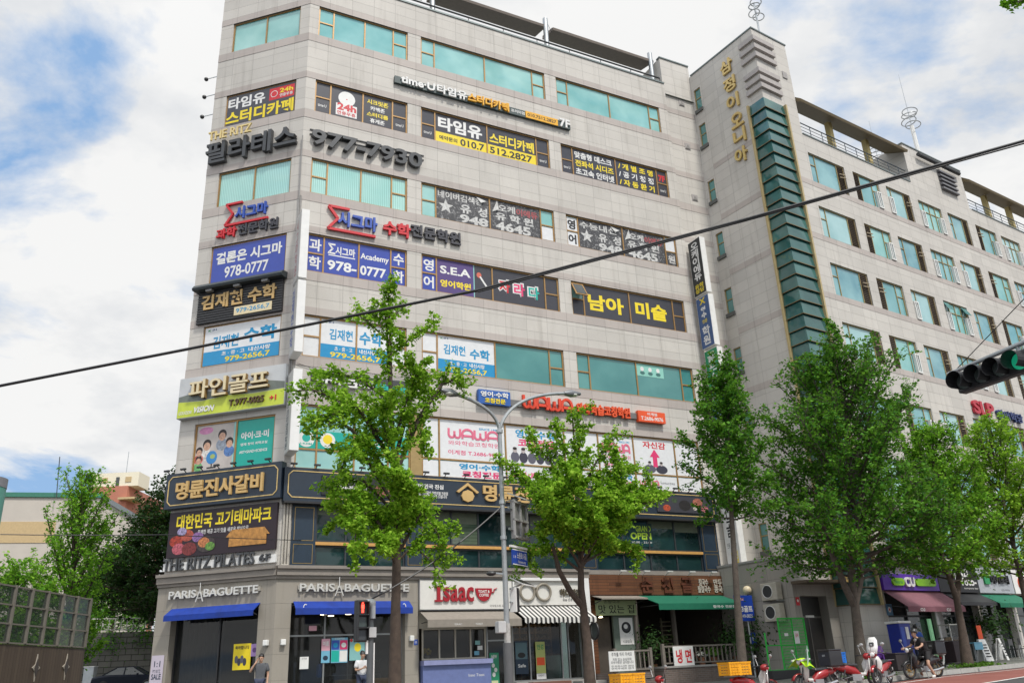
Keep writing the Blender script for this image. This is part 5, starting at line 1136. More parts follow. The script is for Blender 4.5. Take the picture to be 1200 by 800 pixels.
poster(FA, (11.0, .52, 11.45, .74), -.11, W_, 'small white sheet under the lime optician poster', [('EVENT', (.2, .2, .8, .5), GY, .0)])
t = thing('hanging_lamp', 'black ring shaped sign hanging at the right end of the optician', 'hanging sign', FA.pt(13.46, 2.1, .5)); MB().ring(FA.pt(13.46, 2.35, .75), dA.to_3d(), .34, .05, 24, 8).build('ring', M_black, t, smooth=True); MB().bar(FA.pt(13.46, 2.72, .34), FA.pt(13.46, 2.72, .8), .04, .04).build('bracket', M_black, t); MB().disc(FA.pt(13.46, 2.35, .75), dA.to_3d(), .31, 24, .02).build('face', mat('smoky_mirror', (.1, .12, .12), .15), t)

# noodle restaurant
M_wood = stone('timber_boards', dA, pc(118, 76, 48), pc(98, 60, 38), 2.4, .13, joint=.008, mcol=(.03, .015, .01), streak=.5, offset=.37)
t = thing('fascia_sign', 'brown timber board fascia with carved wooden noodle house letters', 'fascia sign', FA.pt(17.6, 3.8, .1))
MB().fb(FA, 13.66, 3.88, 21.5, 4.76, .02, .25).build('board', M_wood, t)
for ch, x in zip('순천골', (758, 782, 805)):
    u = (16.76, 4.32)[0] if ch == '순' else ((17.92, 4.33)[0] if ch == '천' else (19.05, 4.33)[0]); txt(ch, FA, (u - .33, 3.96, u + .33, 4.66), .25, mat('carved_wood', pc(96, 48, 26), .6), t, .03, .08)
for x, s_ in (((20.07, 4.33)[0], '칼국수\n팥칼국수'), ((21.05, 4.34)[0], '만두국\n콩국수')): txt(s_, FA, (x - .38, 3.98, x + .38, 4.62), .25, mat('white_wood_letter', pc(206, 198, 186), .5), t, .02, .04)
for x in (15.3, 16.6, 17.9, 19.2, 20.5):
    b = MB(); b.bar(FA.pt(x, 4.76, .2), FA.pt(x, 4.9, .6), .03, .03); b.bar(FA.pt(x - .16, 4.9, .62), FA.pt(x + .16, 4.9, .62), .1, .06); b.build('spotlight', mat('pale_spot', (.5, .5, .48), .5), t)
t = awning(FA, 16.3, 21.1, 3.86, 3.36, 1.7, .24, mat('green_canvas', pc(10, 112, 84), .7, var=.12), 'dark green awning over the noodle restaurant terrace')
txt('칼국수 전문점', FA, (19.3, 3.18, 20.6, 3.30), 1.715, W_, t, .02)
awning(FA, 13.8, 16.25, 3.84, 3.66, 1.0, .03, M_gawn, 'small grey side awning beside the dark green awning')
t = poster(FA, (14.0, 3.02, 16.15, 3.66), .1, pm('palegreensign', 170, 186, 140), 'pale green board with black brushed restaurant words under the grey side awning', [('손칼국수', (.2, .02, .6, .2), GY, .0), ('맛 있는 집', (.06, .30, .94, .88), K_, .01)], 'wall sign', 'wall_sign', .06)
MB().fb(FA, 15.0, .4, 16.1, 3.0, -.2, -.08).build('green_panel', mat('grey_green_panel', pc(108, 122, 112), .6), mb)
MB().fb(FA, 13.72, .4, 14.1, 3.9, -.25, -.05).build('timber_pier', M_wood, mb); MB().fb(FA, 16.1, .3, 16.28, 3.85, -.2, .06).build('timber_post', mat('grey_timber', (.16, .14, .12), .7), mb); MB().fb(FA, 18.3, .3, 18.42, 3.85, -.2, .0).build('timber_post', MATS['grey_timber'], mb)
t = poster(FA, (15.30, 1.78, 16.02, 2.92), -.07, W_, 'white poster with a black bowl by the restaurant door', [('o', (.15, .15, .85, .58), K_), ('o', (.25, .2, .75, .5), GY), ('o', (.32, .24, .62, .42), W_), ('시골밥상', (.15, .84, .85, .94), GY, .0)])
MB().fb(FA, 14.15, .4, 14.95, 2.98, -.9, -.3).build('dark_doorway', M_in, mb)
lamps(FA, [(14.25, 2.95, .1)], mb, s=.08)
b = MB()
for k in range(9): b.fb(FA, 18.9, 1.2 + .2 * k, 19.5, 1.25 + .2 * k, -2, -1.9)
b.fb(FA, 18.95, 1.1, 19.0, 3, -2, -1.9); b.build('room_divider', mat('pale_lattice', (.25, .22, .15), .7), mb)
# brick terrace base, stairs and timber railings
M_brick = stone('terrace_brick', dA, (.15, .11, .095), (.11, .085, .075), .24, .08, joint=.012, mcol=(.17, .155, .14), streak=.5, offset=.5)
te = thing('brick_terrace', 'low dark brick terrace in front of the noodle restaurant', 'terrace', FA.pt(18, 0, 1))
MB().fb(FA, 13.7, -.1, 15.6, .62, .05, 1.85).build('terrace_base', M_brick, te); MB().fb(FA, 16.05, -.1, 20.9, .72, .05, 2.0).build('terrace_base', M_brick, te)
b = MB()
for k in range(3): b.fb(FA, 15.62, -.1, 16.03, .2 + .17 * k, .05, 1.9 - .35 * k)
for k in range(3): b.fb(FA, 12.5, -.1, 13.68, .10 + .14 * k, .3, 1.9 - .4 * k)
b.build('step', M_concrete, te)
MB().fb(FA, 16.0, .72, 20.95, .80, .03, 2.05).build('coping', M_concrete, te)
def timber_rail(u0, u1, z0, z1, d, label):
    t = thing('timber_railing', label, 'railing', FA.pt((u0 + u1) / 2, z0, d)); b = MB(); b.fb(FA, u0, z1 - .07, u1, z1, d - .05, d + .05); b.fb(FA, u0, z0 + .08, u1, z0 + .14, d - .03, d + .03); b.build('rail', MATS['grey_timber'], t); b = MB(); n = int((u1 - u0) / .24)
    for k in range(n + 1): u = u0 + .02 + (u1 - u0 - .09) * k / n; b.fb(FA, u, z0 + .14, u + .05, z1 - .07, d - .025, d + .025)
    b.build('balusters', MATS['grey_timber'], t)
    for u in (u0 - .1, u1): MB().fb(FA, u, z0, u + .12, z1 + .08, d - .07, d + .07).build('post', MATS['grey_timber'], t)
timber_rail(16.15, 20.8, .80, 1.62, 1.9, 'weathered timber railing on the brick terrace behind the red noodle notice'); timber_rail(13.8, 15.5, .62, 1.5, 1.75, 'short timber railing behind the white notice board left of the terrace steps')
poster(FA, (13.38, 0.69, 14.66, 1.47), 1.84, W_, 'white notice board with small black writing on the short railing', [('주차를 하지 마세요', (.1, .06, .9, .26), K_, .0), ('저희 업소 손님외에\n외부차량은 금지합니다', (.06, .34, .94, .64), GY, .0), ('주차하시면 견인\n연락주세요 감사', (.06, .70, .94, .92), GY, .0)], 'notice', 'notice_board', .04)
poster(FA, (16.58, 0.78, 17.65, 1.58), 1.98, W_, 'white notice with red cold noodle letters on the terrace railing', [('냉 면', (.12, .16, .88, .86), RD, .03)], 'notice', 'notice_board', .04)
# plants: leafy bundles built from many small leaves
def leaf_mat(name, cols, trans=.35):
    if name in MATS: return MATS[name]
    m, t, b = newmat(name); g = nd(t, 'ShaderNodeNewGeometry')
    c = ramp(t, g.outputs['Random Per Island'], [(i / max(1, len(cols) - 1), k) for i, k in enumerate(cols)])
    b.inputs['Roughness'].default_value = .6; b.inputs['Specular IOR Level'].default_value = .08; t.links.new(c, b.inputs['Base Color'])
    tr = nd(t, 'ShaderNodeBsdfTranslucent'); t.links.new(mix(t, .35, c, (.22, .42, .03), 'MIX'), tr.inputs[0])
    ms_ = nd(t, 'ShaderNodeMixShader'); ms_.inputs[0].default_value = trans; t.links.new(b.outputs[0], ms_.inputs[1]); t.links.new(tr.outputs[0], ms_.inputs[2])
    out = [n for n in t.nodes if n.type == 'OUTPUT_MATERIAL'][0]; t.links.new(ms_.outputs[0], out.inputs[0])
    MATS[name] = m; return m
import numpy as np
def leaves(name, centers, size, m, parent, seed=1, droop=.3):
    """centers: (n,3) leaf positions; every leaf is a small folded fan of two faces"""
    r = np.random.default_rng(seed); c = np.asarray(centers, float); n = len(c)
    nrm = r.normal(size=(n, 3)); nrm[:, 2] = np.abs(nrm[:, 2]) + .55; nrm /= np.linalg.norm(nrm, axis=1)[:, None]
    a = r.normal(size=(n, 3)); a[:, 2] -= droop; a -= nrm * (a * nrm).sum(1)[:, None]; a /= np.linalg.norm(a, axis=1)[:, None] + 1e-9
    b_ = np.cross(nrm, a); s = size * r.uniform(.5, 1.3, n)[:, None]
    v = np.stack([c, c + a * s * .75 + b_ * s * .55 - nrm * s * .12, c + a * s, c + a * s * .75 - b_ * s * .55 - nrm * s * .12], 1)
    org = world_org(parent) if parent is not None else Vector((0, 0, 0)); v = (v - np.array(org)).reshape(-1, 3)
    i = np.arange(n)[:, None] * 4; f = np.concatenate([i + np.array([[0, 1, 2]]), i + np.array([[0, 2, 3]])], 1).reshape(-1, 3)
    me = bpy.data.meshes.new(name); me.vertices.add(len(v)); me.vertices.foreach_set('co', v.astype(np.float32).ravel())
    me.loops.add(f.size); me.loops.foreach_set('vertex_index', f.astype(np.int32).ravel()); me.polygons.add(len(f)); me.polygons.foreach_set('loop_start', np.arange(0, f.size, 3, dtype=np.int32)); me.update(calc_edges=True)
    o = bpy.data.objects.new(name, me); col.objects.link(o); me.materials.append(m)
    if parent is not None: o.parent = parent
    return o
LM_d = leaf_mat('leaf_dark', [(.012, .032, .010), (.022, .055, .014), (.035, .075, .02)], .2)
def potted(loc, h, r, label, m=None, n=420, pot=(.16, .3), potm=None, seed=3, leaf=.10):
    t = thing('potted_plant', label, 'plant', loc); L = Vector(loc); b = MB(); b.tube([L, L + Vector((0, 0, pot[1]))], [pot[0] * .75, pot[0]], 12); b.build('pot', potm or mat('terracotta', (.25, .11, .06), .8), t)
    rr = np.random.default_rng(seed); c = rr.normal(size=(n, 3)) * np.array([r * .45, r * .45, h * .24]) + np.array([L.x, L.y, L.z + pot[1] + h * .5])
    leaves('foliage', c, leaf, m or LM_d, t, seed); b = MB()
    for k in range(4): b.tube([L + Vector((0, 0, pot[1] * .9)), L + Vector((rr.normal() * r * .3, rr.normal() * r * .3, pot[1] + h * .6))], .015, 5)
    b.build('stem', mat('bark_small', (.06, .045, .03), .8), t); return t
potted(FA.pt(16.15, .6, 1.1), 1.5, .8, 'dark shrub in a pot at the terrace steps', n=600, seed=11)
potted(FA.pt(19.2, .80, 1.45), .4, .5, 'leafy potted plant with bright leaves on the terrace behind the railing', leaf_mat('leaf_bright', [(.05, .13, .02), (.10, .22, .03)]), n=200, seed=12)
for k in range(2): potted(FA.pt(17.9 + k * .75, .80, 1.3), .3, .35, ('red flowering pot on the terrace beside the red noodle notice', 'white flowering pot on the terrace')[k], (pm('bloomred', 170, 50, 60), pm('bloomwhite', 230, 230, 220))[k], n=90, seed=20 + k, leaf=.07)
potted(FA.pt(21.2, .1, 1.5), 2.6, 1.5, 'tall dark shrub between the terrace and the green gate', n=1500, seed=13, pot=(.3, .4), leaf=.13)
potted(FA.pt(20.6, .8, 1.3), 1.4, .9, 'dark bushy shrub at the right end of the terrace', n=700, seed=14, leaf=.11)

# green gate, air conditioners, blue banner by the notch
gt = thing('mesh_gate', 'bright green steel mesh gate leaning in front of the entrance block', 'gate', FE.pt(-4.2, .1, .7))
GRN = mat('bright_green_paint', pc(30, 190, 60), .5)
Fg = Frame((TOW - nD * .2), dD, nD); q = (-6.09, 0.69, -4.01, 2.40)
b = MB(); x0, x1 = -6.1, -3.55; zb, zt = .35, 2.45
for x in (x0, x0 + .9, x0 + 1.75, x1): b.tube([Fg.pt(x, zb, 0), Fg.pt(x, zt - (.55 if x == x0 else 0), 0)], .035, 6)
for z in (zb + .1, (zb + zt) / 2): b.tube([Fg.pt(x0, z, 0), Fg.pt(x1, z, 0)], .025, 6)
b.tube([Fg.pt(x0 + .9, zt, 0), Fg.pt(x1, zt, 0)], .035, 6); b.build('frame', GRN, gt); b = MB()
for k in range(1, 20): b.tube([Fg.pt(x0 + .9 + (x1 - x0 - .9) * k / 20, zb + .1, 0), Fg.pt(x0 + .9 + (x1 - x0 - .9) * k / 20, zt, 0)], .011, 4)
for k in range(1, 18): b.tube([Fg.pt(x0 + .9, zb + .1 + (zt - zb) * k / 18, .008), Fg.pt(x1, zb + .1 + (zt - zb) * k / 18, .008)], .011, 4)
b.build('wire_mesh', GRN, gt)
poster(Fg, (-4.35, 1.45, -4.05, 1.95), .04, W_, 'white paper notice tied to the green mesh gate', [('금지', (.2, .2, .8, .5), RD, .02)], 'notice', 'notice')
poster(Fg, (-4.95, 1.75, -4.72, 1.87), .04, W_, 'tiny white tag in the middle of the green mesh gate', [], 'notice', 'notice')
b = MB(); b.fb(Fg, -6.3, .1, -2.9, .45, -.3, .3); tag(b.build('planter_box', M_black, None, bevel=.03), 'long black planter trough at the foot of the green mesh gate', 'planter')
def acunit(u, z, lab):
    t = thing('outdoor_unit', lab, 'air conditioner', Fs.pt(u, z, .05)); MB().fb(Fs, u - .45, z, u + .45, z + .75, .12, .48).build('casing', mat('ac_beige', pc(196, 190, 176), .5), t, bevel=.02)
    MB().ring(Fs.pt(u - .08, z + .38, .485), Vector((-dD.x, -dD.y, 0)), .28, .02, 24, 6).build('fan_ring', W_, t); MB().disc(Fs.pt(u - .08, z + .38, .482), Vector((-dD.x, -dD.y, 0)), .26, 20, .004).build('fan_guard', M_dark, t)
    b = MB()
    for x in (-.4, .4): b.bar(Fs.pt(u + x, z - .03, 0), Fs.pt(u + x, z - .03, .5), .04, .04)
    b.build('bracket', M_steel, t)
acunit(3.35, 3.35, 'upper outdoor air conditioner unit on the side of the entrance block'); acunit(3.35, 2.45, 'lower outdoor air conditioner unit on the side of the entrance block')
poster(FA, (20.17, 2.56, 21.22, 3.68), 2.15, pm('royalblue', 24, 70, 180), 'blue golf practice sign board with white letters between terrace and gate', [('파3골프', (.06, .40, .94, .66), W_, .04), ('T.949-0025', (.1, .74, .9, .88), W_, .02), ('#', (.1, .1, .5, .2), pm('palepink', 0, 0, 0))], 'wall sign', 'wall_sign', .05)
b = MB(); bu = (20.88, 2.08)[0]; b.tube([FA.pt(bu, 0, 2.1), FA.pt(bu, 2.6, 2.1)], .05, 8); tag(b.build('sign_post', M_steel, None, smooth=True), 'steel post under the blue golf practice board', 'post')
poster(FA, (20.87, 1.56, 21.13, 2.05), 2.17, pm('royalblue', 0, 0, 0), 'small blue notice low on the steel post', [('P', (.25, .2, .75, .7), W_, .02)], 'notice', 'notice')
t = thing('globe_lamp', 'cream globe lamp in front of the air conditioner units', 'lamp', FA.pt(20.6, 3.5, 1.9)); gp = FA.pt((21.17, 3.93)[0], (21.17, 3.93)[1], 2.0); MB().ball(gp, .2, 14, 10).build('globe', mat('globe_cream', (.65, .56, .38), .3), t, smooth=True); MB().tube([gp - Vector((0, 0, gp.z)), gp - Vector((0, 0, .18))], .03, 8).build('pole', M_dark, t)
t = poster(FE, (-0.87, 3.99, -0.03, 4.27), .95, pm('ochresign', 200, 170, 100), 'small amber entrance sign on the canopy of the entrance block', [('주차', (.2, .25, .8, .75), NV, .02)], 'wall sign', 'wall_sign', .1)
txt('경희한의원', FE, (-.15, 4.2, .9, 4.42), 1.0, W_, t, .02, .03)
poster(FE, (-2.88, 3.05, -2.66, 3.4), .03, RD, 'small red hydrant plate beside the steel entrance door', [('o', (.25, .25, .75, .6), W_)], 'plate', 'wall_plate')

# ================================================================== shops of the street wing
def dshop(u0, u1, z1, gm=M_dgl):
    b = MB(); 
    for x in (u0, (u0 + u1) / 2, u1): b.fb(FD, x - .04, .2, x + .04, z1, -.42, -.34)
    b.fb(FD, u0, 2.5, u1, 2.58, -.42, -.35); o = b.build('shopfront', M_dark, tb); MB().fb(FD, u0, .1, u1, z1, -.45, -.43).build('pane', gm, o)
for a, e in ((2.2, 6.2), (6.6, 9.9), (10.2, 13.2), (13.6, 17), (18, 22), (23, 28)): dshop(a, e, 3.6)
MB().fb(FD, 6.0, .3, 6.6, 3.6, -.05, .0).build('pier', W_, tb)
CUP = mat('violet_board', pc(92, 40, 176), .45); LIM = pm('lime', 140, 206, 30)
t = sign('fascia_sign', 'violet convenience store fascia with lime bars and white CU letters', 'fascia sign', FD, (1.86, 3.66, 6.32, 4.40), .02, .3, CUP, [('CU', (.36, .20, .53, .80), W_, .03, .1)])
for a, e in ((2.5, 3.42), (4.35, 6.0)):
    b = MB(); b.prism([(a + .17 + .17 * cos(x), 4.03 + .17 * sin(x)) for x in [pi / 2 + pi * i / 8 for i in range(9)]] + [(e - .17 + .17 * cos(x), 4.03 + .17 * sin(x)) for x in [-pi / 2 + pi * i / 8 for i in range(9)]], FD.pt, .3, .38); b.build('lime_bar', LIM, t)
txt('Nice to', FD, (2.65, 3.95, 3.25, 4.1), .384, pm('green', 0, 0, 0), t, .01)
t = awning(FD, 2.0, 6.6, 3.62, 2.82, 1.2, .2, mat('mauve_canvas', pc(140, 92, 104), .8, var=.15), 'mauve awning over the convenience store'); txt('CU', FD, (2.9, 2.64, 3.25, 2.78), 1.22, W_, t, .03); txt('CU', FD, (5.0, 2.64, 5.35, 2.78), 1.22, W_, t, .03)
t = sign('fascia_sign', 'black fascia with white hand drawn tempura shop letters', 'fascia sign', FD, (6.40, 3.62, 9.85, 5.02), .02, .28, K_, [('GANZI', (.36, .16, .80, .46), W_, .03), ('KYoto-', (.44, .48, .98, .76), W_, .03), ('tempura bar', (.62, .82, 1.0, .9), W_, .0)])
awning(FD, 6.7, 9.95, 3.58, 3.05, 1.0, .12, M_black, 'black awning under the black tempura shop fascia')
t = sign('fascia_sign', 'silver fascia with green square and dark raised letters', 'fascia sign', FD, (9.95, 3.62, 13.3, 5.06), .02, .28, mat('silver_board', pc(180, 184, 192), .45), [('#', (.16, .36, .30, .70), pm('green', 0, 0, 0), 0, .08), ('야키토리', (.34, .38, .86, .68), K_, .04, .1), ('02-976', (.62, .86, .86, .92), K_, .0)])
awning(FD, 10.0, 13.5, 3.55, 3.02, 1.1, .18, MATS['green_canvas'], 'dark green awning under the silver fascia')
t = sign('fascia_sign', 'white fascia with round orange emblem at the right edge of the street wing', 'fascia sign', FD, (13.45, 3.62, 18.5, 4.86), .02, .26, W_, [('떡볶이', (.45, .25, .95, .75), RD, .03)]); MB().disc(FD.pt(14.25, 4.15, .28), Vector((nD.x, nD.y, 0)), .36, 24, .06).build('emblem', OR, t); MB().disc(FD.pt(14.25, 4.15, .315), Vector((nD.x, nD.y, 0)), .22, 24, .03).build('emblem', CR, t)
t = thing('letter_sign', 'red and navy raised academy letters high on the street wing behind tree tips', 'letter sign', FD.pt(16, 13.8, .1))
txt('SLP', FD, (14.15, 13.75, 16.4, 14.6), .03, mat('red_letter', pc(190, 40, 60), .4), t, .04, .15); txt('영어학당', FD, (16.7, 13.75, 19.6, 14.35), .03, mat('navy_letter', pc(40, 56, 110), .4), t, .03, .15)
poster(FD, (2.1, 2.55, 2.55, 3.05), .03, pm('paleblue2', 90, 140, 180), 'pale blue square plate with a red dot under the mauve awning', [('o', (.25, .25, .75, .75), W_), ('o', (.38, .38, .62, .62), RD)], 'plate', 'wall_plate')
MB().fb(FD, 5.65, .5, 5.85, 2.4, -.3, -.2).build('lit_fridge', mat('lit_fridge_green', (.25, .55, .3), .4, emit=.25), tb)
# ================================================================== street trees
M_bark = mat('ginkgo_bark', (.075, .055, .042), .9, var=.35, scale=7, bump=.8)
M_barkg = mat('grey_bark', (.085, .07, .056), .9, var=.35, scale=7, bump=.8)
LG1 = leaf_mat('leaf_ginkgo_light', [(.10, .24, .014), (.22, .42, .028), (.40, .62, .07)], .46)
LG2 = leaf_mat('leaf_ginkgo_mid', [(.055, .19, .014), (.15, .36, .025), (.30, .54, .055)], .44)
LG3 = leaf_mat('leaf_ginkgo_deep', [(.020, .095, .012), (.062, .20, .02), (.16, .36, .042)], .38)
def along(pts, t):
    pts = [np.array(p, float) for p in pts]; L = [np.linalg.norm(b - a) for a, b in zip(pts, pts[1:])]; T = t * sum(L)
    for a, b, l in zip(pts, pts[1:], L):
        if T <= l or b is pts[-1]: return a + (b - a) * min(1, T / max(l, 1e-6))
        T -= l
def tree(label, trunk, rad, limbs, leafm, leaf=.12, n=14000, spread=.42, seed=1, bark=None, group='ginkgo trees along the kerb', name='ginkgo_tree', tight=.085, rise=.35, sub=3):
    """trunk = list of points; limbs = list of (points, weight, spread)"""
    r = np.random.default_rng(seed); t = thing(name, label, 'tree', trunk[0], group)
    b = MB(); m = len(trunk); b.tube(trunk, [rad * (1.35 if i == 0 else 1) * (1 - .86 * i / (m - 1)) for i in range(m)], 10)
    tk = b.build('trunk', bark or M_bark, t, smooth=True)
    b = MB(); cl = []; shoots = []
    for pts, w, sp in limbs:
        L = sum((Vector(q) - Vector(p)).length for p, q in zip(pts, pts[1:]))
        b.tube(pts, [max(.012, .016 * L + .010) * (1 - .8 * i / max(1, len(pts) - 1)) for i in range(len(pts))], 6)
        ns = max(3, int(L * sub * 2.2)); per = w / ns
        for j in range(ns):
            u = .2 + .8 * ((j + r.random()) / ns) ** .85; a = along(pts, u); e0 = along(pts, min(1, u + .12)); ld = e0 - along(pts, max(0, u - .12)); ld /= np.linalg.norm(ld) + 1e-9
            dv = r.normal(size=3); dv = dv - ld * dv.dot(ld) * .5; dv /= np.linalg.norm(dv) + 1e-9; dv = dv * .8 + ld * .55 + np.array([0, 0, rise]); dv /= np.linalg.norm(dv)
            ln = sp * r.uniform(.8, 2.3); shoots.append((a, dv, ln, per * ln)); b.tube([tuple(a), tuple(a + dv * ln)], [.012, .004], 4, caps=False)
    tot = sum(q[3] for q in shoots)
    for a, dv, ln, w in shoots:
        k = max(4, int(n * w / tot)); tt_ = r.uniform(.05, 1.05, k)[:, None]; sag = np.array([0, 0, -.10]) * ln * tt_ ** 2
        cl.append(a + dv * ln * tt_ + sag + r.normal(size=(k, 3)) * (tight * (1.15 - .6 * tt_)))
    b.build('limbs', bark or M_bark, t, smooth=True)
    leaves('crown', np.concatenate(cl), leaf, leafm, t, seed + 50); return t
def auto_limbs(base, h0, h1, prof, n, seed, tilt=.75, axis=None, sp=.4):
    """ascending limbs filling an uneven envelope; prof(h 0..1) = radius"""
    r = np.random.default_rng(seed); out = []
    for i in range(n):
        f = (i + r.random()) / n; az = i * 2.39996 + r.normal() * .35; R_ = prof(f) * r.uniform(.62, 1.12)
        z = h0 + (h1 - h0) * f; c = np.array(axis(z) if axis else (base[0], base[1], z))
        up = R_ * tilt * (.35 + .85 * min(1, f * 2.2)) * r.uniform(.6, 1.3); e = c + np.array([cos(az) * R_, sin(az) * R_, up]); mid = c + (e - c) * .5 + np.array([0, 0, -.06 * R_])
        out.append(([tuple(c), tuple(mid), tuple(e)], R_ ** 1.2 + .45, sp * (.6 + .25 * R_)))
    return out
def kp(off, px, z): u = px; q = TOW + dD * u + nD * off; return Vector((q.x, q.y, z))
def kd(u, z, off=4.2, dx=0): q = TOW + dD * u + nD * (off + dx); return (q.x, q.y, z)
def pxlimbs(lst, seed, off=4.2):
    """limbs given in the plane of the kerb (u, z) with a real sideways depth"""
    r = np.random.default_rng(seed); out = []
    for pts, w, sp, dep in lst: out.append(([kd(u, z, off, dep * k / max(1, len(pts) - 1)) for k, (u, z) in enumerate(pts)], w, sp))
    return out
# tree 1: tallest, loose, with drooping side limbs
T1 = pxlimbs([
 ([(-25.04, 7.97), (-25.14, 9.75), (-25.32, 11.37)], 1.3, .30, .3),
 ([(-25.13, 9.23), (-24.46, 9.97), (-23.90, 10.38)], .45, .22, .5), ([(-25.14, 9.75), (-25.81, 10.15), (-26.28, 10.26)], .35, .2, .3), ([(-25.20, 10.26), (-24.74, 10.84), (-24.41, 11.18)], .3, .2, -.4), ([(-25.23, 10.39), (-25.66, 10.55), (-25.87, 10.66)], .25, .2, -.3),
 ([(-25.04, 7.97), (-25.90, 8.59), (-26.58, 8.78), (-26.92, 8.63)], .8, .25, -.8), ([(-25.00, 6.75), (-26.25, 7.80), (-27.23, 8.10), (-27.70, 8.03)], 1.0, .27, -.5),
 ([(-24.99, 6.28), (-26.12, 7.63), (-26.78, 7.54), (-27.06, 6.88)], .8, .3, .6), ([(-24.96, 5.81), (-26.23, 6.97), (-26.96, 7.28), (-27.60, 7.07)], 1.1, .3, .4),
 ([(-24.94, 5.81), (-24.19, 7.58), (-23.49, 8.65), (-23.00, 8.88), (-22.90, 8.47)], 1.2, .32, .3), ([(-24.94, 6.16), (-24.35, 8.06), (-23.91, 8.95), (-23.68, 9.20)], .7, .3, -.6), ([(-24.46, 7.30), (-24.19, 7.33), (-24.08, 6.48)], .5, .2, .2),
 ([(-24.93, 5.12), (-25.84, 6.20), (-26.45, 6.41), (-26.78, 5.66)], 1.1, .3, .8), ([(-24.90, 4.89), (-25.66, 5.75), (-26.19, 5.71), (-26.36, 5.13)], .8, .3, -1.0), ([(-24.91, 5.81), (-25.49, 7.18), (-25.75, 7.63)], 1.0, .42, 1.0), ([(-24.95, 6.76), (-24.72, 8.01), (-24.59, 8.80)], 1.0, .4, .8),
 ([(-24.87, 3.78), (-25.69, 4.85), (-26.27, 4.55), (-26.36, 3.84)], 1.5, .42, .9), ([(-24.87, 3.78), (-25.45, 5.08), (-25.82, 5.17)], 1.6, .5, -.8), ([(-24.87, 3.67), (-24.19, 4.94), (-23.81, 4.32), (-23.68, 3.71)], 1.4, .4, .6), ([(-24.87, 4.00), (-24.32, 5.16), (-24.01, 5.18)], 1.3, .45, -.9), ([(-24.87, 4.00), (-25.08, 4.88), (-25.21, 5.67)], 1.6, .5, 1.2), ([(-24.87, 3.56), (-25.43, 3.98), (-25.85, 3.75)], 1.0, .36, 1.2), ([(-24.84, 3.57), (-24.45, 4.02), (-23.99, 3.59), (-23.72, 2.85)], .35, .14, .6)], 1)
tree('tallest loose ginkgo tree with drooping side limbs before the long front', [kd(-24.85, -.75), kd(-24.84, 2.5), kd(-24.80, 5.1), kd(*(-24.94, 6.28)), kd(*(-25.10, 8.97)), kd(*(-25.29, 11.19))], .15, T1, LG1, .10, 27000, seed=3)
# tree 2: broad light crown behind the street lamp
c2 = (-18.64, 5.28)
T2 = pxlimbs([
 ([(-18.70, 5.27), (-18.69, 6.87), (-18.66, 8.41)], 1.0, .3, .3), ([(-18.70, 5.27), (-19.49, 6.80), (-20.14, 7.67)], .9, .3, -.4), ([(-18.66, 5.80), (-17.77, 7.24), (-17.30, 7.71)], .7, .28, .5), ([(-18.68, 6.33), (-19.29, 7.36), (-19.57, 7.93)], .6, .24, .4), ([(-18.73, 5.01), (-17.15, 6.46), (-16.08, 6.98)], .8, .3, -.3),
 ([(-18.75, 3.99), (-19.91, 5.46), (-21.10, 6.13), (-21.50, 6.35)], 1.2, .34, .5), ([(-18.75, 3.99), (-17.25, 5.63), (-16.06, 5.99)], 1.3, .42, .8), ([(-18.73, 4.25), (-19.41, 5.75), (-19.85, 6.24)], 1.6, .5, 1.2), ([(-18.73, 4.25), (-17.91, 5.86), (-17.68, 6.42)], 1.6, .5, 1.0), ([(-18.71, 4.50), (-18.77, 5.66), (-18.83, 6.06)], 1.6, .5, -1.4),
 ([(-18.76, 3.62), (-19.96, 4.69), (-20.79, 5.15)], 1.3, .42, 1.1), ([(-18.76, 3.62), (-17.34, 4.83), (-16.25, 5.10)], 1.3, .42, -1.0), ([(-18.77, 3.50), (-19.69, 4.21), (-20.26, 3.94), (-20.50, 3.50)], .9, .32, -.6), ([(-18.74, 3.74), (-17.57, 4.29), (-16.91, 4.06)], .9, .34, .6), ([(-18.74, 3.74), (-19.07, 4.74), (-19.31, 4.98)], 1.5, .5, 1.5), ([(-18.74, 3.74), (-18.35, 4.78), (-18.06, 5.05)], 1.5, .5, 1.6), ([(-18.73, 4.25), (-17.62, 5.34), (-16.99, 5.43)], 1.2, .45, 1.5), ([(-18.73, 4.25), (-20.24, 5.18), (-20.95, 5.51)], 1.0, .4, 1.2)], 2)
t2 = tree('broad light green ginkgo tree with a bent trunk right behind the street lamp', [kd((-18.73, 0.54)[0], -.6), kd(*(-18.72, 1.57)), kd(*(-18.81, 3.00)), kd(*(-18.73, 4.25)), kd(*(-18.68, 6.33)), kd(*(-18.68, 8.27))], .16, T2, LG1, .10, 34000, seed=5)
MB().tube([kd(*(-18.77, 2.47)), kd(*(-19.23, 2.95)), kd(*(-19.58, 3.52)), kd(*(-19.75, 4.21))], [.10, .09, .075, .05], 8).build('side_stem', M_bark, t2, smooth=True)
# tree 3: narrow, airy top beside the blade signs
z3 = lambda y: (-12.05, 5.68)[1]
T3 = pxlimbs([([(-11.81, 6.91), (-11.53, 9.48), (-11.36, 11.35)], 8, .34, .3)], 3) + auto_limbs(kd(-11.9, 0), 5.3, 10.6, lambda f: (1.35 + .6 * f) * (1 - f) ** .6 + .2, 46, 31, .9, axis=lambda z: kd(-12.0 + .1 * (z - 5.6), z))
tree('slender ginkgo tree with airy top beside the white noodle blade sign', [kd(-12.5, -.4), kd(-12.25, 2.8), kd(*(-11.96, 5.69)), kd(*(-11.57, 8.82)), kd(*(-11.39, 11.18))], .14, T3, LG3, .105, 17000, seed=7, bark=M_barkg)
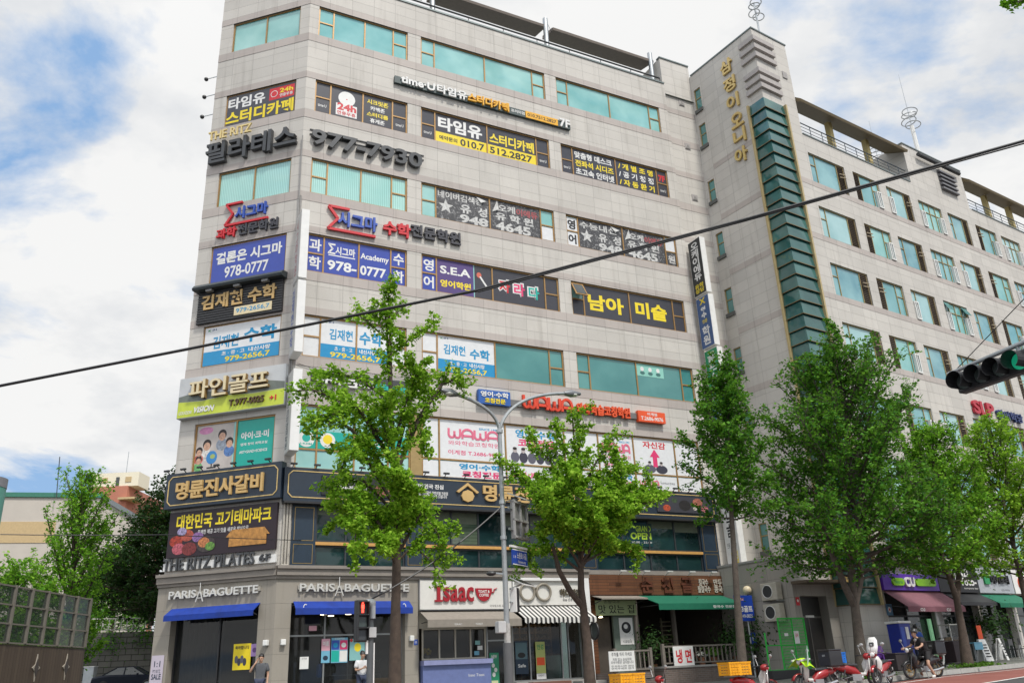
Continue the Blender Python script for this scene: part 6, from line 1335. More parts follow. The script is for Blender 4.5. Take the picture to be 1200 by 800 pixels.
# tree 4: big dense cone, forked trunk
T4 = auto_limbs(kd(-5.6, 0), 3.5, 12.9, lambda f: 3.3 * (1 - f) ** .7 * (.86 + .3 * min(1, f * 5)) + .3, 130, 41, .8, axis=lambda z: kd(-5.35 + .14 * (z - 3), z), sp=.42) + pxlimbs([([(-5.04, 10.69), (-4.66, 12.64), (-4.12, 14.16)], 16, .32, .2), ([(-4.80, 9.62), (-2.90, 12.15), (-1.76, 14.03)], 12, .32, .3), ([(-5.36, 9.56), (-6.24, 11.26), (-6.66, 12.12)], 10, .35, .4), ([(-5.01, 8.88), (-3.93, 11.22), (-3.26, 13.07)], 10, .34, -.5), ([(-4.38, 8.23), (-1.35, 10.42), (0.49, 12.05)], 10, .36, .2)], 4)
t4 = tree('largest dense dark ginkgo tree with a forked trunk before the entrance block', [kd(-6.25, -.1), kd(-6.1, 1.6), kd(-5.95, 3.1), kd(-5.5, 6), kd(-5.1, 9), kd(*(-4.31, 13.49))], .22, T4, LG3, .12, 48000, seed=9, bark=M_barkg)
MB().tube([kd(-6.0, 2.5), kd(-6.4, 3.3), kd(-6.8, 4.4), kd(-7.2, 6)], [.14, .13, .1, .06], 8).build('side_stem', M_barkg, t4, smooth=True); MB().tube([kd(-6.0, 2.6), kd(-5.4, 3.5), kd(-5.1, 4.6), kd(-4.7, 6.5)], [.14, .12, .1, .06], 8).build('side_stem', M_barkg, t4, smooth=True)
# tree 5 and 6 further along
T5 = auto_limbs(kd(.9, 0), 3.5, 10.0, lambda f: 1.95 * (1 - f) ** .6 * (.85 + .3 * min(1, f * 4)) + .25, 76, 51, .95, axis=lambda z: kd(.8 + .12 * (z - 3), z))
t5 = tree('mid green ginkgo tree with a y shaped fork before the black tempura fascia', [kd(.57, .2), kd(.75, 1.7), kd(.85, 2.9), kd(.5, 4.6), kd(1.2, 8), kd(2.2, 10.8)], .19, T5, LG2, .12, 22000, seed=11)
MB().tube([kd(.85, 2.8), kd(1.4, 3.8), kd(1.55, 5.2), kd(2.0, 7)], [.12, .11, .09, .05], 8).build('side_stem', M_bark, t5, smooth=True)
T6 = auto_limbs(kd(6.6, 0), 3.8, 11.0, lambda f: 1.9 * (1 - f) ** .55 * (.8 + .3 * min(1, f * 4)) + .25, 70, 61, 1.0, axis=lambda z: kd(6.4 + .1 * (z - 3), z))
tree('light green ginkgo tree at the right edge under the academy letters', [kd(6.3, .3), kd(6.4, 3), kd(6.6, 7), kd(7, 11.6)], .18, T6, LG1, .12, 19000, seed=13)
# tip of a near tree hanging in from the top right
nb_ = (6.97, 9.00, 8.84)
NT = [([(nb_[0] + 1.6, nb_[1] + .4, nb_[2] + 1.0), (nb_[0] + .7, nb_[1] + .1, nb_[2] + .45), (nb_[0] + .05, nb_[1], nb_[2] + .02)], 14, .12)] + auto_limbs((nb_[0] + 4, nb_[1] + 1, 0), nb_[2] + 1.0, nb_[2] + 5, lambda f: 2.4 * (1 - f) ** .5 + .2, 30, 71, .6)
tree('near ginkgo tree whose lowest leafy tip hangs in at the top right corner', [(nb_[0] + 4, nb_[1] + 1, -.15), (nb_[0] + 4, nb_[1] + 1, 4), (nb_[0] + 4, nb_[1] + 1, nb_[2] + 5.5)], .2, NT, LG2, .06, 9000, seed=15, tight=.05, group=None, name='roadside_tree')
# grass tufts at the tree pits
for u, lab in ((-6.2, 'green grass patch at the foot of the largest tree'), (.9, 'green grass patch at the foot of the y forked tree')):
    r = np.random.default_rng(int(abs(u) * 10)); n = 900; c = np.stack([r.normal(size=n) * .55, r.normal(size=n) * .28, np.zeros(n)], 1); P_ = np.array([kd(u + a, 0, 4.25 + b_) for a, b_, _ in c]); P_[:, 2] = [gz(p[0], p[1]) + .05 + abs(r.normal()) * .03 for p in P_]
    o = leaves('grass', P_, .10, leaf_mat('leaf_grass', [(.05, .12, .02), (.10, .2, .03)]), None, 5); tag(o, lab, 'grass', kind='stuff')

# ================================================================== street furniture
lp = thing('street_lamp', 'tall grey street lamp with two curved arms before the white fascia signs', 'street lamp', kd(-21.58, -.6, 4.4))
M_pole = mat('lamp_grey', (.33, .35, .36), .45, .4)
def K(u, z, off=4.4): return Vector(kd(u, z, off))
MB().tube([K(-21.6, -.7), K(-21.6, 7.66)], [.085, .06], 12).build('pole', M_pole, lp, smooth=True); MB().tube([K(-21.6, -.7), K(-21.6, 1.55)], .125, 12).build('base_sleeve', mat('lamp_base_dark', (.10, .105, .11), .5), lp, smooth=True)
MB().tube([K(-21.6, 1.55), K(-21.6, 2.05)], .09, 12).build('sticker_wrap', mat('pale_wrap', (.42, .42, .40), .6, var=.3, scale=12), lp, smooth=True)
L0 = K(-21.6, 7.5); LL = K(-23.1, 8.40); RR = K(-19.0, 9.0)
def arc3(a, c, e, n=12): a, c, e = Vector(a), Vector(c), Vector(e); return [a * (1 - t) ** 2 + c * 2 * t * (1 - t) + e * t * t for t in [i / n for i in range(n + 1)]]
MB().tube(arc3(L0, K(-21.7, 8.2), LL), [.05] * 13, 8).build('arm', M_pole, lp, smooth=True); MB().tube(arc3(L0, K(-21.2, 8.7), RR), [.05] * 13, 8).build('arm', M_pole, lp, smooth=True)
for p, du, dz in ((LL, -.45, .06), (RR, .55, .06)):
    e = p + Vector((dD.x * du, dD.y * du, dz)); b = MB(); b.tube([p - (e - p) * .2, p + (e - p) * .3, e], [.06, .13, .05], 10); hd = b.build('lamp_head', mat('lamp_head_grey', (.2, .21, .22), .4, .4), lp, smooth=True)
    MB().ball(p + (e - p) * .45 - Vector((0, 0, .06)), (.16, .12, .06), 10, 6).build('lens', mat('lamp_lens', (.55, .56, .52), .2), hd, smooth=True)
for z in (7.4, 5.3, 4.3): MB().tube([K(-21.6, z), K(-21.6, z + .1)], .095, 12).build('band_clamp', M_steel, lp)
# sign panels carried by the lamp post
KF = Frame((TOW + nD * 4.45).to_tuple(), dD, nD); KF.o = Vector((KF.o.x, KF.o.y))
t = thing('traffic_sign_back', 'grey back of a framed traffic panel clamped to the street lamp', 'sign panel', K(-20.8, 4.5, 4.5))
q = (-21.33, 4.22, -20.69, 5.26)
KR = Frame((K(-21.5, 0)).xy, (dD * .88 - nD * .47).normalized(), (nD * .88 + dD * .47).normalized())
MB().fb(KR, .18, 4.35, 1.02, 5.45, .06, .14).build('panel', mat('panel_grey', (.20, .20, .20), .5), t)
b = MB()
for x in (.18, .56, .96): b.fb(KR, x, 4.35, x + .06, 5.45, .14, .19)
for z in (4.37, 4.85, 5.36): b.fb(KR, .18, z, 1.02, z + .06, .14, .20)
b.build('stiffener', mat('panel_rib', (.36, .36, .36), .5), t); b = MB(); b.bar(KR.pt(0, 4.6, .1), KR.pt(.3, 4.6, .1), .06, .06); b.bar(KR.pt(0, 5.2, .1), KR.pt(.3, 5.2, .1), .06, .06); b.build('bracket', M_steel, t)
def solar(u, z, lab, s=1.0):
    t = thing('solar_panel', lab, 'solar panel', K(u, z)); F = KR; a = u + 21.6
    b = MB(); P4 = [F.pt(a, z, .35), F.pt(a + .6 * s, z - .02, .35), F.pt(a + .75 * s, z + .22, -.2), F.pt(a + .15 * s, z + .24, -.2)]
    up = Vector((0, 0, .03)); b.hexa([p for p in P4] + [p + up for p in P4]); b.build('frame', M_white, t); n_ = [p + up * 1.1 for p in P4]; c = sum(n_, Vector()) / 4; MB().face([c + (p - c) * .88 for p in n_]).build('cells', mat('solar_cells', (.02, .025, .04), .2), t)
    MB().bar(F.pt(0, z - .1, .05), F.pt(a + .3, z + .05, .1), .04, .04).build('bracket', M_steel, t)
solar(-21.25, 5.48, 'small solar panel above the grey traffic panel on the street lamp'); solar(-21.35, 3.05, 'larger solar panel below the blue street name plate', 1.25)
t = thing('street_name_plate', 'blue street name plate with white Korean words on the street lamp', 'street sign', K(-21.2, 3.7, 4.5))
MB().fb(KR, .10, 3.62, .98, 4.05, .08, .12).build('plate', pm('platebl', 30, 72, 170), t); MB().bar(KR.pt(0, 4.12, .1), KR.pt(1.0, 4.12, .1), .06, .06).build('arm', M_white, t); b = MB()
for qq in ((.10, 3.62, .98, 3.645), (.10, 4.025, .98, 4.05)): b.fb(KR, *qq, .12, .124)
b.build('border', W_, t); txt('노원로1나길', KR, (.36, 3.80, .92, 3.98), .122, W_, t, .02); txt('Nowon-ro', KR, (.42, 3.68, .86, 3.76), .122, W_, t, .01); txt('1-9', KR, (.15, 3.80, .28, 3.88), .122, W_, t, .0)
t = thing('signal_box', 'slim black vertical signal box under the larger solar panel', 'signal', K(-21.3, 2.4)); MB().fb(KR, .22, 2.35, .40, 3.0, -.05, .12).build('housing', M_black, t, bevel=.02); MB().fb(KR, .15, 2.35, .22, 3.0, -.06, .13).build('visor', M_white, t); MB().bar(KR.pt(0, 2.6, .03), KR.pt(.22, 2.6, .03), .04, .04).build('bracket', M_steel, t)
t = thing('control_box', 'small pale control box strapped low on the street lamp', 'control box', K(-21.9, 1.9)); MB().fb(Frame(K(-21.6, 0).xy, dD, nD), -.34, 1.8, -.09, 2.1, -.08, .12).build('casing', mat('pale_box', (.45, .46, .46), .5), t, bevel=.02); MB().fb(Frame(K(-21.6, 0).xy, dD, nD), -.09, 1.92, .0, 1.98, -.02, .04).build('strap', M_steel, t)
t = thing('camera_arm', 'small dark fixture on a stub arm left of the street lamp pole', 'fixture', K(-21.9, 3.3)); MB().bar(K(-21.6, 3.35), K(-22.0, 3.38), .04, .04).build('stub_arm', M_steel, t); MB().ball(K(-22.05, 3.36), (.14, .1, .07), 10, 6).build('housing', M_dark, t, smooth=True)

# pedestrian signal with its pole
PX = (-25.84, 1.85)[0]; PS = Frame((TOW + dD * PX + nD * 4.9), dD, nD)
t = thing('signal_pole', 'dark grey pole with boxes carrying the pedestrian signal', 'pole', PS.pt(0, 0, 0)); MB().tube([PS.pt(0, -.85, 0), PS.pt(0, 2.55, 0)], .075, 12).build('pole', mat('signal_pole_grey', (.09, .1, .105), .5), t, smooth=True)
b = MB(); b.ball(PS.pt(.0, 2.5, .0), .12, 10, 8); b.tube([PS.pt(.02, 2.15, .06), PS.pt(.02, 2.45, .06)], .07, 10); b.build('camera', mat('camera_grey', (.4, .42, .43), .4), t, smooth=True); MB().fb(PS, -.09, 1.72, .1, 1.95, .05, .12).build('sticker_box', mat('pale_box', (.4, .4, .4)), t); MB().fb(PS, -.12, 1.35, -.07, 2.6, -.02, .04).build('cable_duct', M_white, t); MB().fb(PS, .07, .2, .1, 1.6, -.02, .04).build('cable_duct', M_white, t)
t = thing('pedestrian_signal', 'black pedestrian signal showing a lit red man', 'signal', PS.pt(-.25, 1.75, .02))
MB().fb(PS, -.40, 1.62, -.12, 2.58, -.10, .10).build('housing', M_black, t, bevel=.02)
REDL = mat('red_signal_light', (1, .05, .03), .4, emit=3.2)
def man(F, u, z, h, d, m, t):
    b = MB(); b.ball(F.pt(u, z + h * .88, d), (h * .1,) * 3, 8, 6); b.fb(F, u - h * .15, z + h * .42, u + h * .15, z + h * .76, d - .004, d + .004); b.fb(F, u - h * .11, z, u - h * .02, z + h * .42, d - .004, d + .004); b.fb(F, u + h * .02, z, u + h * .11, z + h * .42, d - .004, d + .004); b.build('lit_man', m, t)
man(PS, -.26, 2.28, .25, .11, REDL, t)
for z in (2.25, 1.95, 1.65):
    b = MB(); b.fb(PS, -.40, z + .27, -.12, z + .29, .10, .22); b.fb(PS, -.40, z, -.385, z + .27, .10, .2); b.fb(PS, -.135, z, -.12, z + .27, .10, .2); b.build('visor', M_black, t)
MB().fb(PS, -.37, 1.96, -.15, 2.18, .10, .105).build('dark_lens', mat('unlit_lens', (.06, .075, .07), .2), t); MB().fb(PS, -.37, 1.66, -.15, 1.88, .10, .105).build('counter_lens', mat('unlit_counter', (.05, .055, .06), .2), t)
b = MB(); b.bar(PS.pt(-.12, 2.4, 0), PS.pt(0, 2.4, 0), .04, .04); b.bar(PS.pt(-.12, 1.8, 0), PS.pt(0, 1.8, 0), .04, .04); b.build('bracket', M_steel, t)

# overhead traffic signal at the right, hung on its arm
S0 = Vector((8.35, 15.00, 5.45)); S1 = Vector((8.88, 13.90, 5.49)); ax = (S1 - S0); ax.z = 0; ln = ax.length; ax.normalize()
TF = Frame(S0.xy, ax.xy, Vector((ax.y, -ax.x)))
t = thing('traffic_signal', 'black horizontal four lamp traffic signal showing green at the right edge', 'traffic signal', TF.pt(.6, S0.z, 0))
pitch = .375; zc = S0.z
MB().fb(TF, -.16, zc - .19, pitch * 3 + .22, zc + .20, -.2, .0).build('housing', mat('signal_black', (.03, .032, .035), .4), t, bevel=.03)
for k in range(4):
    c = TF.pt(k * pitch + .02, zc, 0); nv = Vector((TF.n.x, TF.n.y, 0)); b = MB(); n = 18; rr_ = .165
    sx = Vector((ax.x, ax.y, 0)); pts0 = [c + sx * cos(2 * pi * i / n) * rr_ + Vector((0, 0, sin(2 * pi * i / n) * rr_)) for i in range(n)]
    for i in range(n):
        if (2 * pi * (i + .5) / n) % (2 * pi) > pi * 1.32 and (2 * pi * (i + .5) / n) < pi * 1.68: continue
        p, q_ = pts0[i], pts0[(i + 1) % n]; dp = .30 if True else 0
        b.face([p, q_, q_ + nv * dp, p + nv * dp])
    vz = b.build('visor', M_black, t); vz.modifiers.new('solid', 'SOLIDIFY').thickness = .006
    MB().disc(c + nv * .02, nv, .15, 24).build('lens', mat('green_signal_light', (.01, .32, .17), .3, emit=.35) if k == 3 else mat('unlit_lens', (.06, .07, .07), .2), t)
ta = thing('signal_mast', 'grey signal mast arm reaching in from the right above the traffic signal', 'mast', TF.pt(6, 0, -.1))
b = MB(); b.tube([TF.pt(-.35, zc + .27, -.1), TF.pt(6, zc + .52, -.1)], [.035, .07], 10); b.build('arm', M_pole, ta, smooth=True); MB().tube([TF.pt(6, -.15, -.1), TF.pt(6, zc + 1.2, -.1)], [.12, .09], 12).build('mast', M_pole, ta, smooth=True); b = MB()
for x in (.2, 1.1): b.bar(TF.pt(x, zc + .18, -.1), TF.pt(x, zc + .30 + x * .04, -.1), .05, .05)
b.build('hanger', M_steel, ta); MB().tube([TF.pt(-.2, zc + .28, -.1), TF.pt(1.5, zc + 1.1, -.1), TF.pt(6, zc + 1.2, -.1)], .01, 4).build('stay_wire', M_dark, ta)

# cables
def cable(pts, r_, lab, n=24, sag=0.0, m=M_black):
    P3 = [Vector(p) for p in pts]; out = []
    for a, e in zip(P3, P3[1:]): out += [a.lerp(e, i / n) - Vector((0, 0, sag * 4 * (i / n) * (1 - i / n))) for i in range(n)]
    out.append(P3[-1]); return tag(MB().tube(out, r_, 6).build('cable', m, None, smooth=True), lab, 'cable')
cable([(-19.96, 18.60, 6.02), (-11.66, 18.00, 7.33), (-7.48, 17.80, 7.92), (-0.72, 17.40, 8.89), (5.26, 16.60, 9.94), (11.57, 16.00, 11.28), (18.20, 15.00, 13.00)], .034, 'thick black overhead cable crossing the whole facade', 4)
cable([(-0.72, 17.30, 8.80), (5.25, 16.60, 9.90), (11.55, 16.00, 11.21), (18.17, 15.00, 12.93)], .018, 'thinner second cable lashed under the thick overhead cable', 4)
cable([(-14.74, 24.00, 5.05), (-11.25, 27.00, 5.34), FA.pt(.8, 5.95, .12)], .014, 'thin black cable running from the left to the navy corner panel', 6, .02)
cable([K(-21.6, 5.25), PS.pt(0, 2.6, 0)], .022, 'black cable sloping from the street lamp down to the pedestrian signal', 16, .18)
for k, (pa, pb) in enumerate((((345, 410), (500, 440)), )): cable([FA.pt(.3, 13.25, .05), FA.pt(1.6, 13.05, .05), FA.pt(3.2, 13.2, .05), FA.pt(5.6, 13.1, .05)], .012, 'thin slack wire along the wall under the fifth row windows', 8, .04)
# antennas and gadgets on the roofs
def coil(base, h, r_, lab, n=3, mast=.06, tip=True):
    t = thing('antenna', lab, 'antenna', base); B_ = Vector(base); MB().tube([B_, B_ + Vector((0, 0, h * (.45 if tip else 1)))], mast, 8).build('mast', M_white if tip else M_steel, t, smooth=True)
    if tip: MB().tube([B_ + Vector((0, 0, h * .45)), B_ + Vector((0, 0, h))], [.03, .012], 6).build('whip', M_steel, t)
    for k in range(n):
        a = k * 2.1; MB().ring(B_ + Vector((.12 * cos(a), .12 * sin(a), h * (.5 if tip else .72) + k * .38 - .3)), (.15 * cos(a), .15 * sin(a), 1), r_, .035, 22, 6).build('ring', M_steel, t, smooth=True)
coil(FC.pt(CW - .3, ZT, -1.2), 2.7, .33, 'short ring antenna on top of the stair tower', 4, tip=False)
coil(FD.pt(18.1, PH, -1.2), 8.2, .5, 'tall white mast with three rings and long whip over the lift head', 4, .15)
coil(FD.pt(21.4, 34.2, -6), 6.5, .5, 'ring antenna with whip at the far right roof', 3, .1)
t = thing('wall_camera', 'small camera bracket sticking out of the left wall edge', 'camera', FB.pt(0, 28, .1))
for z in (29.6, 28.5, 27.3): MB().bar(FB.pt(.05, z, -.3), FB.pt(-.75, z, -.3), .03, .03).build('arm', M_steel, t); MB().ball(FB.pt(-.85, z, -.3), .11, 8, 6).build('lens_head', M_black, t)
# ================================================================== motor scooters
RUB = mat('tyre_rubber', (.022, .022, .024), .8); CHR = mat('chrome', (.6, .6, .6), .2, .9); BLK = mat('scooter_black', (.025, .025, .028), .3, coat=.3)
def wheel(x, t, rim=CHR, r_=.27):
    w = MB().ring((x, 0, r_ + .02), (0, 1, 0), r_ - .035, .045, 22, 8).build('wheel', RUB, t, smooth=True)
    b = MB(); b.ring((x, 0, r_ + .02), (0, 1, 0), r_ - .075, .014, 22, 6)
    for k in range(10): a = pi * k / 5; b.bar((x, 0, r_ + .02), (x + (r_ - .08) * cos(a), 0, r_ + .02 + (r_ - .08) * sin(a)), .008, .008)
    b.tube([(x, -.06, r_ + .02), (x, .06, r_ + .02)], .045, 10); b.build('rim', rim, w, smooth=True)
def scooter(label, loc, head, body, shield, seatm=None, rim=CHR, screen=False, rack=True, steer=0.0):
    t = thing('motor_scooter', label, 'scooter', (0, 0, 0), 'delivery scooters along the kerb')
    wheel(.62, t, rim); wheel(-.60, t, rim)
    # rear bodywork: tapering tail from seat to lamp
    b = MB(); sec = [(-.82, .62, .05, .05), (-.70, .64, .11, .10), (-.40, .60, .15, .16), (-.08, .50, .13, .16), (.10, .38, .09, .08)]; n = 10; base = []
    for x, z, w, h in sec:
        base.append(len(b.v)); b.v += [Vector((x, w * cos(2 * pi * j / n), z + h * sin(2 * pi * j / n))) for j in range(n)]
    for p, q in zip(base, base[1:]):
        for j in range(n): b.f.append((p + j, q + j, q + (j + 1) % n, p + (j + 1) % n))
    b.f.append(tuple(base[0] + j for j in reversed(range(n)))); b.f.append(tuple(base[-1] + j for j in range(n))); b.build('body', body, t, smooth=True)
    b = MB(); b.tube([(.10, 0, .40), (.30, 0, .42), (.44, 0, .62), (.47, 0, .86)], [.06, .06, .06, .05], 8); b.build('down_tube', shield, t, smooth=True)
    # leg shield: curved wide plate
    b = MB(); m = 7; rows = [(.40, .34, .10), (.43, .52, .19), (.45, .72, .22), (.46, .90, .15)]
    for x, z, w in rows:
        for j in range(m): y = -w + 2 * w * j / (m - 1); b.v.append(Vector((x - .13 * (abs(y) / .22) ** 2 * 1.0 + .05, y, z)))
    for i in range(3):
        for j in range(m - 1): b.f.append((i * m + j, i * m + j + 1, (i + 1) * m + j + 1, (i + 1) * m + j))
    o = b.build('leg_shield', shield, t, smooth=True); o.modifiers.new('solid', 'SOLIDIFY').thickness = .025
    b = MB(); b.hexa([(-.55, -.12, .70), (.02, -.10, .66), (.02, .10, .66), (-.55, .12, .70), (-.52, -.10, .79), (.0, -.09, .75), (.0, .09, .75), (-.52, .10, .79)]); b.build('seat', seatm or BLK, t, bevel=.03)
    b = MB(); b.box((-.10, 0, .32), (.34, .22, .20)); b.tube([(.05, 0, .30), (.16, 0, .30)], .09, 10); b.tube([(-.05, .13, .24), (-.45, .15, .27), (-.78, .15, .34)], [.03, .045, .045], 8); b.build('engine', M_steel, t, smooth=True)
    b = MB()
    for y in (-.07, .07): b.tube([(.47, y, .80), (.62, y, .29)], .024, 6); b.tube([(-.25, y * 1.3, .36), (-.60, y * 1.3, .29)], .022, 6); b.tube([(-.5, y * 1.5, .62), (-.6, y * 1.5, .3)], .026, 6)
    b.build('fork', M_dark, t, smooth=True)
    for x, mm in ((.62, body), (-.60, BLK)):
        b = MB()
        for i in range(9):
            a = radians_(20) + radians_(150) * i / 8; b.v += [Vector((x + .32 * cos(a), y, .29 + .32 * sin(a))) for y in (-.07, .0, .07)]; b.v[-2].z += .02
        for i in range(8):
            for j in range(2): b.f.append((i * 3 + j, i * 3 + j + 1, i * 3 + j + 4, i * 3 + j + 3))
        o = b.build('fender', mm, t, smooth=True); o.modifiers.new('solid', 'SOLIDIFY').thickness = .012
    b = MB(); b.ball((.47, 0, .96), (.14, .13, .11), 12, 8); b.build('headlight_shell', body, t, smooth=True); MB().ball((.56, 0, .96), (.06, .09, .08), 10, 8).build('headlight', mat('lamp_glass', (.7, .72, .72), .1), t, smooth=True)
    b = MB(); b.tube([(.34, .36, 1.0), (.44, .2, 1.02), (.46, 0, .98), (.44, -.2, 1.02), (.34, -.36, 1.0)], .016, 6); h = b.build('handlebar', M_dark, t, smooth=True)
    for y in (.36, -.36): MB().tube([(.36, y * .75, 1.0), (.32, y * 1.12, 1.0)], .022, 8).build('grip', RUB, h, smooth=True)
    for y in (.24, -.24): b = MB(); b.tube([(.43, y, 1.02), (.45, y * 1.45, 1.24)], .008, 5); b.ball((.45, y * 1.5, 1.29), (.02, .075, .055), 10, 6); b.build('mirror', mat('mirror_shell', (.5, .5, .5), .25, .5), h, smooth=True)
    MB().ball((-.86, 0, .66), (.03, .09, .05), 8, 6).build('tail_light', RD, t, smooth=True); MB().box((-.88, 0, .48), (.01, .17, .11)).build('number_plate', W_, t)
    if rack:
        b = MB()
        for y in (-.14, 0, .14): b.tube([(-.45, y, .76), (-1.0, y, .765)], .012, 5)
        b.tube([(-1.0, -.14, .765), (-1.0, .14, .765)], .012, 5); b.tube([(-.5, -.14, .76), (-.5, .14, .76)], .012, 5); b.build('rack', M_steel, t)
    if screen:
        b = MB(); rows = [(.58, .98, .17), (.50, 1.2, .2), (.38, 1.42, .17), (.34, 1.52, .1)]; m = 5
        for x, z, w in rows:
            for j in range(m): y = -w + 2 * w * j / 4; b.v.append(Vector((x - 1.2 * y * y, y, z)))
        for i in range(3):
            for j in range(4): b.f.append((i * m + j, i * m + j + 1, (i + 1) * m + j + 1, (i + 1) * m + j))
        o = b.build('windscreen', W_, t, smooth=True); o.modifiers.new('solid', 'SOLIDIFY').thickness = .012; MB().box((.45, 0, 1.28), (.10, .16, .14), (0, -.4, 0)).build('screen_port', BLK, t, bevel=.03)
    b = MB(); b.tube([(0, .1, .24), (.04, .22, .02)], .012, 5); b.build('stand', M_steel, t)
    t.location = loc; t.rotation_euler = (R(3) * 0, 0, head); return t
radians_ = R
H_D = math.atan2(dD.y, dD.x); 
def sloc(u, off): q = Vector(kd(u, 0, off)); q.z = gz(q.x, q.y) + (0 if off < 4.95 else -.15); return q
def onrack(t, x, z, y=0):
    m = Matrix.Translation(t.location) @ Matrix.Rotation(t.rotation_euler.z, 4, 'Z'); return m @ Vector((x, y, z)), t.rotation_euler.z
REDP = mat('red_scooter_paint', (.30, .012, .016), .35, coat=.3); WHP = mat('white_scooter_paint', (.62, .62, .60), .25, coat=.5)
s0 = scooter('red delivery scooter with two yellow crates in front of the short white notice board', sloc((-17.68, 0.36)[0], 5.4), H_D - .1, REDP, WHP)
s1 = scooter('red and white scooter carrying yellow crates beside the slender tree', sloc((-13.36, 0.19)[0], 5.45), H_D - .15, REDP, WHP)
s2 = scooter('red scooter with lime vest over its front and a black box behind', sloc((-10.45, 0.20)[0], 5.4), H_D + R(170), REDP, WHP)
s3 = scooter('white scooter with a blue crate on its rack at the trunk of the largest tree', sloc((-8.35, 0.12)[0], 5.5), H_D - .35, REDP, WHP)
s4 = scooter('white and red scooter with tall white windscreen standing on the road', sloc((-7.16, 0.02)[0], 5.6), H_D + pi + .25, REDP, WHP, screen=True)
s5 = scooter('black scooter with golden wheel rims under the rider in black', sloc((-4.86, 0.04)[0], 5.7), H_D + pi - R(14), BLK, BLK, rim=mat('gold_rim', (.5, .33, .12), .3, .7))
def crate(label, pos, rz, size, m, cat='crate', name='delivery_crate', lid=None, group=None):
    t = thing(name, label, cat, (0, 0, 0), group); x, y, z = size; w = .018; b = MB()
    for sx in (-1, 1):
        for sy in (-1, 1): b.box((sx * (x / 2 - .025), sy * (y / 2 - .025), z / 2), (.05, .05, z))
    n = 5
    for k in range(n):
        zz = z * (k + .5) / n; hh = z / n * (.72 if k < n - 1 else 1.0); zz = zz if k < n - 1 else z - hh / 2
        for s in (-1, 1): b.box((0, s * (y / 2 - w / 2), zz), (x - .1, w, hh)); b.box((s * (x / 2 - w / 2), 0, zz), (w, y - .1, hh))
    b.build('side_frame', m, t); b = MB(); b.box((0, 0, .012), (x - .04, y - .04, .02)); b.build('bottom', m, t)
    b = MB()
    for s in (-1, 1): b.box((0, s * (y / 2 + .004), z - .02), (x + .03, .02, .04)); b.box((s * (x / 2 + .004), 0, z - .02), (.02, y - .03, .04))
    b.build('rim', m, t)
    for k in range(3): MB().box((-x * .25 + x * .25 * k, y / 2 + .006, z * .5), (.02, .012, z * .85)).build('rib', m, t); MB().box((-x * .25 + x * .25 * k, -y / 2 - .006, z * .5), (.02, .012, z * .85)).build('rib', m, t)
    t.location = pos; t.rotation_euler = (0, 0, rz); return t
YC = mat('yellow_crate_plastic', pc(250, 178, 20), .45); BC = mat('blue_crate_plastic', pc(20, 120, 220), .45)
for s, x, lab in ((s0, -.42, 'front yellow crate on the scooter in front of the short white notice board'), (s0, -.83, 'rear yellow crate on the scooter in front of the short white notice board'), (s1, -.48, 'front yellow crate on the scooter beside the slender tree'), (s1, -.88, 'rear yellow crate on the scooter beside the slender tree')):
    p, rz = onrack(s, x, .785); crate(lab, p, rz, (.40, .56, .38), YC)
p, rz = onrack(s3, -.75, .785); crate('bright blue crate on the rack of the white scooter', p, rz, (.56, .44, .34), BC)
def topbox(label, pos, rz, size, m, txts=None):
    t = thing('delivery_box', label, 'box', (0, 0, 0)); x, y, z = size; MB().box((0, 0, z / 2), (x, y, z)).build('case', m, t, bevel=.03); MB().box((0, 0, z + .02), (x + .03, y + .03, .05)).build('lid', m, t, bevel=.02)
    for s in (-1, 1): MB().box((s * (x / 2 + .005), 0, z * .7), (.012, .12, .06)).build('latch', M_steel, t)
    t.location = pos; t.rotation_euler = (0, 0, rz); return t
p, rz = onrack(s2, -.78, .785); topbox('large black delivery box on the scooter with the lime vest', p, rz, (.52, .56, .48), BLK)
p, rz = onrack(s5, -.75, .785); bx = topbox('black delivery box with white letters behind the rider', p, rz, (.44, .5, .42), BLK)
F5 = Frame(p.xy, Vector((-cos(rz), -sin(rz))), Vector((sin(rz), -cos(rz)))); 
# lime vest and rain cover thrown over the second scooter
vst = thing('safety_vest', 'lime safety vest thrown over the handlebar of the red scooter', 'vest', (0, 0, 0)); b = MB(); m_ = 9
for i in range(m_):
    for j in range(m_):
        y = -.42 + .84 * j / 8; x = .30 + .36 * i / 8; z = 1.10 - .95 * abs(y) ** 1.4 - .25 * abs(x - .46) + .03 * sin(9 * x + 7 * y); b.v.append(Vector((x, y, z)))
for i in range(m_ - 1):
    for j in range(m_ - 1): b.f.append((i * m_ + j, i * m_ + j + 1, (i + 1) * m_ + j + 1, (i + 1) * m_ + j))
o = b.build('cloth', mat('lime_vest', pc(190, 240, 30), .7), vst, smooth=True); o.modifiers.new('solid', 'SOLIDIFY').thickness = .012
b = MB()
for y in (-.22, .18): b.hexa([(.28, y, 1.02), (.68, y, .98), (.68, y + .07, .98), (.28, y + .07, 1.02), (.28, y, 1.07), (.68, y, 1.03), (.68, y + .07, 1.03), (.28, y + .07, 1.07)])
b.build('reflective_stripe', mat('silver_stripe', (.6, .6, .58), .3), vst); vst.location = s2.location; vst.rotation_euler = s2.rotation_euler
b = MB(); b.face([(.40, .30, 1.0), (.66, .52, .86), (.50, .44, 1.45)]); b.face([(.40, .30, 1.0), (.5, .44, 1.45), (.36, .2, 1.2)]); o = b.build('plastic_cover', pm('palemintcover', 190, 222, 214), None); o.location = s2.location; o.rotation_euler = s2.rotation_euler; o.modifiers.new('solid', 'SOLIDIFY').thickness = .01; tag(o, 'pale plastic cover sticking up beside the lime vest', 'cover')
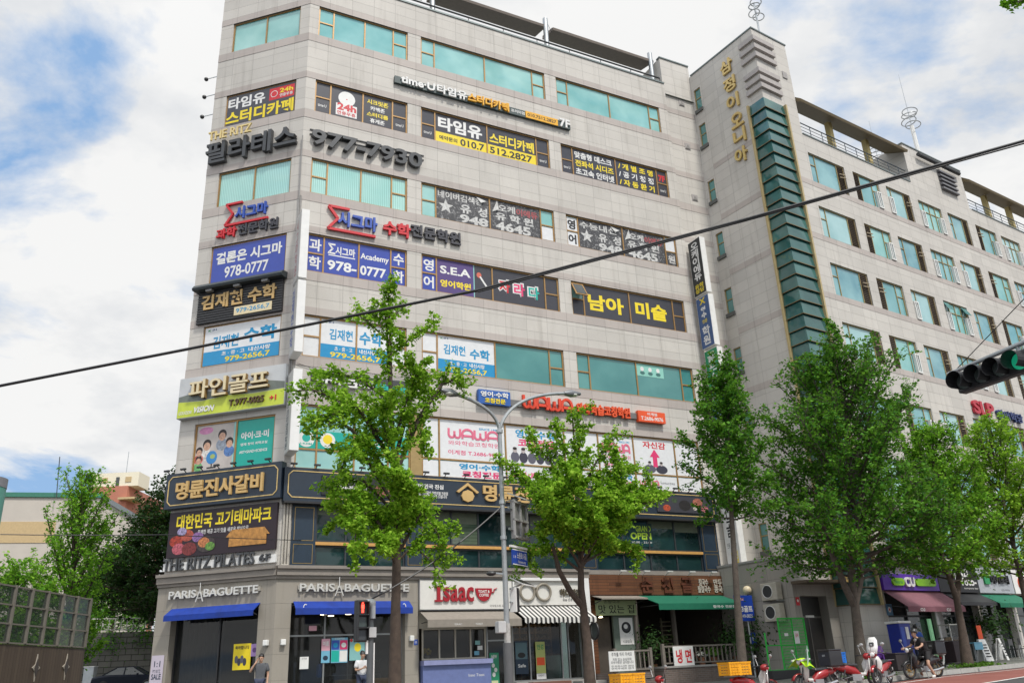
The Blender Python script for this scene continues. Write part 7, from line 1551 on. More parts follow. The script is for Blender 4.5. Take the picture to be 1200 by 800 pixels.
# ================================================================== kick scooter, chair and goods before the convenience store
def sl(u, off): return sloc(u, off)
t = thing('kick_scooter', 'white electric kick scooter left of the y forked tree', 'kick scooter', (0, 0, 0))
for x in (-.48, .48): w = MB().ring((x, 0, .11), (0, 1, 0), .085, .028, 18, 6).build('wheel', RUB, t, smooth=True); MB().tube([(x, -.03, .11), (x, .03, .11)], .05, 10).build('hub', M_dark, w)
MB().box((-.03, 0, .15), (.72, .16, .05)).build('deck', mat('deck_black', (.03, .03, .03), .7), t, bevel=.015); MB().tube([(.48, 0, .13), (.42, 0, .35), (.30, 0, 1.15)], [.035, .035, .028], 8).build('stem', W_, t, smooth=True); h = MB().tube([(.30, -.24, 1.15), (.30, .24, 1.15)], .016, 6).build('handlebar', M_dark, t)
for y in (-.21, .21): MB().tube([(.30, y - .05, 1.15), (.30, y + .05, 1.15)], .022, 8).build('grip', RUB, h)
MB().box((.32, 0, 1.02), (.06, .18, .22), (0, -.15, 0)).build('display_plate', W_, t, bevel=.02); t.location = sl((1.01, 0.33)[0], 3.4); t.rotation_euler = (0, 0, H_D + pi * .85)
t = thing('armchair', 'purple plastic armchair outside the convenience store', 'chair', (0, 0, 0)); PP = mat('purple_plastic', pc(96, 50, 140), .4)
MB().box((0, 0, .42), (.5, .48, .06)).build('seat', PP, t, bevel=.02); b = MB(); b.hexa([(-.26, .20, .43), (.26, .20, .43), (.26, .25, .43), (-.26, .25, .43), (-.30, .34, 1.0), (.30, .34, 1.0), (.30, .39, 1.0), (-.30, .39, 1.0)]); b.build('backrest', PP, t, bevel=.02)
for s in (-1, 1):
    MB().hexa([(s * .30 - .03, -.26, .62), (s * .30 + .03, -.26, .62), (s * .30 + .03, .30, .70), (s * .30 - .03, .30, .70), (s * .30 - .03, -.26, .67), (s * .30 + .03, -.26, .67), (s * .30 + .03, .30, .75), (s * .30 - .03, .30, .75)]).build('armrest', PP, t, bevel=.015)
    for y in (-.22, .22): MB().tube([(s * .22, y, .42), (s * .27, y * 1.15, 0)], [.03, .022], 6).build('leg', PP, t)
    MB().bar((s * .29, -.24, .4), (s * .3, -.24, .64), .05, .05).build('arm_support', PP, t)
t.location = sl((-1.58, 0.91)[0], 2.0); t.rotation_euler = (0, 0, H_D - .2)
t = thing('storage_box', 'low dark brown storage box right of the purple armchair', 'box', (0, 0, 0)); MB().box((0, 0, .32), (1.15, .6, .62)).build('case', mat('dark_box_brown', (.03, .022, .024), .6), t, bevel=.02); MB().box((0, 0, .66), (1.2, .65, .05)).build('lid', mat('box_lid', (.045, .035, .035), .5), t, bevel=.02); t.location = sl((-0.98, 0.79)[0], 2.2); t.rotation_euler = (0, 0, H_D)
t = thing('ice_freezer', 'blue upright display cabinet with white top under the mauve awning', 'cabinet', (0, 0, 0)); DB = mat('deep_blue_panel', pc(20, 44, 150), .4)
MB().box((0, 0, .95), (.8, .6, 1.8)).build('case', DB, t, bevel=.02); MB().box((0, 0, 1.9), (.9, .7, .10)).build('top_panel', W_, t, bevel=.02); MB().box((.12, -.305, 1.45), (.22, .012, .5)).build('label_sheet', W_, t); MB().box((-.22, -.305, 1.1), (.24, .012, 1.2)).build('door_panel', mat('blue_panel_light', pc(40, 80, 190), .4), t)
t.location = sl((0.83, 1.06)[0], 1.3); t.rotation_euler = (0, 0, H_D)
potted(sl((2.49, 1.77)[0], .8) + Vector((0, 0, 0)), 1.6, .6, 'dark leafy plant behind the blue display cabinet', n=350, seed=44)
for k, (px_, lab, m_) in enumerate((((7.86, 0.93)[0], 'white menu sandwich board with an orange head outside the dark green awning', OR), ((8.65, 0.83)[0], 'white menu sandwich board leaning right of the orange headed one', None))):
    t = thing('sandwich_board', lab, 'sandwich board', (0, 0, 0))
    for s in (-1, 1): MB().hexa([(-.28, s * .26, 0), (.28, s * .26, 0), (.28, s * .23, 0), (-.28, s * .23, 0), (-.26, s * .04, 1.0), (.26, s * .04, 1.0), (.26, s * .01, 1.0), (-.26, s * .01, 1.0)]).build('board', W_, t)
    FX = Frame((0, 0), (1, 0), (0, -1)); b = MB()
    for j in range(5): y0 = -.268 + .224 * (.2 + .13 * j); b.box((0, y0 + .0, .22 + .13 * j), (.36 - .06 * (j % 2), .012, .05), (-.22, 0, 0))
    b.build('menu_lines', K_, t)
    if m_ is not None: MB().box((0, -.02, 1.32), (.34, .03, .62)).build('head_panel', m_, t, bevel=.01); MB().bar((0, 0, .95), (0, 0, 1.3), .03, .03).build('post', M_steel, t)
    t.location = sl(px_, .9 + .4 * k); t.rotation_euler = (0, 0, H_D + (-.1 if k == 0 else .35))
potted(sl((9.91, 1.30)[0], .5), 2.0, 1.1, 'tall dark potted plant outside the silver fascia shop', n=900, seed=45, pot=(.2, .75), potm=W_, leaf=.13)
t = thing('display_stall', 'small glass display stall with dark base left of the y forked tree', 'stall', (0, 0, 0)); MB().box((0, 0, .5), (.9, .6, 1.0)).build('base', mat('stall_base', (.03, .018, .022), .6), t, bevel=.02)
b = MB()
for x in (-.42, .42):
    for y in (-.27, .27): b.box((x, y, 1.35), (.03, .03, .7))
b.box((0, 0, 1.72), (.94, .64, .05)); b.build('frame', mat('stall_frame', (.5, .5, .47), .5), t); MB().box((0, 0, 1.1), (.7, .4, .16)).build('goods', mat('goods_mixed', (.4, .3, .2), .6, var=.7, scale=12), t); MB().box((0, -.28, 1.36), (.82, .008, .66)).build('pane', GL, t)
t.location = sl((5.40, 1.28)[0], .9); t.rotation_euler = (0, 0, H_D)
t = thing('side_table', 'pale blue covered table right of the y forked tree', 'table', (0, 0, 0)); MB().box((0, 0, .86), (.7, .5, .05)).build('tabletop', SKY, t); MB().box((0, -.24, .70), (.7, .02, .3)).build('cover', SKY, t)
for x in (-.3, .3):
    for y in (-.2, .2): MB().tube([(x, y, 0), (x, y, .86)], .02, 6).build('leg', M_steel, t)
t.location = sl((6.94, 1.25)[0], 1.0); t.rotation_euler = (0, 0, H_D)
for k, px_ in enumerate(((10.26, 1.20)[0], (11.14, 1.18)[0], (11.96, 1.17)[0])):
    t = thing('terrace_chair', ('slim black terrace chair beside the tall dark potted plant', 'slim black terrace chair between two others at the silver fascia shop', 'slim black terrace chair at the right picture edge')[k], 'chair', (0, 0, 0)); MB().box((0, 0, .45), (.42, .42, .04)).build('seat', BLK, t, bevel=.01); MB().box((0, .2, .78), (.42, .03, .3)).build('backrest', BLK, t, bevel=.01)
    for x in (-.18, .18):
        MB().tube([(x, -.18, 0), (x, -.18, .45)], .014, 5).build('leg', CHR, t); MB().tube([(x, .2, 0), (x, .2, .93)], .014, 5).build('leg', CHR, t)
    t.location = sl(px_, 1.2); t.rotation_euler = (0, 0, H_D + .3 * k)

# ================================================================== people
SKIN = mat('skin_tone', (.42, .25, .17), .55, var=.06); HAIR = mat('black_hair', (.012, .011, .011), .5)
def person(label, loc, rz, J, cloth, cat='person', group=None, scale=1.0, hair=True, helmet=None):
    """J: joint positions (x to the person's left, -y forward). body grown as one skin from the skeleton; clothing as children"""
    t = thing('person', label, cat, (0, 0, 0), group)
    V = []; E = []; Rr = []
    def add(p, r, par=None):
        V.append(Vector(p)); Rr.append(r)
        if par is not None: E.append((par, len(V) - 1))
        return len(V) - 1
    idx = {}
    def chain(names, rads, par=None):
        k = par
        for n, r in zip(names, rads): k = add(J[n], r, k); idx[n] = k
        return k
    chain(['pelvis', 'waist', 'chest', 'neck0', 'neck', 'chin', 'head', 'crown'], [(.155, .105), (.135, .095), (.165, .11), (.07, .06), (.052, .055), (.062, .075), (.078, .095), (.055, .066)])
    for s in 'LR':
        chain(['sho' + s, 'elb' + s, 'wri' + s, 'palm' + s], [(.062, .062), (.043, .043), (.028, .032), (.020, .042)], idx['chest'])
        chain(['hip' + s, 'knee' + s, 'ank' + s, 'toe' + s], [(.095, .095), (.06, .06), (.040, .045), (.042, .03)], idx['pelvis'])
        w = J['wri' + s]; p = J['palm' + s]; d = (Vector(p) - Vector(w)).normalized(); side = d.cross(Vector((1, 0, .3))).normalized()
        nrm_ = d.cross(side).normalized()
        for k, (o_, L) in enumerate(((-.030, .07), (-.010, .082), (.010, .078), (.030, .06))):
            a = add(Vector(p) + side * o_ + d * .035, (.009, .009), idx['palm' + s]); a = add(V[a] + d * L * .5 + nrm_ * .006, (.009, .009), a); add(V[a] + d * L * .4 + nrm_ * .018, (.008, .008), a)
        a = add(Vector(p) - side * .045, (.011, .011), idx['palm' + s]); add(V[a] + d * .045 - side * .012, (.009, .009), a)
    def skinmesh(name, ids, edges, grow, m, par, sub=2):
        mp = {i: k for k, i in enumerate(ids)}; me = bpy.data.meshes.new(name); me.from_pydata([V[i] for i in ids], [(mp[a], mp[b]) for a, b in edges if a in mp and b in mp], []); me.update()
        o = bpy.data.objects.new(name, me); col.objects.link(o); sk = o.modifiers.new('skin', 'SKIN'); 
        for k, i in enumerate(ids): me.skin_vertices[0].data[k].radius = (Rr[i][0] + grow, Rr[i][1] + grow); me.skin_vertices[0].data[k].use_root = (k == 0)
        ss = o.modifiers.new('smooth', 'SUBSURF'); ss.levels = ss.render_levels = sub; sk.use_smooth_shade = True; me.materials.append(m); o.parent = par; return o
    body = skinmesh('body', list(range(len(V))), E, 0, SKIN, t)
    I = lambda *n: [idx[k] for k in n]
    def cut(a, b, f, r):      # extra vertex part way along a limb
        V.append(V[a].lerp(V[b], f)); Rr.append(r); return len(V) - 1
    for name, kind, m in cloth:
        if kind in ('shirt', 'longshirt'):
            col_ = cut(idx['neck0'], idx['neck'], .05, (.095, .08)); ids = I('waist', 'pelvis', 'chest') + [col_]; ed = [(idx['pelvis'], idx['waist']), (idx['waist'], idx['chest']), (idx['chest'], col_)]
            for s in 'LR':
                f = cut(idx['sho' + s], idx['elb' + s], .75, (.058, .058)); ids += [idx['sho' + s], f]; ed += [(idx['chest'], idx['sho' + s]), (idx['sho' + s], f)]
            skinmesh(name, ids, ed, .030, m, t)
        elif kind in ('shorts', 'trousers'):
            ids = I('pelvis'); ed = []
            for s in 'LR':
                if kind == 'shorts': f = cut(idx['hip' + s], idx['knee' + s], .8, (.075, .075)); ids += [idx['hip' + s], f]; ed += [(idx['pelvis'], idx['hip' + s]), (idx['hip' + s], f)]
                else: ids += I('hip' + s, 'knee' + s, 'ank' + s); ed += [(idx['pelvis'], idx['hip' + s]), (idx['hip' + s], idx['knee' + s]), (idx['knee' + s], idx['ank' + s])]
            skinmesh(name, ids, ed, .016, m, t)
        elif kind == 'shoes':
            for s in 'LR': skinmesh(name, I('ank' + s, 'toe' + s), [(idx['ank' + s], idx['toe' + s])], .012, m, t)
    H = Vector(J['head']); fw = (Vector(J['face']) - H).normalized() if 'face' in J else Vector((0, -1, 0)); up = (Vector(J['crown']) - Vector(J['chin'])).normalized(); sd_ = fw.cross(up).normalized()
    b = MB()
    for s in (-1, 1): b.ball(H + fw * .088 + sd_ * s * .032 + up * .01, .012, 8, 6)
    b.build('eyes', mat('eye_dark', (.02, .015, .012), .3), t, smooth=True)
    b = MB(); b.ball(H + fw * .105 - up * .02, (.013, .017, .022), 8, 6); b.build('nose', SKIN, t, smooth=True); b = MB(); b.box(H + fw * .083 - up * .058, (.04, .012, .010)); b.build('mouth', mat('lip_tone', (.3, .12, .10), .5), t)
    b = MB()
    for s in (-1, 1): b.ball(H + sd_ * s * .085, (.014, .02, .03), 8, 6)
    b.build('ears', SKIN, t, smooth=True)
    b = MB(); b.ball((0, 0, 0), 1, 14, 10); hm = helmet or HAIR; g = 1.32 if helmet else 1.0; bb = MB(); sc_ = Vector((.098, .115, .115)) * g; cen = H + up * .045 - fw * .016
    for v in b.v:
        q = Vector((v.x * sc_.x, v.y * sc_.y, v.z * sc_.z)); d_ = q.y; 
        if d_ < 0 and q.z < .035: q.y *= .35; q.z = max(q.z, -.02 if not helmet else .0)
        if q.z < -.06: q.z = -.06
        bb.v.append(cen + sd_ * q.x - fw * q.y * -1 * -1 + up * q.z)
    bb.f = b.f; bb.build('helmet' if helmet else 'hair', hm, t, smooth=True)
    t.scale = (scale,) * 3; t.location = loc; t.rotation_euler = (0, 0, rz); return t
def stand(**k):
    J = dict(pelvis=(0, .01, .95), waist=(0, .01, 1.10), chest=(0, .02, 1.32), neck0=(0, .02, 1.44), neck=(0, .01, 1.50), chin=(0, -.02, 1.54), head=(0, -.01, 1.63), crown=(0, .0, 1.71))
    for s, x in (('L', 1), ('R', -1)):
        J.update({'sho' + s: (x * .19, .02, 1.40), 'elb' + s: (x * .25, .03, 1.12), 'wri' + s: (x * .25, -.06, .88), 'palm' + s: (x * .25, -.09, .80), 'hip' + s: (x * .10, .01, .90), 'knee' + s: (x * .11, -.01, .50), 'ank' + s: (x * .11, .02, .08), 'toe' + s: (x * .12, -.15, .04)})
    J.update(k); return J
GYC = mat('grey_tshirt', (.085, .09, .10), .85); WHC = mat('white_tshirt', (.62, .62, .63), .85); BLC = mat('black_cloth', (.018, .018, .02), .85); NVC = mat('navy_shorts', (.04, .05, .09), .85); BUC = mat('blue_tshirt', (.03, .09, .38), .8); SHO = mat('white_shoe', (.6, .6, .58), .6)
yaw_cam = lambda q: math.atan2(q.x, -q.y) * 0
pA = FA.pt((-0.84, 1.11)[0], 0, 2.2); pA.z = 0
h1 = person('man in grey t-shirt holding a phone to his ear before the chamfered corner', pA, R(10), stand(elbR=(-.34, -.08, 1.20), wriR=(-.17, -.15, 1.46), palmR=(-.12, -.10, 1.55), face=(-.02, -.2, 1.60)), [('t_shirt', 'shirt', GYC), ('trousers', 'trousers', NVC), ('shoes', 'shoes', SHO)])
ph = MB().box((0, 0, 0), (.018, .07, .14), (.3, 0, .2)).build('mobile_phone', BLK, None, bevel=.005); ph.location = pA + Vector((-.115, -.06, 1.58)); tag(ph, 'black phone held to the ear of the man in grey', 'phone')
bg_ = thing('shoulder_bag', 'dark shoulder bag on the back of the man in grey', 'bag', (0, 0, 0)); MB().box((0, 0, 0), (.3, .14, .38)).build('pouch', BLC, bg_, bevel=.04); MB().tube([(-.1, .02, .18), (-.08, -.12, .30), (-.08, -.22, .1)], .018, 6).build('strap', BLC, bg_); bg_.location = pA + Vector((.02, .22, 1.2)); bg_.rotation_euler = (0, 0, R(10))
pB = FA.pt((2.78, 0.97)[0], 0, 2.0); pB.z = 0
person('person in white t-shirt looking down at both hands beside the signal pole', pB, R(35), stand(head=(0, -.05, 1.62), crown=(0, -.05, 1.70), chin=(0, -.05, 1.535), face=(0, -.2, 1.55), elbL=(.25, .0, 1.12), elbR=(-.25, .0, 1.12), wriL=(.10, -.2, 1.17), palmL=(.05, -.25, 1.21), wriR=(-.10, -.2, 1.17), palmR=(-.05, -.25, 1.21)), [('t_shirt', 'shirt', WHC), ('shorts', 'shorts', NVC), ('shoes', 'shoes', SHO)])
# rider astride the black scooter, leaning on the handlebar
m5 = Matrix.Translation(s5.location) @ Matrix.Rotation(s5.rotation_euler.z, 4, 'Z')
JR = dict(pelvis=(0, .10, .90), waist=(0, .04, 1.04), chest=(0, -.10, 1.24), neck0=(0, -.17, 1.34), neck=(0, -.20, 1.39), chin=(0, -.25, 1.42), head=(0, -.26, 1.51), crown=(0, -.26, 1.59), face=(0, -.45, 1.48))
for s, x in (('L', 1), ('R', -1)): JR.update({'sho' + s: (x * .19, -.12, 1.31), 'elb' + s: (x * .28, -.26, 1.10), 'wri' + s: (x * .34, -.46, 1.04), 'palm' + s: (x * .34, -.53, 1.03), 'hip' + s: (x * .12, .08, .86), 'knee' + s: (x * .26, -.14, .47), 'ank' + s: (x * .30, .04, .09), 'toe' + s: (x * .31, -.13, .04)})
rd = person('rider in black shirt and shorts with a helmet astride the black scooter', m5 @ Vector((-.15, 0, 0)), s5.rotation_euler.z + pi / 2, JR, [('black_shirt', 'shirt', BLC), ('black_shorts', 'shorts', BLC), ('shoes', 'shoes', SHO)], helmet=BLK)
pC = sl((1.87, 1.03)[0], 1.4)
person('person in blue t-shirt seen from behind at the convenience store', pC, H_D + R(160), stand(elbL=(.3, -.1, 1.12), wriL=(.22, -.3, 1.1), palmL=(.2, -.37, 1.1)), [('t_shirt', 'shirt', BUC), ('trousers', 'trousers', NVC), ('shoes', 'shoes', BLC)])

# ================================================================== the left side: barrier, retaining wall, trees, houses
def lw(Y): return Y
FN0, FN1 = Vector((-20.82, 33.00, 4.32)), Vector((-20.85, 42.00, 4.96))
fd = (FN1 - FN0); fd.z = 0; fl = fd.length; fd.normalize(); FL = Frame(FN0.xy, fd.xy, Vector((fd.y, -fd.x)))
zt_ = (-20.85, 42.00, 4.96)[2]; zm_ = (-20.62, 42.00, 2.79)[2]
t = thing('noise_barrier', 'glass and steel noise barrier on a timber base along the side street', 'barrier', FL.pt(fl / 2, 0, 0)); STB = mat('barrier_beam', (.17, .155, .13), .6, .1)
nb = 7
for k in range(nb + 1): MB().fb(FL, fl * k / nb - .05, zm_, fl * k / nb + .05, zt_ + .05, -.1, .1).build('post', STB, t)
for j in range(4):
    z = zm_ + (zt_ - zm_) * j / 3; b = MB()
    for k in range(nb): b.fb(FL, fl * k / nb + .05, z - .03, fl * (k + 1) / nb - .05, z + .03, -.06, .06)
    b.build('rail', STB, t)
MB().fb(FL, 0, zm_, fl, zt_, -.012, .012).build('glass_panel', clear_glass('barrier_glass', (.12, .3, .2), .45), t)
MB().fb(FL, -.1, -.3, fl + .1, zm_ - .05, -.35, .02).build('timber_base', stone('timber_cladding', FL.r, (.10, .075, .055), (.075, .055, .042), .22, 5.0, joint=.02, streak=.6), t)
for k, x in enumerate(((-20.91, 38.00, 2.07), (-20.77, 40.50, 2.13))):
    u = (Vector(x).xy - FL.o).dot(FL.r); b = MB(); s = .55
    b.prism([(u + (s if i % 2 == 0 else s * .35) * .55 * sin(pi * i / 4), x[2] - .2 + (s if i % 2 == 0 else s * .35) * cos(pi * i / 4)) for i in range(8)], FL.pt, .02, .06); b.build('star_ornament', mat('pale_ornament', (.36, .33, .28), .6), t); MB().prism([(u - .16, x[2] - .2), (u, x[2] - .55), (u + .16, x[2] - .2), (u, x[2] + .15)], FL.pt, .06, .08).build('ornament_heart', mat('dark_ornament', (.06, .05, .045), .6), t)
# terraced ground behind, wall and white railing
Wp = [Vector((-32.89, 66.00, 3.85)).xy, Vector((-23.83, 70.00, 3.56)).xy]
wd_ = (Wp[1] - Wp[0]); wl = wd_.length; wd_.normalize(); FWL = Frame(Wp[0] - wd_ * 14, wd_, Vector((wd_.y, -wd_.x))); zw = (-31.16, 68.00, 5.00)[2]; zr = (-31.28, 68.00, 6.00)[2]
MB().fb(FWL, 0, .5, wl + 14, zw, -.5, 0).build('retaining_wall', stone('retaining_blocks', wd_, (.20, .19, .165), (.15, .145, .13), .9, .42, joint=.03, mcol=(.05, .05, .04), streak=.75, offset=.5), None)
rw = bpy.data.objects['retaining_wall']; tag(rw, 'weathered stone block retaining wall behind the parked dark car', 'wall')
t = thing('white_railing', 'white bar railing on top of the stone retaining wall', 'railing', FWL.pt(18, zw, -.2)); b = MB()
for z in (zw + .12, zr - .06): b.fb(FWL, 8, z, wl + 14, z + .08, -.24, -.16)
b.build('rail', mat('white_rail', (.45, .44, .41), .6), t); b = MB(); k = 8.0
while k < wl + 13.8: b.fb(FWL, k, zw + .2, k + .09, zr - .06, -.23, -.17); k += .42
b.build('bars', MATS['white_rail'], t)
b = MB(); b.face([(-75, 67, zw), (-12, 72, zw), (-10, 200, zw + 2), (-140, 200, zw + 2)]); o = b.build('terrace_ground', mat('earth', (.07, .065, .04), .95, bump=.5, scale=1)); o['kind'] = 'structure'
def ivy(pts, n, seed, sp, leafs, m, lab, size=.16, name='ivy'):
    r = np.random.default_rng(seed); c = np.concatenate([np.array(p)[None] + r.normal(size=(n, 3)) * np.array(sp) for p in pts]); o = leaves(name, c, size, m, None, seed); tag(o, lab, 'ivy'); return o
ivy([FWL.pt(wl + 14 - k, zw - .2 - .25 * (k % 3), .12) for k in range(0, 12, 2)], 260, 71, (.6, .12, .7), 1, LG3, 'green ivy hanging over the right part of the stone retaining wall')
def cone_tree(label, base, h, rad, n, seed, m, leaf=.2, f0=.12, prof=None, group='trees behind the side street', name='side_street_tree', nl=60, tilt=.8, nn=14000, sp=.6):
    bz = Vector(base); pr = prof or (lambda f: rad * (1 - f) ** .8 * (.7 + .5 * min(1, f * 5)) + .15)
    lim = auto_limbs(base, bz.z + h * f0, bz.z + h * .97, pr, nl, seed, tilt, sp=sp)
    return tree(label, [tuple(bz), tuple(bz + Vector((.1, 0, h * .5))), tuple(bz + Vector((0, 0, h)))], max(.12, h * .014), lim, m, leaf, nn, seed=seed, group=group, name=name, sub=2, tight=.12)
b1 = Vector((-26.08, 50.00, 3.15)); b1.z = .6
cone_tree('tall spiky ginkgo tree behind the noise barrier', b1, (-27.02, 50.00, 13.31)[2] - .6, 2.6, 0, 81, LG2, .15, .10, nl=70, tilt=1.7, nn=15000, sp=.34)
LCON = leaf_mat('leaf_conifer', [(.010, .03, .010), (.018, .048, .014), (.03, .066, .02)], .15)
b2 = Vector((-26.25, 62.00, 4.59)); b2.z = zw
cone_tree('dark drooping conifer beside the left edge of the main building', b2, (-27.39, 62.00, 14.56)[2] - zw, 3.6, 0, 82, LCON, .2, .08, nl=80, tilt=.1, nn=17000, sp=.5, prof=lambda f: 4.6 * (1 - f) ** .5 + .3)
b3 = Vector((-38.32, 82.00, 6.73)); b3.z = zw
cone_tree('bushy green tree between the spiky ginkgo and the dark conifer', b3, (-39.41, 82.00, 12.60)[2] - zw, 3.4, 0, 83, LG3, .2, .15, nl=50, nn=11000, prof=lambda f: 3.4 * (1 - f) ** .4 + .2)
b4 = Vector((-26.84, 46.00, 3.08)); b4.z = .5
cone_tree('low bushy tree at the left edge behind the noise barrier', b4, (-27.79, 46.00, 6.89)[2] - .5, 2.6, 0, 84, LG2, .17, .15, nl=40, nn=8000, prof=lambda f: 2.4 * (1 - f) ** .45 + .2)
b5 = Vector((-25.82, 64.00, 4.37)); b5.z = zw
cone_tree('dark broad tree half hidden behind the left edge of the main building', b5, (-27.46, 64.00, 15.96)[2] - zw, 3.6, 0, 85, LCON, .22, .05, nl=60, nn=14000, prof=lambda f: 4.2 * (1 - f) ** .45 + .2, tilt=.5)
b = MB(); r = np.random.default_rng(9); c = np.concatenate([np.array(Vector(p))[None] + r.normal(size=(500, 3)) * np.array([1.6, .8, .9]) for p in ((-36.10, 74.00, 6.76), (-34.28, 76.00, 7.09), (-32.24, 75.00, 7.14), (-29.98, 56.00, 4.23), (-28.23, 50.00, 3.92))])
o = leaves('undergrowth', c, .2, LG3, None, 9); tag(o, 'dense green undergrowth along the top of the retaining wall', 'undergrowth', kind='stuff')
# houses
def block(label, p0, p1, depth, zb, zt, m, roofm=None, name='building'):
    a = Vector(p0).xy; e = Vector(p1).xy; d_ = (e - a); L = d_.length; d_.normalize(); F = Frame(a, d_, Vector((d_.y, -d_.x))); t = thing(name, label, 'building', F.pt(L / 2, zb, -depth / 2)); MB().fb(F, 0, zb, L, zt, -depth, 0).build('wall', m, t); return t, F, L
M_beige = mat('beige_render', pc(206, 198, 188), .8, var=.06, scale=.5); M_och = mat('ochre_band', pc(208, 182, 138), .8, var=.1)
q0, q1 = (-58.20, 92.00, 21.29), (-47.55, 95.00, 21.39); zt2 = q1[2]
t, F, L = block('wide beige building with an ochre band and green roof edge at the left', q0, q1, 20, 2, zt2, M_beige)
zo = (-53.45, 93.00, 17.78)[2]; MB().fb(F, -.1, zo - 1.4, L * .62, zo + .9, 0, .06).build('ochre_band', M_och, t); MB().fb(F, -.2, zt2, L + .2, zt2 + .5, -20.2, .2).build('roof', mat('green_roof_edge', pc(60, 130, 110), .6), t)
MB().fb(F, -.1, 3, L * .8, 5.5, 0, .06).build('lower_band', mat('cream_band', pc(222, 212, 180), .8), t)
b = MB(); b.prism([(L, zt2), (L, 2), (L + 4.5, 2), (L + 4.5, zt2 - 2.6)], lambda u, z, d: F.pt(u, z, d), -14, -.4); b.build('side_wing', M_beige, t); 
b = MB(); b.bar(F.pt(L, zt2 + .2, -.3), F.pt(L + 4.6, zt2 - 2.5, -.3), .5, .5); b.build('sloped_coping', mat('grey_coping', (.16, .18, .19), .6), t)
t, F, L = block('red brick and cream apartment tower far behind the spiky ginkgo', (-64.57, 125.00, 25.83), (-58.69, 125.00, 25.56), 14, 3, (-62.54, 125.00, 29.57)[2], mat('terracotta_render', pc(196, 128, 106), .85, var=.08, scale=.5))
zc2, zc3 = (-62.54, 125.00, 29.57)[2], (-62.82, 125.00, 31.67)[2]
MB().fb(F, .2, zc2, L + 1.4, zc3, -4, -.2).build('roof_house', mat('cream_render', pc(248, 238, 214), .8, var=.05), t); MB().fb(F, 0, 3, 3.1, zc2 - 1.6, 0, .1).build('pale_panel', W_, t)
for u, w_ in ((1.8, .8), (3.9, .5), (5.3, .9)): MB().fb(F, u, zc2 + .6 if w_ != .5 else zc2, u + w_, zc2 + 1.4, -.2, -.12).build('window', M_dgl if w_ == .5 else M_och, t)
b = MB()
for k in range(4): b.fb(F, L - .9, zc2 - 2.2 - 2.6 * k, L + 1.6, zc2 - 1.9 - 2.6 * k, -3, .9)
b.build('balcony_slab', M_och, t)
MB().tube([F.pt(3, zc3, -5), F.pt(3, zc3 + 4.5, -5)], .05, 5).build('aerial', M_steel, t)
MB().tube([(-51.53, 93.00, 21.18), (-51.87, 93.00, 25.86)], .05, 5).build('lightning_rod', M_dark, None); tag(bpy.data.objects['lightning_rod'], 'thin dark rod standing up behind the spiky ginkgo', 'rod')
cyl = Vector((-25.67, 40.00, 9.00)); zc_ = (-25.06, 40.00, 10.62)[2]; t = thing('round_tower', 'rounded teal facade with a grey cap at the left picture edge', 'building', (cyl.x, cyl.y, 0)); rT = (Vector((-24.43, 40.00, 8.95)) - cyl).length * .7
MB().tube([(cyl.x, cyl.y, -.2), (cyl.x, cyl.y, zc_ - .45)], rT, 32).build('wall', mat('teal_render', pc(96, 160, 146), .6), t, smooth=True); MB().tube([(cyl.x, cyl.y, zc_ - .45), (cyl.x, cyl.y, zc_)], rT * 1.02, 32).build('roof_cap', mat('grey_cap', (.2, .2, .22), .6), t, smooth=True); MB().tube([(cyl.x, cyl.y, zc_ - 3.2), (cyl.x, cyl.y, zc_ - 2.6)], rT * 1.01, 32).build('dark_band', mat('slate_band', (.03, .05, .06), .5), t, smooth=True)
# dark parked car
t = thing('parked_car', 'dark blue saloon car parked before the stone retaining wall', 'car', (0, 0, 0)); NAV = mat('navy_car_paint', (.006, .009, .02), .5, spec=.25)
b = MB(); pr = [(-2.25, .35, .62), (-2.2, .25, .86), (-1.7, .2, .98), (-1.0, .2, 1.0), (1.0, .2, .96), (1.7, .22, .88), (2.2, .28, .70), (2.3, .35, .55)]; n = len(pr)
for x, z0_, z1_ in pr:
    for y, z in ((-.72, z0_), (-.88, z0_ + .15), (-.88, z1_ - .12), (-.76, z1_), (.76, z1_), (.88, z1_ - .12), (.88, z0_ + .15), (.72, z0_)): b.v.append(Vector((x, y, z)))
for i in range(n - 1):
    for j in range(8): a = i * 8 + j; c = i * 8 + (j + 1) % 8; b.f.append((a, c, c + 8, a + 8))
b.f.append(tuple(range(7, -1, -1))); b.f.append(tuple((n - 1) * 8 + j for j in range(8))); b.build('body', NAV, t, smooth=True)
b = MB(); cb = [(-1.55, .98, .74), (-.75, 1.42, .58), (.35, 1.45, .58), (1.15, .96, .72)]
for i, (x, z, w) in enumerate(cb): pass
P_ = lambda x, y, z: Vector((x, y, z))
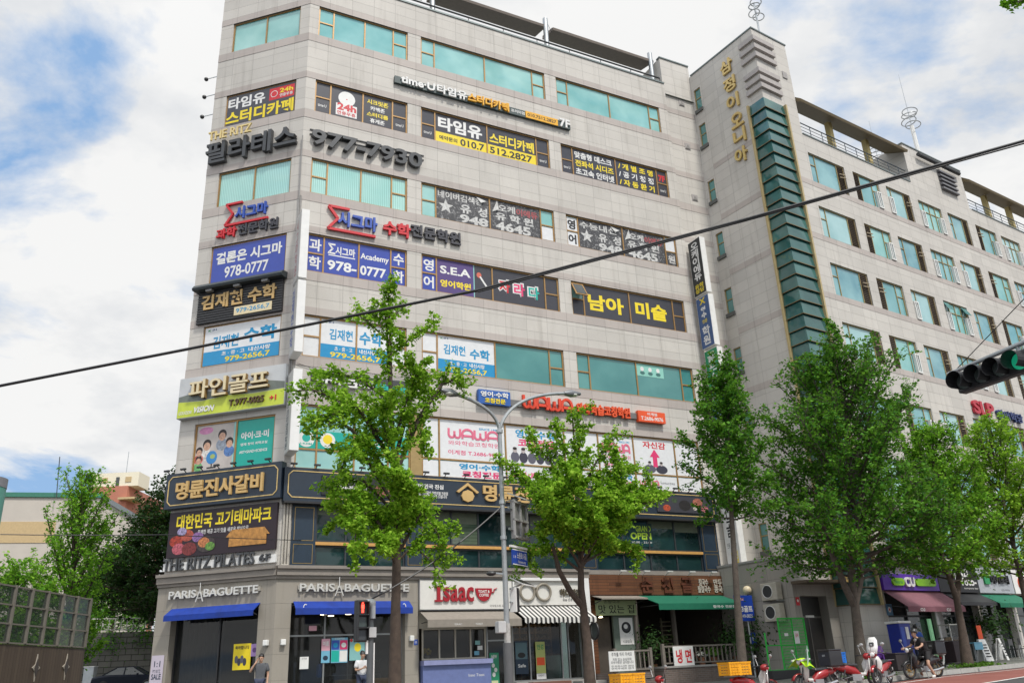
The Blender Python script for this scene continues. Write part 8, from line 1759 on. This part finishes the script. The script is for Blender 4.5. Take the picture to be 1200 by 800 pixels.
top = [P_(-.75, -.56, 1.42), P_(.35, -.56, 1.44), P_(.35, .56, 1.44), P_(-.75, .56, 1.42)]; bot = [P_(-1.6, -.74, .97), P_(1.2, -.74, .95), P_(1.2, .74, .95), P_(-1.6, .74, .97)]
gm_ = MB().hexa(bot + top).build('window_glass', M_dgl, t); b = MB(); b.hexa([p + Vector((0, 0, -.02)) for p in top] + [p + Vector((0, 0, .05)) for p in top])
for i in range(4): b.bar(bot[i], top[i], .07, .07)
for y in (-1, 1): b.bar((-.2, y * .75, .96), (-.18, y * .57, 1.44), .08, .05)
b.build('roof', NAV, t, bevel=.02)
for x in (-1.4, 1.4):
    for y in (-.86, .86): w = MB().ring((x, y, .32), (0, 1, 0), .24, .085, 20, 8).build('wheel', RUB, t, smooth=True); MB().tube([(x, y - .06, .32), (x, y + .06, .32)], .2, 14).build('rim', M_steel, w)
for y in (-.6, .6): MB().ball((2.2, y, .66), (.09, .18, .07), 10, 6).build('headlight', mat('lamp_glass', (.7, .7, .7), .1), t, smooth=True); MB().ball((-2.22, y, .76), (.05, .18, .07), 10, 6).build('tail_light', RD, t, smooth=True)
for y in (-.95, .95): MB().ball((.75, y, 1.0), (.08, .09, .06), 8, 6).build('wing_mirror', NAV, t, smooth=True)
cp = Vector((-26.85, 61.00, 1.40)); cp.z = (-26.96, 61.00, 2.32)[2] - 1.46; t.location = cp; t.rotation_euler = (0, 0, R(6))
o = bpy.data.objects['side_street']
t = thing('bollard', 'teal green post beside the timber base of the noise barrier', 'bollard', (0, 0, 0)); bp_ = Vector((-21.59, 43.00, 1.63)); MB().tube([(0, 0, -.1), (0, 0, 1.9)], .14, 10).build('post', mat('teal_post', (.02, .16, .13), .5), t); MB().ball((0, 0, 1.9), (.16, .16, .1), 10, 6).build('cap', M_steel, t); t.location = (bp_.x, bp_.y, 0)
t = thing('street_box', 'small grey utility box at the foot of the retaining wall', 'utility box', (0, 0, 0)); MB().box((0, 0, .6), (.7, .5, 1.3)).build('casing', M_steel, t, bevel=.02); MB().box((0, 0, 1.28), (.76, .56, .06)).build('lid', M_white, t); bp_ = Vector((-30.11, 62.00, 2.24)); t.location = (bp_.x, bp_.y, 1.2)
